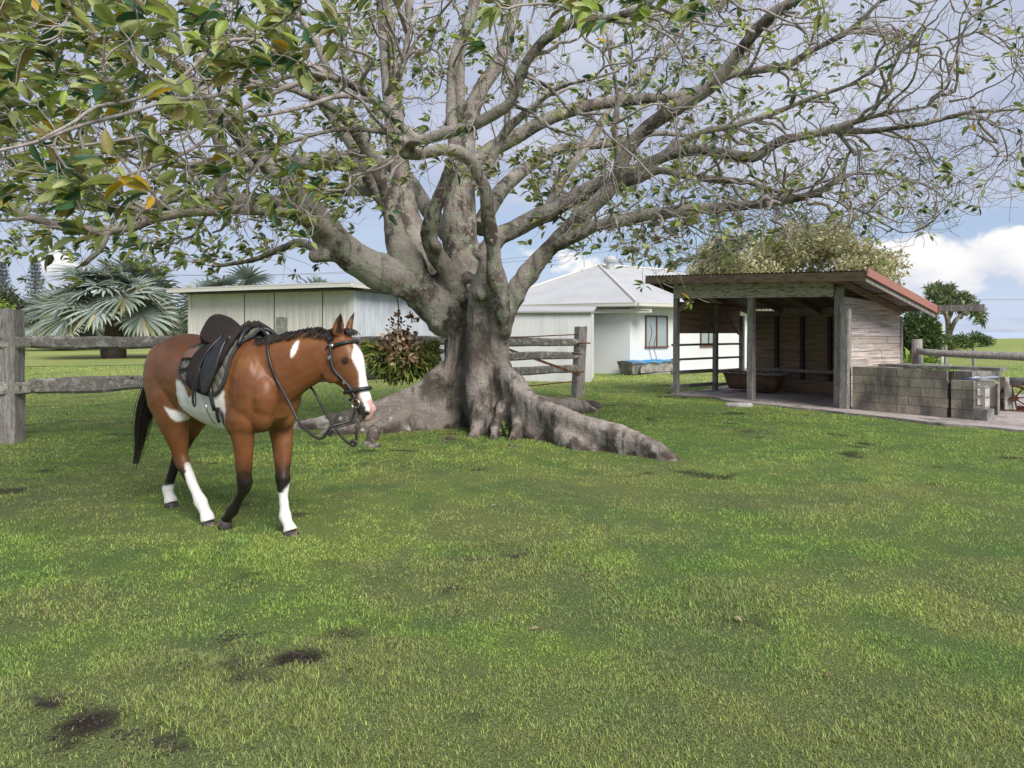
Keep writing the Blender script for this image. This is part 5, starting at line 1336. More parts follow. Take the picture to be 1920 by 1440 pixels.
# ears
EARS = []
for sd in (1, -1):
    b0 = HP + AX * -.005 + FR * .015 + RS * sd * .062; d = nrm(UPZ * .93 + RS * sd * .22 + hh * (.34 if sd > 0 else .12)); fw = nrm(hh * .8 + RS * sd * .6); sdv = nrm(np.cross(d, fw))
    rows = [(0, .036, .028), (.045, .046, .025), (.09, .041, .020), (.135, .025, .013), (.172, .007, .006)]
    hb_.loft([ering(b0 + d * t - fw * .012 * math.sin(t * 18), sdv, fw, a, b, 12, 2) for t, a, b in rows]); EARS.append((b0, d, fw, sdv))
# legs: s, l, z, half depth (fore-aft), half width
LEGS = {
 'RF': [(.50, -.15, .98, .125, .085), (.52, -.165, .84, .105, .078), (.535, -.16, .70, .079, .062), (.53, -.15, .56, .058, .048), (.515, -.14, .455, .045, .040), (.515, -.135, .405, .050, .045), (.50, -.13, .355, .043, .040), (.455, -.125, .30, .031, .029), (.39, -.12, .225, .029, .026), (.335, -.115, .165, .043, .036), (.30, -.112, .135, .037, .034), (.268, -.11, .105, .029, .030), (.24, -.108, .080, .036, .036)],
 'LF': [(.50, .15, .98, .125, .085), (.52, .165, .84, .105, .080), (.56, .155, .68, .080, .064), (.595, .135, .54, .059, .050), (.62, .115, .445, .045, .041), (.632, .108, .395, .049, .045), (.64, .102, .345, .039, .038), (.655, .095, .27, .028, .026), (.675, .09, .185, .030, .027), (.685, .088, .13, .043, .037), (.70, .086, .105, .035, .033), (.725, .084, .078, .030, .030), (.74, .083, .060, .037, .036)],
 'RH': [(-.56, -.14, 1.12, .22, .12), (-.48, -.165, .95, .205, .11), (-.405, -.165, .80, .152, .092), (-.37, -.158, .68, .105, .074), (-.345, -.15, .58, .072, .055), (-.335, -.145, .505, .060, .046), (-.315, -.14, .455, .060, .044), (-.27, -.135, .40, .043, .038), (-.205, -.13, .315, .033, .031), (-.13, -.125, .225, .031, .029), (-.08, -.122, .165, .046, .039), (-.055, -.12, .135, .039, .035), (-.025, -.12, .10, .034, .033), (.0, -.12, .072, .042, .042)],
 'LH': [(-.58, .14, 1.12, .22, .12), (-.55, .15, .95, .19, .11), (-.58, .135, .80, .135, .088), (-.64, .115, .68, .090, .070), (-.69, .095, .58, .066, .054), (-.725, .082, .505, .058, .045), (-.745, .072, .455, .056, .043), (-.76, .06, .39, .042, .037), (-.79, .045, .30, .032, .030), (-.825, .03, .20, .033, .030), (-.84, .022, .145, .046, .038), (-.832, .02, .115, .037, .034), (-.81, .02, .085, .033, .033), (-.795, .02, .066, .040, .040)],
}
for nm in ('LF', 'RH', 'LH'):
    r_ = LEGS[nm][-1]; LEGS[nm].append((r_[0] + .014, r_[1], .030, .046, .045))
for nm, rows in LEGS.items():
    kk = [1.10 + .14 * float(sstep(-r[2], -.75, -.45)) for r in rows]; rows = [(*r[:3], r[3] * k_, r[4] * k_) for r, k_ in zip(rows, kk)]
    p = np.array([H(r[0], r[1], r[2]) for r in rows]); t = np.gradient(p, axis=0); t /= np.linalg.norm(t, axis=1)[:, None]; rings = []
    for i, r in enumerate(rows):
        fw = nrm(HF - t[i] * np.dot(HF, t[i])); sd = np.cross(t[i], fw)
        rings.append(ering(p[i], fw, sd, r[3], r[4], 16, 2.1))
    hb_.loft(rings)
    # point of hock / back of knee
    if nm[1] == 'H':
        i = 6; hb_.loft([ering(p[i] - HF * .045 + UPZ * (k * .03 + .02), HF, HL, .025 * q, .022 * q, 10, 2) for k, q in ((-1.6, .5), (-.5, 1), (.6, 1), (1.5, .5))])
hv, hn, hf = remeshed('horse', hb_, .0105, 5, .5)
d3 = hv - HO; hs, hl, hz = d3 @ HF, d3 @ HL, d3[:, 2]
hv = hv + hn * ((fbm(hv, 6, 3, 3) - .5) * .010)[:, None]
# muscle lines and ribs
hv = hv + hn * (.0035 * np.sin(hs * 42) * sstep(hs, -.28, -.1) * (1 - sstep(hs, .2, .34)) * sstep(hz, .82, .95) * (1 - sstep(hz, 1.2, 1.3)))[:, None]
# coat
bay = np.array((.178, .066, .024)); bay_d = np.array((.055, .021, .010)); blk = np.array((.014, .011, .010)); wht = np.array((.80, .77, .73)); pink = np.array((.62, .38, .34))
n4 = fbm(hv, 9, 5, 4); n5 = fbm(hv, 28, 8, 3); nlow = fbm(hv, 2.6, 15, 3)
col = bay + (np.array((.25, .105, .038)) - bay) * sstep(nlow, .4, .65)[:, None]
col = col + (bay_d - col) * (sstep(hz, 1.28, 1.50) * .55 * (1 - sstep(hs, .70, .82)))[:, None]
col = col * ((.84 + .32 * n5) * (.80 + .40 * n4))[:, None]
def paint(mask, c): 
    global col
    col = col + (np.asarray(c) - col) * np.clip(mask, 0, 1)[:, None]
def edge(x, w=.012): return sstep(x, -w, w)
j = (n4 - .5) * .09 + (fbm(hv, 45, 61, 3) - .5) * .05
# which leg a vertex belongs to, by nearest leg axis
legd = {}
for nm, rows in LEGS.items():
    pp_ = np.array([H(r[0], r[1], r[2]) for r in rows]); pz = np.linspace(0, 1, 60); tt = np.linspace(0, len(rows) - 1, 60)
    fine_ = np.stack([np.interp(tt, range(len(rows)), pp_[:, k]) for k in range(3)], 1)
    legd[nm] = np.min(np.linalg.norm(hv[:, None, :] - fine_[None], axis=2), axis=1)
nearest = np.array(list(legd.keys()))[np.argmin(np.stack(list(legd.values())), 0)]
for nm, top in (('RF', .62), ('LF', .60), ('RH', .56), ('LH', .70)):
    paint((nearest == nm) * (1 - sstep(hz + j * 1.2, top - .22, top)), blk)
m = nearest == 'LF'; front = (hs - .62)
paint(m * edge(.335 + j * .6 + .9 * (hl - .10) - hz), wht)
paint(m * edge(.21 + j * .4 - hz), wht)
m = nearest == 'RH'
ahead = hs - np.interp(hz, [.05, .165, .225, .315, .40, .455, .505], [-.02, -.08, -.13, -.205, -.27, -.315, -.335])
paint(m * edge(.33 + j * .5 + 1.6 * np.clip(ahead, -.1, .1) - hz), wht)
m = nearest == 'LH'
paint(m * edge(.185 + j * .6 - hz), wht)
# hooves' line darker is a part of its own; belly patch on the right flank
right = hl < -.05
top_line = 1.075 + .055 * sstep(-hs, .0, .13) - .07 * np.exp(-((hs - .04) / .055) ** 2) + j * .5
low_line = np.interp(hs, [-.2, -.14, -.04, .05, .12], [.98, .90, .82, .755, .60]) + j * .35
belly = edge(hs + .165 + j * .4) * (1 - edge(hs - .43 + j * .3)) * edge(top_line - hz) * edge(hz - low_line)
paint(belly * (right | (hz < .80)) * (nearest != 'x'), wht)
# white triangle on the right thigh
tri = edge(hz - .795 - j * .3) * edge(.905 + j * .2 - .35 * (hs + .36) - hz) * edge(hs + .345 + (0.88 - hz) * -.75 + j * .2) * edge(-.20 - hs + j * .2)
paint(tri * (hl < -.08), wht)
# little neck flash
def flash(c, r, tilt=.5):
    d = hv - c; a_ = d @ NT[4]; b_ = d[:, 2]; x_ = a_ - b_ * tilt
    return edge(1 - ((x_ / r[0]) ** 2 + (b_ / r[1]) ** 2) + j * 4, .25) * (np.abs(d).max(1) < .2)
nc = NR[3]; neck_r = nc[0] - nc[1] * nc[3] + nc[2] * (nc[4] * .42)
if np.dot(nc[1], HL) < 0: neck_r = nc[0] + nc[1] * nc[3] + nc[2] * (nc[4] * .42)
paint(flash(neck_r + NT[3] * .02, (.022, .062), .55), wht)
# face
dh = hv - HP; ht, hfr, hrs = dh @ AX, dh @ FR, dh @ RS
face = (ht > -.03) & (hfr > -.25) & (np.abs(hrs) < .15) & (hs > .95)
fl, bl_, wl = [np.interp(ht, HEAD[:, 0], HEAD[:, k]) for k in (1, 2, 3)]
frontness = (hfr - (fl + bl_) / 2) / ((fl - bl_) / 2 + 1e-6)
eye_t = .195
dark_face = face * sstep(ht, .10, .2) * sstep(frontness, -.5, .3) * .45
paint(dark_face, np.array((.085, .035, .020)))
bw = np.interp(ht, [.07, .11, .15, .19, .24, .30, .38, .46, .54, .64], [.004, .020, .046, .066, .052, .038, .040, .046, .054, .060])
blaze = edge(bw + j * .10 - np.abs(hrs - .006), .006) * (frontness > .15) * edge(ht - .075, .01) * face
paint(blaze, wht)
muz = face * edge(ht - .53 + j * .2 + .03 * frontness, .014) * sstep(frontness, -.35, .2)
side_m = sstep(np.abs(hrs), .030, .045) * (1 - sstep(ht, .62, .64))
paint(muz * (1 - side_m * .8), pink * .95)
paint(face * sstep(ht, .46, .54) * sstep(np.abs(hrs), .032, .044) * (frontness < .62), np.array((.040, .028, .026)))
paint(face * edge(ht - .585, .012) * (frontness < -.3), pink * .9)
for sd in (1, -1):                                       # nostrils
    c = HS(.592, sd * .80); d = np.linalg.norm((hv - c) * 1.0, axis=1); paint(1 - sstep(d, .014, .024), np.array((.008, .006, .006)))
    c = HS(eye_t, sd * 1.02); d = np.linalg.norm(hv - c, axis=1); paint((1 - sstep(d, .018, .038)) * .85, np.array((.02, .012, .010)))
for b0, d_, fw, sdv in EARS:
    q = hv - b0; a_ = q @ d_; m = (a_ > .012) & (a_ < .18) & (np.linalg.norm(q, axis=1) < .19)
    paint(m * sstep(a_, .10, .145), blk); paint(m * (np.abs(q @ sdv) < .021 - a_ * .05) * ((q @ fw) > .004) * sstep(a_, .015, .03), np.array((.03, .020, .016)))
horse = thing('horse', HO, 'brown and white saddled horse walking across the grass with reins hanging', 'horse')
def coat_mat():
    mt = mat('horse coat', None, attr=True, var=.16, fine=240, rough=.43, spec=.34, bump=.06, dist=.002)
    b = mt.node_tree.nodes['Principled BSDF']; b.inputs['Sheen Weight'].default_value = 0.0; b.inputs['Sheen Roughness'].default_value = .4
    return mt
M['coat'] = coat_mat()
np_mesh('body', hv, hf, M['coat'], horse, cols=col, smooth=True)
M['hoof'] = mat('hoof horn', (.055, .05, .05), (.20, .14, .10), scale=22, thr=(.52, .62), rough=.55, var=.25, fine=60)
M['eye'] = mat('dark eye', (.012, .008, .006), None, rough=.06, spec=.8, var=0, bump=0)
for sd in (1, -1):
    c = HS(eye_t, sd * 1.02, -.006); mb = MB()
    mb.loft([[c + (AX * .020 * math.cos(a) + nrm(UPZ + AX * .1) * .0145 * math.sin(a)) * math.sin(b) + nrm(RS * sd + FR * .4) * .0135 * math.cos(b) for a in np.arange(14) * 2 * math.pi / 14] for b in np.linspace(.05, math.pi - .05, 9)])
    mb.build('eye', M['eye'], horse, True)
for nm in LEGS:
    r = LEGS[nm][-1]; c = H(*r[:3]); mb = MB()
    if nm == 'RF':                                       # toe tipped, sole turned back
        d = nrm(HF * -.42 + UPZ * -.9); fw = nrm(HF * .9 + UPZ * -.42)
    else: d = -UPZ; fw = HF
    L_ = r[2] + .004 if nm != 'RF' else .072
    rows = [(-.1, .046, .044, .0), (.0, .055, .051, .004), (.5, .058, .053, .010), (1, .062, .056, .016)] if nm != 'RF' else [(.0, .042, .042, 0), (.4, .049, .047, .006), (1, .058, .054, .012)]
    sdv = np.cross(d, fw)
    mb.loft([ering(c + d * L_ * t + fw * o, fw, sdv, a, b, 18, 2.0) for t, a, b, o in rows]); mb.build('hoof', M['hoof'], horse, True)

# --- hair
def hair(nm, strands, material, parent):
    mb = MB()
    for pts, w in strands:
        pts = np.asarray(pts); n = len(pts); ww = w * np.array([1 - .85 * (i / (n - 1)) ** 2 for i in range(n)])
        mb.tube(pts, ww, 4, cap=False)
    return mb.build(nm, material, parent, True)
M['hair'] = mat('black horse hair', (.012, .010, .009), (.03, .02, .014), scale=30, rough=.45, var=.3, fine=90, bump=0, spec=.4)
st = []
for k in range(560):
    a = rng.normal(0, 1, 3); w0 = rng.random(); q = []
    dock = [(-.815, -.02, 1.30), (-.865, -.04, 1.22), (-.905, -.07, 1.08), (-.945, -.10, .90), (-.975, -.125, .70), (-1.0, -.14, .50), (-1.01, -.15, .36)]
    ln = rng.uniform(.42, 1.12); spread = [.012, .020, .034, .043, .038, .026, .014]; cen = np.array([H(*d) for d in dock])
    for i, c in enumerate(cen):
        q.append(c + HF * a[0] * spread[i] * .75 + HL * a[1] * spread[i] * .7 + UPZ * 0)
    q = np.array(q); q = catmull(np.hstack([q, np.zeros((7, 1))]), .09)[:, :3]; q = q[:max(4, int(len(q) * min(1, ln * .9)))]
    if ln > 1.02: q[-1] += np.array((-.02, 0, -.06))
    st.append((q, rng.uniform(.0036, .0062)))
hair('tail', st, M['hair'], horse)
st = []
tops = [(c + up * h * .97, sd, up, w) for c, sd, up, w, h in NR]
tp = np.array([t[0] for t in tops]); tp = np.vstack([H(.48, 0, 1.465), tp[1:], HP + AX * -.02 + FR * -.02])
far = NR[3][1] if np.dot(NR[3][1], HL) > 0 else -NR[3][1]
for k in range(2400):
    u = rng.random() * (len(tp) - 1.02) * .999; i = int(u); c = tp[i] + (tp[i + 1] - tp[i]) * (u - i)
    near = -1 if rng.random() < .13 else 1; ln = rng.uniform(.07, .17) * (1 if near > 0 else .03); w0 = .8 + .4 * vnoise(np.array([(u * 2.5, 0, 0)]), 1, 4)[0]
    q = [c - UPZ * .035 + rng.normal(0, .006, 3)]
    q.append(q[0] + UPZ * .046 * w0 + far * .016 * near + NT[3] * rng.normal(-.012, .006))
    q.append(q[1] + far * .040 * near + UPZ * -.004 + NT[3] * rng.normal(-.012, .004)); q.append(q[2] + far * .030 * near - UPZ * (.03 + ln * .5) + NT[3] * rng.normal(-.012, .008)); q.append(q[3] + far * .004 * near - UPZ * ln * .6 + NT[3] * rng.normal(-.004, .008))
    st.append((catmull(np.hstack([np.array(q), np.zeros((5, 1))]), .03)[:, :3], rng.uniform(.0024, .0042)))
hair('mane', st, M['hair'], horse)
st = []
for k in range(120):
    c = HP + AX * -.035 + FR * .0 + RS * rng.normal(0, .020); q = [c + UPZ * -.02, c + UPZ * .015 + FR * .03, c + AX * .02 + FR * (.078 + .006 * rng.random()) + RS * rng.normal(-.01, .018)]
    q.append(q[2] + AX * rng.uniform(.02, .05) + FR * .004 + RS * rng.normal(-.01, .012)); st.append((catmull(np.hstack([np.array(q), np.zeros((4, 1))]), .02)[:, :3], rng.uniform(.003, .005)))
hair('forelock', st, M['hair'], horse)

# ------------------------------------------------------------------ saddle pad
pad = thing('saddle_pad', TS(.15, 0, .01), 'olive grey quilted saddle pad with dark binding lying under the saddle', 'saddle pad')
def pad_s(phi, e):
    """front / rear edge of the pad by angle from the spine"""
    a = abs(phi); t = a / 1.7
    return (.51 - .055 * t) if e > 0 else (-.10 - .03 * math.sin(t * 3.0) + .06 * t * t)
PHM = 1.70
def padpt(u, ph, off):
    a = abs(ph) / PHM; ph = ph * (1 - .17 * (1 - u) ** 1.3 * a)
    s0, s1 = pad_s(ph, -1), pad_s(ph, 1)
    r = max(0, (a - .72) / .28)                          # rounded lower corners
    shr = (1 - math.sqrt(max(0, 1 - r * r))) * .42
    mid = (s0 + s1) / 2; s = mid + (s0 + (s1 - s0) * u - mid) * (1 - shr)
    return s, TS(s, ph, off)
mb = MB(); NU_, NP2 = 110, 170; V = []
for i in range(NU_ + 1):
    for j_ in range(NP2 + 1):
        u = i / NU_; ph = -PHM + 2 * PHM * j_ / NP2
        s, p0_ = padpt(u, ph, 0); q1 = s * 42; q2 = ph * .30 * 42 * 1.0
        puff = (abs(math.sin(q1 + q2)) * abs(math.sin(q1 - q2))) ** .5
        edge_ = min(u, 1 - u, (PHM - abs(ph)) / (2 * PHM) * 2); k = min(1, edge_ / .04)
        V.append(padpt(u, ph, .016 + .011 * puff * k + (.05 * max(0, 1 - abs(ph) / .25) * (.3 + .7 * u)))[1])
n2 = NP2 + 1; V2 = []
for i in range(NU_ + 1):
    for j_ in range(NP2 + 1): V2.append(padpt(i / NU_, -PHM + 2 * PHM * j_ / NP2, .004)[1])
base_i = len(V)
Fs = [(i * n2 + j_, (i + 1) * n2 + j_, (i + 1) * n2 + j_ + 1, i * n2 + j_ + 1) for i in range(NU_) for j_ in range(NP2)]
mb.add(V + V2, Fs + [tuple(reversed([x + base_i for x in f])) for f in Fs]); mb.build('pad_body', M['quilt'], pad, True)
loop = [padpt(u, -PHM, .018)[1] for u in np.linspace(0, 1, 30)] + [padpt(1, ph, .018 + .05 * max(0, 1 - abs(ph) / .25))[1] for ph in np.linspace(-PHM, PHM, 60)] + [padpt(u, PHM, .018)[1] for u in np.linspace(1, 0, 30)] + [padpt(0, ph, .018 + .015 * max(0, 1 - abs(ph) / .25))[1] for ph in np.linspace(PHM, -PHM, 60)]
lp_ = [loop[0]]
for q in loop[1:]:
    if np.linalg.norm(q - lp_[-1]) > .012: lp_.append(q)
mb = MB(); mb.tube(lp_, .013, 7, close=True, cap=False); mb.build('binding', M['piping'], pad, True)

# ------------------------------------------------------------------ saddle
sad = thing('saddle', TS(.2, 0, .1), 'dark suede riding saddle with high cantle strapped on the horse', 'saddle')
mb = MB(); NA, NB = 26, 20; V = []
def seat_pt(t, v, lift=0):
    s = -.03 + .47 * t
    z0 = np.interp(t, [0, .06, .14, .25, .4, .58, .74, .88, 1], [1.60, 1.645, 1.60, 1.535, 1.490, 1.485, 1.515, 1.565, 1.585]) 
    w = np.interp(t, [0, .08, .2, .4, .6, .8, 1], [.155, .20, .20, .160, .115, .085, .060])
    arch = np.interp(t, [0, .1, .3, .6, 1], [.16, .14, .085, .085, .09])
    z = z0 - arch * abs(v) ** 2.2
    if t < .2: s -= 0.03 * (1 - abs(v) ** 2) * (1 - t / .2) - .05 * abs(v) ** 2 * (1 - t / .2)
    return H(s, w * v, z + lift)
for i in range(NA + 1):
    for j_ in range(NB + 1): V.append(seat_pt(i / NA, -1 + 2 * j_ / NB))
for i in range(NA + 1):
    for j_ in range(NB + 1):
        v = -1 + 2 * j_ / NB; t = i / NA; p = seat_pt(t, v); lo = TS(-.03 + .47 * t, v * .55, .035); V.append(p * .35 + lo * .65 if abs(v) < .98 and 0 < i < NA else p * .5 + lo * .5)
nb = NB + 1; b2 = (NA + 1) * nb; Fs = []
for i in range(NA):
    for j_ in range(NB):
        f = (i * nb + j_, (i + 1) * nb + j_, (i + 1) * nb + j_ + 1, i * nb + j_ + 1); Fs += [f, tuple(reversed([x + b2 for x in f]))]
for i in range(NA): Fs += [(i * nb, i * nb + b2, (i + 1) * nb + b2, (i + 1) * nb), (i * nb + NB, (i + 1) * nb + NB, (i + 1) * nb + NB + b2, i * nb + NB + b2)]
for j_ in range(NB): Fs += [(j_, j_ + 1, j_ + 1 + b2, j_ + b2), (NA * nb + j_, NA * nb + j_ + b2, NA * nb + j_ + 1 + b2, NA * nb + j_ + 1)]
mb.add(V, Fs); seat = mb.build('seat', M['suede'], sad, True)
mb = MB(); mb.tube([seat_pt(.035, v, .004) for v in np.linspace(-1, 1, 24)], .011, 7); mb.build('cantle_roll', M['suede'], seat, True)
def flap(side, outline, off, th, material, nm):
    """leather flap between two curves s0(z), s1(z) laid over the trunk"""
    zs = np.linspace(0, 1, 22); V = []
    for a_ in zs:
        z = outline[0][0] + (outline[-1][0] - outline[0][0]) * a_
        s0 = np.interp(-z, [-o[0] for o in outline], [o[1] for o in outline]); s1 = np.interp(-z, [-o[0] for o in outline], [o[2] for o in outline])
        for b_ in np.linspace(0, 1, 14):
            s = s0 + (s1 - s0) * b_; V.append(TS(s, side * phi_z(s, z), off + .012 * math.sin(math.pi * b_)))
    W_ = []
    for a_ in zs:
        z = outline[0][0] + (outline[-1][0] - outline[0][0]) * a_
        s0 = np.interp(-z, [-o[0] for o in outline], [o[1] for o in outline]); s1 = np.interp(-z, [-o[0] for o in outline], [o[2] for o in outline])
        for b_ in np.linspace(0, 1, 14): s = s0 + (s1 - s0) * b_; W_.append(TS(s, side * phi_z(s, z), off - th))
    b0 = len(V); Fs = [(i * 14 + k, (i + 1) * 14 + k, (i + 1) * 14 + k + 1, i * 14 + k + 1) for i in range(21) for k in range(13)]
    Fa = Fs + [tuple(reversed([x + b0 for x in f])) for f in Fs]
    for i in range(21): Fa += [(i * 14, i * 14 + b0, (i + 1) * 14 + b0, (i + 1) * 14), (i * 14 + 13, (i + 1) * 14 + 13, (i + 1) * 14 + 13 + b0, i * 14 + 13 + b0)]
    for k in range(13): Fa += [(k, k + 1, k + 1 + b0, k + b0), (21 * 14 + k, 21 * 14 + k + b0, 21 * 14 + k + 1 + b0, 21 * 14 + k + 1)]
    mb = MB(); mb.add(V + W_, Fa); return mb.build(nm, material, sad, True)
for sd in (-1, 1):
    flap(sd, [(1.385, .02, .40), (1.32, .05, .42), (1.25, .07, .42), (1.18, .08, .40), (1.12, .10, .37), (1.085, .14, .32), (1.07, .19, .27)], .060, .016, M['suede'], 'flap')
    flap(sd, [(1.38, .26, .43), (1.30, .30, .445), (1.22, .31, .44), (1.14, .30, .41), (1.09, .31, .38), (1.06, .33, .36)], .086, .022, M['black_leather'], 'knee_roll')
    flap(sd, [(1.33, -.08, .10), (1.30, -.10, .12), (1.27, -.08, .10)], .048, .012, M['tan'], 'skirt_lining')
    # gullet panel under the pommel
def lay(side, pts, off=.05):
    return [TS(s, side * phi_z(s, z), off) for s, z in pts]
for sd in (-1, 1):
    mb = MB(); q = lay(sd, [(.34, 1.39), (.33, 1.30), (.30, 1.20), (.275, 1.11), (.262, 1.05), (.255, 1.01), (.268, .985), (.285, 1.01), (.288, 1.06), (.295, 1.12), (.31, 1.20)], .105); q = catmull(np.hstack([np.array(q), np.zeros((len(q), 1))]), .03)[:, :3]
    mb.tube(q, .0095, 6, flat=.5); mb.build('stirrup_leather', M['black_leather'], sad, True)
    mb = MB(); mb.tube(lay(sd, [(.355, 1.12), (.36, 1.05), (.37, .99), (.375, .945)], .045), .014, 6); mb.build('girth_strap', M['black_leather'], sad, True)
    for k in (0, 1):
        mb = MB(); mb.tube(lay(sd, [(.372 + .012 * k, .955), (.362 + .04 * k, .92), (.35 + .055 * k, .88), (.345 + .06 * k, .85)], .022), .011, 6); mb.build('strap_end', M['black_leather'], sad, True)
    mb = MB(); mb.tube(lay(sd, [(.268, .985), (.268, .93), (.27, .87), (.275, .83)], .02), .005, 6); mb.build('hanging_cord', M['steel'], sad, True)
    mb = MB(); mb.tube(lay(sd, [(.08, 1.22), (.02, 1.205), (-.03, 1.20), (-.06, 1.21)], .04), .012, 6); mb.build('keeper_strap', M['black_leather'], sad, True)
    mb = MB(); c = TS(.30, sd * phi_z(.30, 1.40), .062); mb.bar(c, c + HF * .03 - UPZ * .012, .01, .02); mb.build('stirrup_bar', M['steel'], sad)
mb = MB(); pts = [TS(.37, p, .012) for p in np.linspace(-2.55, 2.55, 2)]; pts = [TS(.38 - .10 * (1 - abs(abs(p) - math.pi) / .9), p, .010) for p in np.linspace(math.pi - .9, math.pi + .9, 20)]
mb.tube(pts, .012, 6); mb.build('girth', M['black_leather'], sad, True)
# folded back flaps of the pommel: two brown edged rolls running up to the ridge
for sd in (-1, 1):
    mb = MB(); q = [seat_pt(.96, sd * .5, .01), TS(.44, sd * .42, .075), TS(.455, sd * .70, .060), TS(.44, sd * .95, .055), TS(.42, sd * 1.15, .05)]
    mb.tube(catmull(np.hstack([np.array(q), np.zeros((5, 1))]), .03)[:, :3], .020, 8); mb.build('pommel_roll', M['suede'], sad, True)
    mb = MB(); q = [seat_pt(1, sd * .9, .012), TS(.475, sd * .35, .07), TS(.50, sd * .55, .05), TS(.505, sd * .72, .035)]
    mb.tube(catmull(np.hstack([np.array(q), np.zeros((4, 1))]), .03)[:, :3], .016, 8); mb.build('pommel_roll', M['black_leather'], sad, True)

# ------------------------------------------------------------------ bridle
br = thing('bridle', HP, 'black leather bridle with loose hanging reins on the horse head', 'bridle')
def strap(nm, pts, w=.011, m=None, close=False, flat=.45, parent=br, step=.02):
    q = np.array(pts)
    if not close: q = catmull(np.hstack([q, np.zeros((len(q), 1))]), step)[:, :3]
    mb = MB(); mb.tube(q, w, 8, close=close, cap=not close); return mb.build(nm, m or M['black_leather'], parent, True)
strap('noseband', [HS(.405 + .02 * math.cos(a), a, .010) for a in np.linspace(0, 2 * math.pi, 33)[:-1]], .0155, close=True)
strap('browband', [HS(.055 + .02 * math.cos(a), a, .009) for a in np.linspace(-1.45, 1.45, 19)], .0135)
for sd in (1, -1):
    strap('cheek_strap', [HS(t, sd * a, .009) for t, a in ((-.02, 2.0), (.05, 1.55), (.12, 1.62), (.22, 1.62), (.30, 1.62), (.37, 1.60), (.43, 1.62), (.47, 1.65))], .0115)
    strap('throat_lash', [HS(t, sd * a, .012) for t, a in ((.03, 1.75), (.10, 2.25), (.16, 2.45), (.205, 2.75), (.215, math.pi))], .0075)
    c = HS(.057, sd * 1.46, .022); mb = MB(); n_ = nrm(RS * sd + FR * .1)
    mb.loft([[c + (AX * math.cos(a) + FR * math.sin(a)) * .019 * math.sin(b) + n_ * .009 * math.cos(b) for a in np.arange(12) * 2 * math.pi / 12] for b in np.linspace(.1, math.pi - .1, 6)]); mb.build('rosette', M['steel'], br, True)
    c = HS(.50, sd * 1.75, .014); strap('bit_ring', [c + (AX * math.cos(a) + FR * math.sin(a)) * .033 for a in np.linspace(0, 2 * math.pi, 21)[:-1]], .0045, M['steel'], close=True)
    for t in (.13, .33):
        c = HS(t, sd * 1.62, .020); mb = MB(); mb.bar(c - AX * .012, c + AX * .012, .024, .008, up=RS * sd); mb.build('buckle', M['steel'], br)
strap('headpiece', [HS(-.02 - .025 * math.cos(a * .9), a, .012) for a in np.linspace(math.pi - 1.2, math.pi + 1.2, 15)] if False else [HS(-.015, 1.95, .012), HP + AX * -.045 + FR * -.055 + RS * .045, HP + AX * -.06 + FR * -.06, HP + AX * -.045 + FR * -.055 - RS * .045, HS(-.015, -1.95, .012)], .012)
strap('chin_strap', [HS(.46, 1.62, .010), HS(.455, 2.3, .016), HS(.45, math.pi, .02), HS(.455, -2.3, .016), HS(.46, -1.62, .01)], .009)
bR, bL = HS(.515, 1.75, .016), HS(.515, -1.75, .016)
nk = NR[2]; crest = nk[0] + nk[2] * (nk[4] + .012); sgn = -1 if np.dot(nk[1], HL) > 0 else 1
def neck_side(i, a):
    c, sd, up, w, h = NR[i]; s_ = sgn * 1.0
    return c + sd * s_ * (w + .014) * math.sin(a) + up * (h + .014) * math.cos(a)
# rein over the neck: from the bit ring it sags, swings back and climbs the right side of the neck, then down the left
rein1 = [bR, bR + np.array((-.035, -.01, -.10)), P(622, 800, 4.72), P(604, 822, 4.72), P(584, 815, 4.74), P(560, 790, 4.78), P(541, 752, 4.82), neck_side(2, 1.95), neck_side(2, 1.5), neck_side(2, 1.0), neck_side(2, .5), neck_side(2, .12), neck_side(2, -.3)]
strap('rein', rein1, .0095, flat=.35)
rein2 = [bL, P(670, 800, 4.80), P(668, 826, 4.80), P(660, 833, 4.78), P(646, 825, 4.80), P(625, 797, 4.85), P(603, 760, 4.92), P(586, 730, 4.98), neck_side(2, -1.9), neck_side(2, -1.2), neck_side(2, -.5)]
strap('rein', rein2, .0095, flat=.35)
strap('rein_keeper', [P(663, 831, 4.775) + .018 * (np.array((math.cos(a), 0, math.sin(a)))) for a in np.linspace(0, 6.283, 13)[:-1]], .010, close=True)
mb = MB(); c = P(620, 812, 4.72); mb.bar(c + (-.012, 0, -.016), c + (.018, 0, .016), .03, .03); mb.build('rein_stop', M['black_leather'], br)
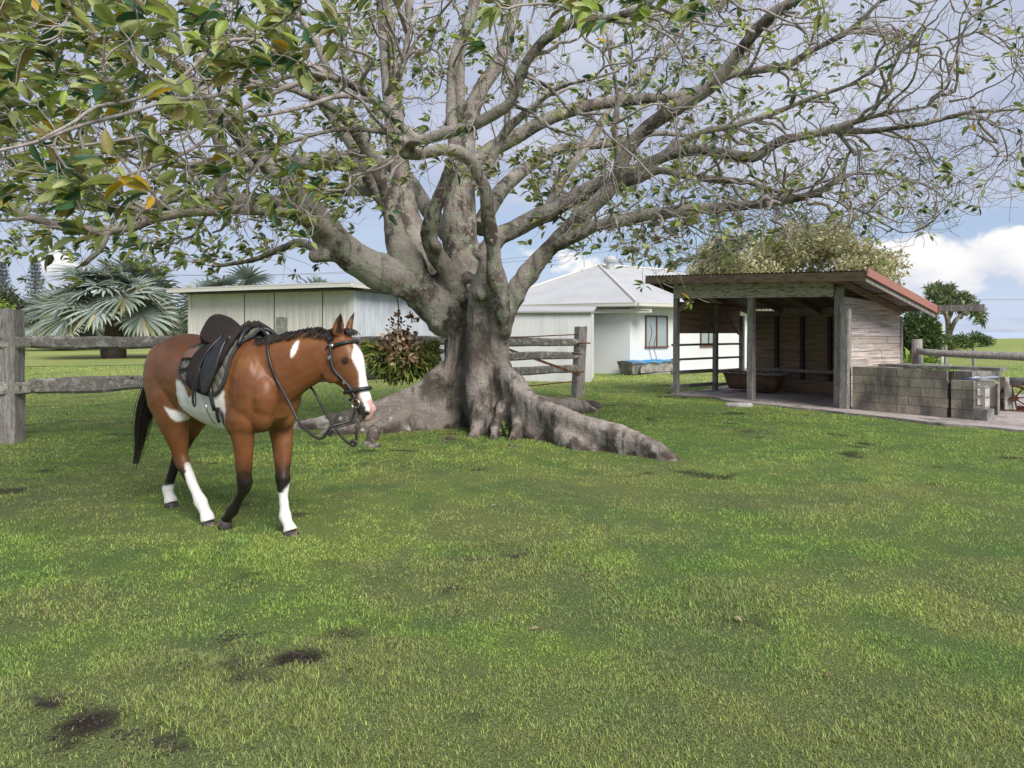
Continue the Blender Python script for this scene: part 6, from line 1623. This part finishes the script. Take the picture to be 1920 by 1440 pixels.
# ================================================================== PLANTS AND BACKGROUND
M['foliage'] = mat('foliage', None, attr=True, var=.15, fine=12, bump=0, rough=.6, spec=.25, trans=.35)
M['stem'] = mat('plant stem bark', (.17, .14, .115), (.28, .25, .22), scale=4, fine=20, var=.3, bump=.4)
LT3 = leaf_template(2, .25, .2); LT4 = leaf_template(4, .25, .35)
def foliage(clumps, n, L0, cols, tmpl=LT3, asp=.45, upb=.5, shell=.55, seed=0):
    """leaves spread through overlapping clumps; clumps rows: centre x, y, z, radius x, y, z"""
    r = np.random.default_rng(seed + 5); clumps = np.asarray(clumps, float)
    wt = clumps[:, 3] * clumps[:, 4] + clumps[:, 5] ** 2; ci = r.choice(len(clumps), n, p=wt / wt.sum())
    d = r.normal(0, 1, (n, 3)); d /= np.linalg.norm(d, axis=1)[:, None]; rad = r.random(n) ** shell
    p = clumps[ci, :3] + d * rad[:, None] * clumps[ci, 3:6]
    p += (np.stack([vnoise(p, 1.3, 1), vnoise(p, 1.3, 2), vnoise(p, 1.3, 3)], 1) - .5) * .5 * clumps[ci, 3:6].mean(1)[:, None]
    dirs = d * .7 + r.normal(0, .6, (n, 3)) + np.array((0, 0, upb * .3)); nor = d * .6 + np.array((0, 0, upb)) + r.normal(0, .5, (n, 3))
    tone = vnoise(p, 2.2 / max(.3, clumps[:, 3].mean()), 9); k = r.random(n)
    cols = np.asarray(cols, float); ix = np.minimum((np.clip(tone * .6 + k * .4, 0, .999) * len(cols)).astype(int), len(cols) - 1)
    c = cols[ix] * (.75 + .5 * r.random(n))[:, None]
    L_ = L0 * (.6 + .8 * r.random(n))
    return scatter_leaves(p, dirs, nor, L_, L_ * asp, c, tmpl)
def clump_set(c, rad, n, size, seed, flat=1.0):
    r = np.random.default_rng(seed); out = []
    for _ in range(n):
        d = r.normal(0, 1, 3); d /= np.linalg.norm(d); d[2] = abs(d[2]) * 1.0 - .25
        q = np.asarray(c) + d * np.asarray(rad) * r.uniform(.55, .95); s = size * r.uniform(.7, 1.3); out.append((*q, s, s, s * flat))
    return out
def bush(nm, base, rad, nclump, csize, nleaf, L0, cols, label, cat, group=None, seed=0, stems=5, lift=.5, flat=.9, asp=.45, tmpl=LT3, extra=None):
    t = thing(nm, base, label, cat, group); b = np.asarray(base, float); c = b + np.array((0, 0, rad[2] * lift + .05))
    cl = clump_set(c, rad, nclump, csize, seed, flat)
    if extra: cl += extra
    V, F, C = foliage(cl, nleaf, L0, cols, tmpl, asp, seed=seed); keep = None
    V[:, 2] = np.maximum(V[:, 2], .01)
    np_mesh('foliage', V, F, M['foliage'], t, cols=C, smooth=True)
    mb = MB(); r = np.random.default_rng(seed)
    for k in range(stems):
        q = np.array(cl[r.integers(0, len(cl))][:3]); m_ = (b * .5 + q * .5) * (1, 1, 1) + r.normal(0, .12, 3) * rad[0]
        m_[2] = b[2] + (q[2] - b[2]) * .45
        pth = catmull([np.append(v, 0) for v in (b + (r.normal(0, .04 * rad[0]), r.normal(0, .04 * rad[0]), -.05), m_, q)], .3)[:, :3]
        w = .035 * rad[2] ** .5 * (1.6 if stems < 4 else 1); mb.tube(pth, np.linspace(w, w * .35, len(pth)), 7)
    mb.build('stem', M['stem'], t, True); return t

# ---------------- the big cream flowered tree behind the shed
GT = np.array([(.13, .145, .065), (.22, .235, .11), (.38, .36, .19), (.56, .50, .32), (.72, .64, .46)])
c = P(1480, 622, 36); c[2] = 0
tree2 = thing('flowering_tree', c, 'big rounded olive tree with cream blossom behind the horse shed', 'tree')
cl = []
rr = np.random.default_rng(3)
for k in range(84):
    px = rr.uniform(1310, 1665); top = np.interp(px, [1300, 1345, 1420, 1500, 1580, 1640, 1690], [505, 455, 424, 418, 434, 470, 502]); py = rr.uniform(top, 560); q = P(px, py, 36 + rr.uniform(-3, 3.5)); s = rr.uniform(.6, 1.15)
    cl.append((*q, s, s, s * .8))
V, F, C = foliage(cl, 36000, .20, GT, LT3, .5, seed=31)
cz = np.clip((V[:, 2] - 3.5) / 3.5, 0, 1)
np_mesh('crown', V, F, M['foliage'], tree2, cols=C, smooth=True)
mb = MB()
for k in range(7):
    q = np.array(cl[k * 7][:3]); pth = catmull([np.append(v, 0) for v in (c + (rr.normal(0, .1), 0, -.1), c * .7 + q * .3 + (0, 0, .4), q)], .4)[:, :3]; mb.tube(pth, np.linspace(.2, .05, len(pth)), 8)
mb.build('trunk', M['stem'], tree2, True)
# ---------------- pandanus on the rise: spiky rosettes on bare forked limbs
def pandanus(nm, base, limbs, label, rsize, seed):
    t = thing(nm, base, label, 'tree'); r = np.random.default_rng(seed); mb = MB(); P_, D_, N_, L_, C_ = [], [], [], [], []
    for path, w in limbs:
        q = catmull([np.append(v, 0) for v in path], .3)[:, :3]; mb.tube(q, np.linspace(w, w * .6, len(q)), 8)
    mb.build('trunk', M['stem'], t, True)
    return t, r
pb = P(1778, 630, 42); pb[2] = hgt(pb[0], pb[1])
pt = thing('pandanus_tree', pb, 'pandanus tree with bare forked trunk and spiky rounded crown on the rise', 'tree')
mb = MB(); tips_ = []
rr = np.random.default_rng(8)
def pq(px, py, dy=0): return P(px, py, 42 + dy)
for a_, b_, c_ in (((1778, 632), (1776, 600), (1766, 578)), ((1778, 612), (1774, 590), (1748, 570)), ((1779, 628), (1794, 598), (1822, 578)), ((1800, 596), (1806, 575), (1800, 556)), ((1776, 600), (1785, 580), (1780, 552)), ((1810, 588), (1830, 580), (1838, 590))):
    q = catmull([np.append(v, 0) for v in (pq(*a_), pq(*b_, rr.normal(0, .4)), pq(*c_, rr.normal(0, .9)))], .25)[:, :3]; mb.tube(q, np.linspace(.15, .09, len(q)), 8)
mb.build('trunk', M['stem'], pt, True)
ps, ds, ns, ls, cs_ = [], [], [], [], []
for k in range(62):
    px = rr.uniform(1732, 1842); top = np.interp(px, [1720, 1745, 1775, 1810, 1845], [560, 540, 533, 552, 585]); bot = np.interp(px, [1720, 1760, 1800, 1845], [588, 580, 578, 606]); py = rr.uniform(top, bot); q = P(px, py, 42 + rr.uniform(-1.6, 1.6))
    for i in range(26):
        d = nrm(rr.normal(0, 1, 3) + (0, 0, .25)); ps.append(q); ds.append(d); ns.append(rr.normal(0, 1, 3) + (0, 0, .6)); ls.append(rr.uniform(.35, .6))
        cs_.append(np.array(((.15, .195, .085), (.22, .26, .12), (.10, .135, .065))[rr.integers(0, 3)]) * rr.uniform(.7, 1.3))
V, F, C = scatter_leaves(np.array(ps), np.array(ds), np.array(ns), np.array(ls), np.array(ls) * .14, np.array(cs_), leaf_template(3, .25, .35))
np_mesh('crown', V, F, M['foliage'], pt, cols=C, smooth=True)
mb = MB(); q = P(1766, 640, 30); mb.tube([(q[0], q[1], -.05), (q[0], q[1], P(0, 608, 30)[2])], .07, 10)
t = thing('white_post', (q[0], q[1], 0), 'thin white post among the shrubs beside the dark green bush', 'post'); mb.build('post_body', M['trim'], t)
DG = [(.035, .065, .022), (.060, .100, .030), (.090, .135, .042), (.12, .17, .055)]
b_ = P(1722, 690, 27); b_[2] = 0
bush('dark_bush', b_, (.85, .9, 1.1), 26, .48, 7000, .17, DG, 'dark green dense bush behind the shed end wall', 'bush', seed=41, lift=1.0, extra=[(*P(1702, 600, 27), .5, .5, .5), (*P(1735, 588, 27), .5, .5, .4), (*P(1705, 640, 27), .6, .5, .6)])
LG = [(.12, .21, .035), (.18, .29, .05), (.25, .36, .08), (.09, .15, .03)]
for k, (px, py, Y, s) in enumerate(((1708, 688, 17.2, .62), (1738, 690, 16.6, .52))):
    b_ = P(px, py, Y); b_[2] = 0
    bush('broadleaf_plant', b_, (s * .55, s * .5, s * .78), 12, .2, 520, .26, LG, ('taller' if k == 0 else 'shorter') + ' bright green broadleaf plant ' + ('against the end wall of the shed' if k == 0 else 'behind the thick log post'), 'plant', 'broadleaf plants behind the shed', seed=50 + k, lift=.75, asp=.28, tmpl=LT4)
for k, (px, py, Y, w, h, lab) in enumerate(((1792, 641, 52, 1.3, .75, 'low green shrub at the foot of the pandanus'), (1833, 638, 58, .95, .6, 'small round shrub alone on the grassy ridge'), (1768, 645, 50, .5, .4, 'little shrub left of the pandanus foot'))):
    b_ = P(px, py, Y); b_[2] = hgt(b_[0], b_[1])
    bush('small_shrub', b_, (w, w * .8, h), 12, .36, 1300, .2, DG[1:] + LG[:1], lab, 'shrub', 'shrubs on the ridge', seed=60 + k, lift=.8)

# ---------------- silver fan palms on the left lawn
SV = np.array([(.30, .37, .335), (.38, .445, .415), (.24, .30, .225), (.44, .50, .465)]); ST = np.array([(.36, .33, .20), (.42, .38, .26), (.25, .26, .13)])
M['palm'] = mat('silver palm leaf', None, attr=True, var=.12, fine=10, bump=0, rough=.6, spec=.3, trans=.38)
M['palm_trunk'] = mat('palm trunk', (.085, .068, .062), (.15, .125, .11), scale=3, stretch=(1, 1, 6), fine=14, var=.4, bump=.8, dist=.05, col3=(.22, .10, .05), scale3=2, thr3=(.62, .75))
def frond_mesh(hub, az, el, pet, fan, seed, dry=0.0):
    """a costapalmate fan: petiole then a folded fan of pointed segments that droop at the tips"""
    r = np.random.default_rng(seed); out = np.array((math.cos(az), math.sin(az), 0)); mb = MB()
    el2 = el - .35; pth = []
    for i in range(8):
        t = i / 7; e = el + (el2 - el) * t; pth.append(hub + (out * math.cos(e) + UPZ * math.sin(e)) * pet * t)
    mb.tube(pth, np.linspace(.055, .03, 8), 6, col=(.34, .38, .30))
    tip = pth[-1]; eb = max(el2 - R(48), R(-75)); ax = nrm(out * math.cos(eb) + UPZ * math.sin(eb)); side = nrm(np.cross(out, UPZ)); nor = nrm(np.cross(side, ax)); rl = r.normal(0, .45); side, nor = side * math.cos(rl) + nor * math.sin(rl), nor * math.cos(rl) - side * math.sin(rl); n = 44
    for k in range(n):
        f = (k + .5) / n * 2 - 1; a = f * R(152); L_ = fan * (1 - .22 * abs(f) ** 1.5) * r.uniform(.92, 1.05)
        d0 = nrm(ax * math.cos(a) + side * math.sin(a) + nor * (.30 * abs(math.sin(a)) + .06 * (1 if k % 2 else -1))); w = fan * .085
        s_ = nrm(np.cross(d0, nor)); c0 = tip + d0 * .02; V = []
        cc = SV[r.integers(0, 4)] * r.uniform(.8, 1.15)
        if r.random() < dry: cc = ST[r.integers(0, 3)] * r.uniform(.8, 1.2)
        p = np.array(c0); d = d0.copy(); m_ = 6
        for i in range(m_ + 1):
            t = i / m_; ww = w * (.25 + 1.0 * math.sin(min(1, t * 1.35 + .12) * math.pi * .62)) * (1 - t ** 3) * .5 + .002
            V += [p - s_ * ww, p + nor * ww * .35, p + s_ * ww]
            d = nrm(d - UPZ * (.03 + .50 * max(0, t - .45) * (1.4 if dry > .3 else 1))); p = p + d * L_ / m_
        F = [(i * 3 + q, (i + 1) * 3 + q, (i + 1) * 3 + q + 1, i * 3 + q + 1) for i in range(m_) for q in (0, 1)]
        tipc = cc * .9 + ST[0] * .25; o = len(mb.v); mb.add(V, F, cc)
        for i in range(m_ - 1, m_ + 1):
            for q in range(3): mb.c[o + i * 3 + q] = tuple(tipc)
    return mb
def palm(base, trunk_h, trunk_r, nfr, pet, fan, label, seed):
    t = thing('fan_palm', base, label, 'palm tree', 'silver fan palms on the left lawn'); b = np.asarray(base, float); r = np.random.default_rng(seed)
    rows = [(0, .92), (.03, 1.06), (.12, 1.14), (.25, 1.08), (.42, .86), (.6, .72), (.8, .70), (1.0, .55)]
    mb = MB(); mb.loft([[b + np.array((trunk_r * k * (1 + .04 * math.sin(5 * a + 9 * z)) * math.cos(a), trunk_r * k * (1 + .04 * math.cos(4 * a + 7 * z)) * math.sin(a), trunk_h * z - .03)) for a in np.arange(24) * 2 * math.pi / 24] for z, k in rows]); mb.build('trunk', M['palm_trunk'], t, True)
    for k in range(nfr):
        lay_ = (k + .5) / nfr; el = R(86) - lay_ ** 1.05 * R(70); az = k * 2.39996 + r.normal(0, .12)
        hub = b + np.array((0, 0, trunk_h * (1.0 - .22 * lay_))) + np.array((math.cos(az), math.sin(az), 0)) * trunk_r * .45
        frond_mesh(hub, az, el, pet * r.uniform(.85, 1.1), fan * r.uniform(.9, 1.08), seed * 100 + k, .08 + .42 * max(0, lay_ - .55)).build('frond', M['palm'], t, False, True)
    return t
palm(G(213, 671.5), 2.95, .58, 30, 2.0, 2.05, 'large silver fan palm with fat bulging trunk on the left lawn', 5)
palm(G(121, 657), 2.0, .56, 22, 1.9, 1.9, 'silver fan palm standing left of the large one with its trunk below the rail', 6)
palm(G(148, 655), 1.6, .5, 16, 1.6, 1.5, 'small silver fan palm farthest back between the two others', 7)
q = G(433, 655); q[2] = 0; palm(P(433, 640, 44) * (1, 1, 0), 2.9, .5, 20, 2.0, 1.9, 'silver fan palm whose crown shows above the left part of the garage roof', 8)
palm(P(640, 640, 44) * (1, 1, 0), 2.55, .5, 18, 1.9, 1.8, 'silver fan palm whose crown peeps over the garage roof next to the limb', 9)

# ---------------- background trees, hedge and low stone bank on the left
BG = [(.030, .042, .022), (.050, .066, .032), (.075, .090, .045), (.10, .11, .06)]
for k, (px, pyt, Y, w, label) in enumerate(((20, 536, 66, 3.4, 'dull green bushy tree at the left edge behind the fence'), (80, 556, 70, 3.0, 'grey green bushy tree behind the left fan palm'), (-60, 560, 60, 3.6, 'dark bushy tree just past the left frame edge'), (300, 578, 78, 3.6, 'dark bushy tree between the large palm and the garage'),
        (372, 590, 80, 3.0, 'dark bushy tree at the garage corner'), (165, 590, 84, 4.0, 'dark bushy tree far behind the large palm'), (235, 596, 88, 3.6, 'low dark bushy tree behind the large palm trunk'))):
    b_ = P(px, 640, Y); b_[2] = hgt(b_[0], b_[1]); h = (CAMZ - (pyt - HOR) / FPX * Y)
    bush('background_tree', b_, (w, w * .7, h * .5), 22, .95, 4200, .34, BG, label, 'tree', 'dark bushy trees behind the palms', seed=80 + k, stems=3, lift=.95)
b_ = P(6, 640, 26); b_[2] = 0
bush('yellow_green_bush', b_, (.62, .5, .85), 12, .36, 2200, .13, [(.16, .24, .03), (.22, .31, .04), (.28, .36, .07), (.10, .16, .03)], 'bright yellow green bush behind the left fence post', 'bush', seed=95, lift=1.05, extra=[(*P(-5, 585, 26), .55, .5, .45), (*P(14, 600, 26), .4, .4, .35)])
for k, (px, pyt, Y) in enumerate(((4, 492, 95), (66, 488, 100))):
    b_ = P(px, 640, Y); b_[2] = hgt(b_[0], b_[1]); h = CAMZ - (pyt - HOR) / FPX * Y; t = thing('norfolk_pine', b_, ('dark slender pine at the left frame edge' if k == 0 else 'slender tiered pine behind the left palm crown'), 'tree', 'tiered pines on the skyline'); r = np.random.default_rng(k + 3)
    mb = MB(); mb.tube([b_ + (0, 0, -.1), b_ + (0, 0, h * .6), b_ + (0, 0, h)], [.26, .15, .03], 8); mb.build('trunk', M['stem'], t, True)
    ps, ds, ns, ls = [], [], [], []
    for i in range(17):
        z = h * (.22 + .76 * i / 16); rad = 1.8 * (1 - i / 17) ** .8 + .15
        for a in np.arange(6) * math.pi / 3 + i * .5:
            for q in np.linspace(.1, 1, 12):
                c_ = b_ + np.array((math.cos(a) * rad * q, math.sin(a) * rad * q, z + .25 * rad * q * q))
                for _ in range(3): ps.append(c_ + r.normal(0, .08, 3)); ds.append(np.array((math.cos(a), math.sin(a), .4)) + r.normal(0, .7, 3)); ns.append(r.normal(0, 1, 3) + (0, 0, .7)); ls.append(.34 * r.uniform(.7, 1.3))
    n = len(ps); cols = np.array([(.17, .20, .20)] * n) * r.uniform(.7, 1.5, (n, 1))  # distance haze is mixed into this pale grey-blue needle colour
    V, F, C = scatter_leaves(np.array(ps), np.array(ds), np.array(ns), np.array(ls), np.array(ls) * .3, cols, LT3); np_mesh('crown', V, F, M['foliage'], t, cols=C, smooth=True)
sb = thing('stone_bank', P(300, 636, 70) * (1, 1, 0), 'long low dark stone bank across the far edge of the left lawn', 'wall')
mb = MB(); rr = np.random.default_rng(12)
for k in range(150):
    x0 = P(150, 636, 70)[0] + (P(420, 636, 70)[0] - P(150, 636, 70)[0]) * k / 149; s = rr.uniform(.14, .26); c_ = np.array((x0, 70 + rr.normal(0, .2), .14 + .32 * rr.random()))
    mb.loft([[c_ + s * np.array((1.2 * math.sin(b) * math.cos(a), math.sin(b) * math.sin(a), math.cos(b) * .8)) * (1 + .2 * math.sin(3 * a + k)) for a in np.arange(7) * 2 * math.pi / 7] for b in np.linspace(.3, math.pi - .3, 4)])
mb.build('stones', mat('dark bank stones', (.075, .055, .05), (.13, .10, .09), scale=2, fine=6, var=.4), sb)
for k, (px, w, h) in enumerate(((285, 3.2, .35), (330, 2.4, .5))):
    b_ = P(px, 632, 74); b_[2] = .1
    bush('rank_grass_clump', b_, (w, .8, h), 16, .35, 1600, .34, [(.16, .18, .05), (.24, .24, .09), (.11, .14, .04)], ('wide' if k == 0 else 'narrow') + ' clump of yellowish rank grass above the stone bank', 'grass clump', 'rank grass on the stone bank', seed=120 + k, stems=2, lift=1.2, asp=.15, tmpl=LT4)

# ---------------- elkhorn fern hanging from the limb on a rope
fc_ = P(748, 668, 11.25); fern = thing('hanging_fern', fc_, 'big elkhorn fern ball hanging on a rope from the left limb', 'fern')
rr = np.random.default_rng(77)
mb = MB(); rp = catmull([np.append(v, 0) for v in (P(742, 545, 10.9), P(747, 575, 11.05), P(747, 600, 11.12), P(747, 632, 11.02), P(746, 655, 10.75))], .05)[:, :3]; mb.tube(rp, .012, 6); mb.build('rope', M['rope'], fern, True)
mb = MB()
core = [(0, 0, .10, .30, .26), (0, 0, -.12, .34, .28)]
V_ = []
mb.loft([[fc_ + np.array((.36 * math.sin(b) * math.cos(a), .30 * math.sin(b) * math.sin(a), .36 * math.cos(b) + .02)) * (1 + .18 * math.sin(3 * a + 4 * b)) for a in np.arange(18) * 2 * math.pi / 18] for b in np.linspace(.1, math.pi - .1, 11)]); mb.build('root_ball', mat('brown fern root ball', (.060, .040, .03), (.11, .075, .05), scale=9, fine=30, var=.5, bump=.8), fern, True)
ps, ds, ns, ls, ws, cs_ = [], [], [], [], [], []
def put(px, py, dy, d, L_, w, c_): ps.append(P(px, py, 11.2 + dy)); ds.append(d); ns.append(nrm(rr.normal(0, .6, 3) + (0, -.6, .7))); ls.append(L_); ws.append(w); cs_.append(np.array(c_) * rr.uniform(.7, 1.3))
for k in range(1500):                                    # green forked fronds radiating and drooping
    a = rr.uniform(-.35, math.pi + .35); rad = rr.random() ** .6
    px = 752 + 68 * rad * math.cos(a); py = 664 + 52 * rad * math.sin(a) * (1 if math.sin(a) > 0 else .9) - 6; dy = rr.uniform(-.42, .3) * (1 - .5 * rad)
    out = nrm(np.array((math.cos(a) * .9 + rr.normal(0, .45), rr.normal(-.35, .5), -math.sin(a) * .55 + rr.normal(.12, .55))))
    put(px, py, dy, out, rr.uniform(.09, .19), rr.uniform(.022, .042), ((.19, .28, .06), (.28, .37, .08), (.37, .38, .11), (.12, .18, .05), (.46, .40, .12))[rr.integers(0, 5)])
for k in range(280):                                     # shield fronds, tan and brown
    a = rr.uniform(0, 6.283); rad = rr.random() ** .7; px = 750 + 44 * rad * math.cos(a); py = 654 + 34 * rad * math.sin(a)
    put(px, py, rr.uniform(-.46, -.2), nrm(rr.normal(0, .7, 3) + (0, 0, .6)), rr.uniform(.06, .12), rr.uniform(.035, .065), ((.56, .42, .30), (.46, .32, .20), (.32, .17, .08), (.20, .13, .08), (.62, .50, .38))[rr.integers(0, 5)])
for k in range(80):                                      # dead brown top clinging round the rope
    t_ = rr.random(); px = 746 + rr.normal(0, 2 + 14 * t_); py = 582 + 52 * t_
    put(px, py, rr.uniform(-.25, .1), nrm(rr.normal(0, .7, 3) + (0, 0, .7)), rr.uniform(.04, .085), rr.uniform(.02, .045), ((.46, .26, .12), (.24, .13, .06), (.12, .07, .04), (.46, .31, .17))[rr.integers(0, 4)])
for k in range(14):
    put(773 + rr.normal(0, 7), 602 + rr.normal(0, 6), -.2, nrm(rr.normal(0, .6, 3) + (0, 0, .9)), rr.uniform(.07, .12), rr.uniform(.05, .07), (.40, .19, .08))
V, F, C = scatter_leaves(np.array(ps), np.array(ds), np.array(ns), np.array(ls), np.array(ws), np.array(cs_), LT4); np_mesh('fronds', V, F, M['foliage'], fern, cols=C, smooth=True)
# little leaf sprigs at the foot of the fig
for k, (px, py) in enumerate(((783, 800), (945, 818))):
    b_ = G(px, py); b_[2] = 0; V, F, C = foliage([(b_[0], b_[1], .10, .07, .07, .10)], 24, .07, LG, LT3, .6, seed=140 + k); t = thing('seedling', b_, ('seedling sprouting against the left buttress root' if k == 0 else 'seedling sprouting between the front roots'), 'seedling', 'seedlings at the fig'); np_mesh('foliage', V, F, M['foliage'], t, cols=C)
# fallen leaves scattered on the turf
fl_ = [(355, 752), (305, 760), (665, 1270), (1150, 1060), (1380, 1165), (75, 990), (1560, 1280), (1010, 1190), (1330, 760), (1450, 890), (930, 950)]
for k, (px, py) in enumerate(fl_):
    g_ = G(px, py); g_[2] = hgt(g_[0], g_[1]) + .022; V, F, C = scatter_leaves(g_[None], rng.normal(0, 1, (1, 3)) * (1, 1, .1), np.array([[rng.normal(0, .3), rng.normal(0, .3), 1.]]), np.array([.05]), np.array([.024]), np.array([[(.34, .24, .12), (.42, .34, .22), (.26, .20, .07)][k % 3]]), LT4)
    o = np_mesh('fallen_leaf', V, F, M['foliage'], None, cols=C); tag(o, 'curled tan fallen leaf lying flat on the open turf', 'leaf', 'fallen leaves on the turf')
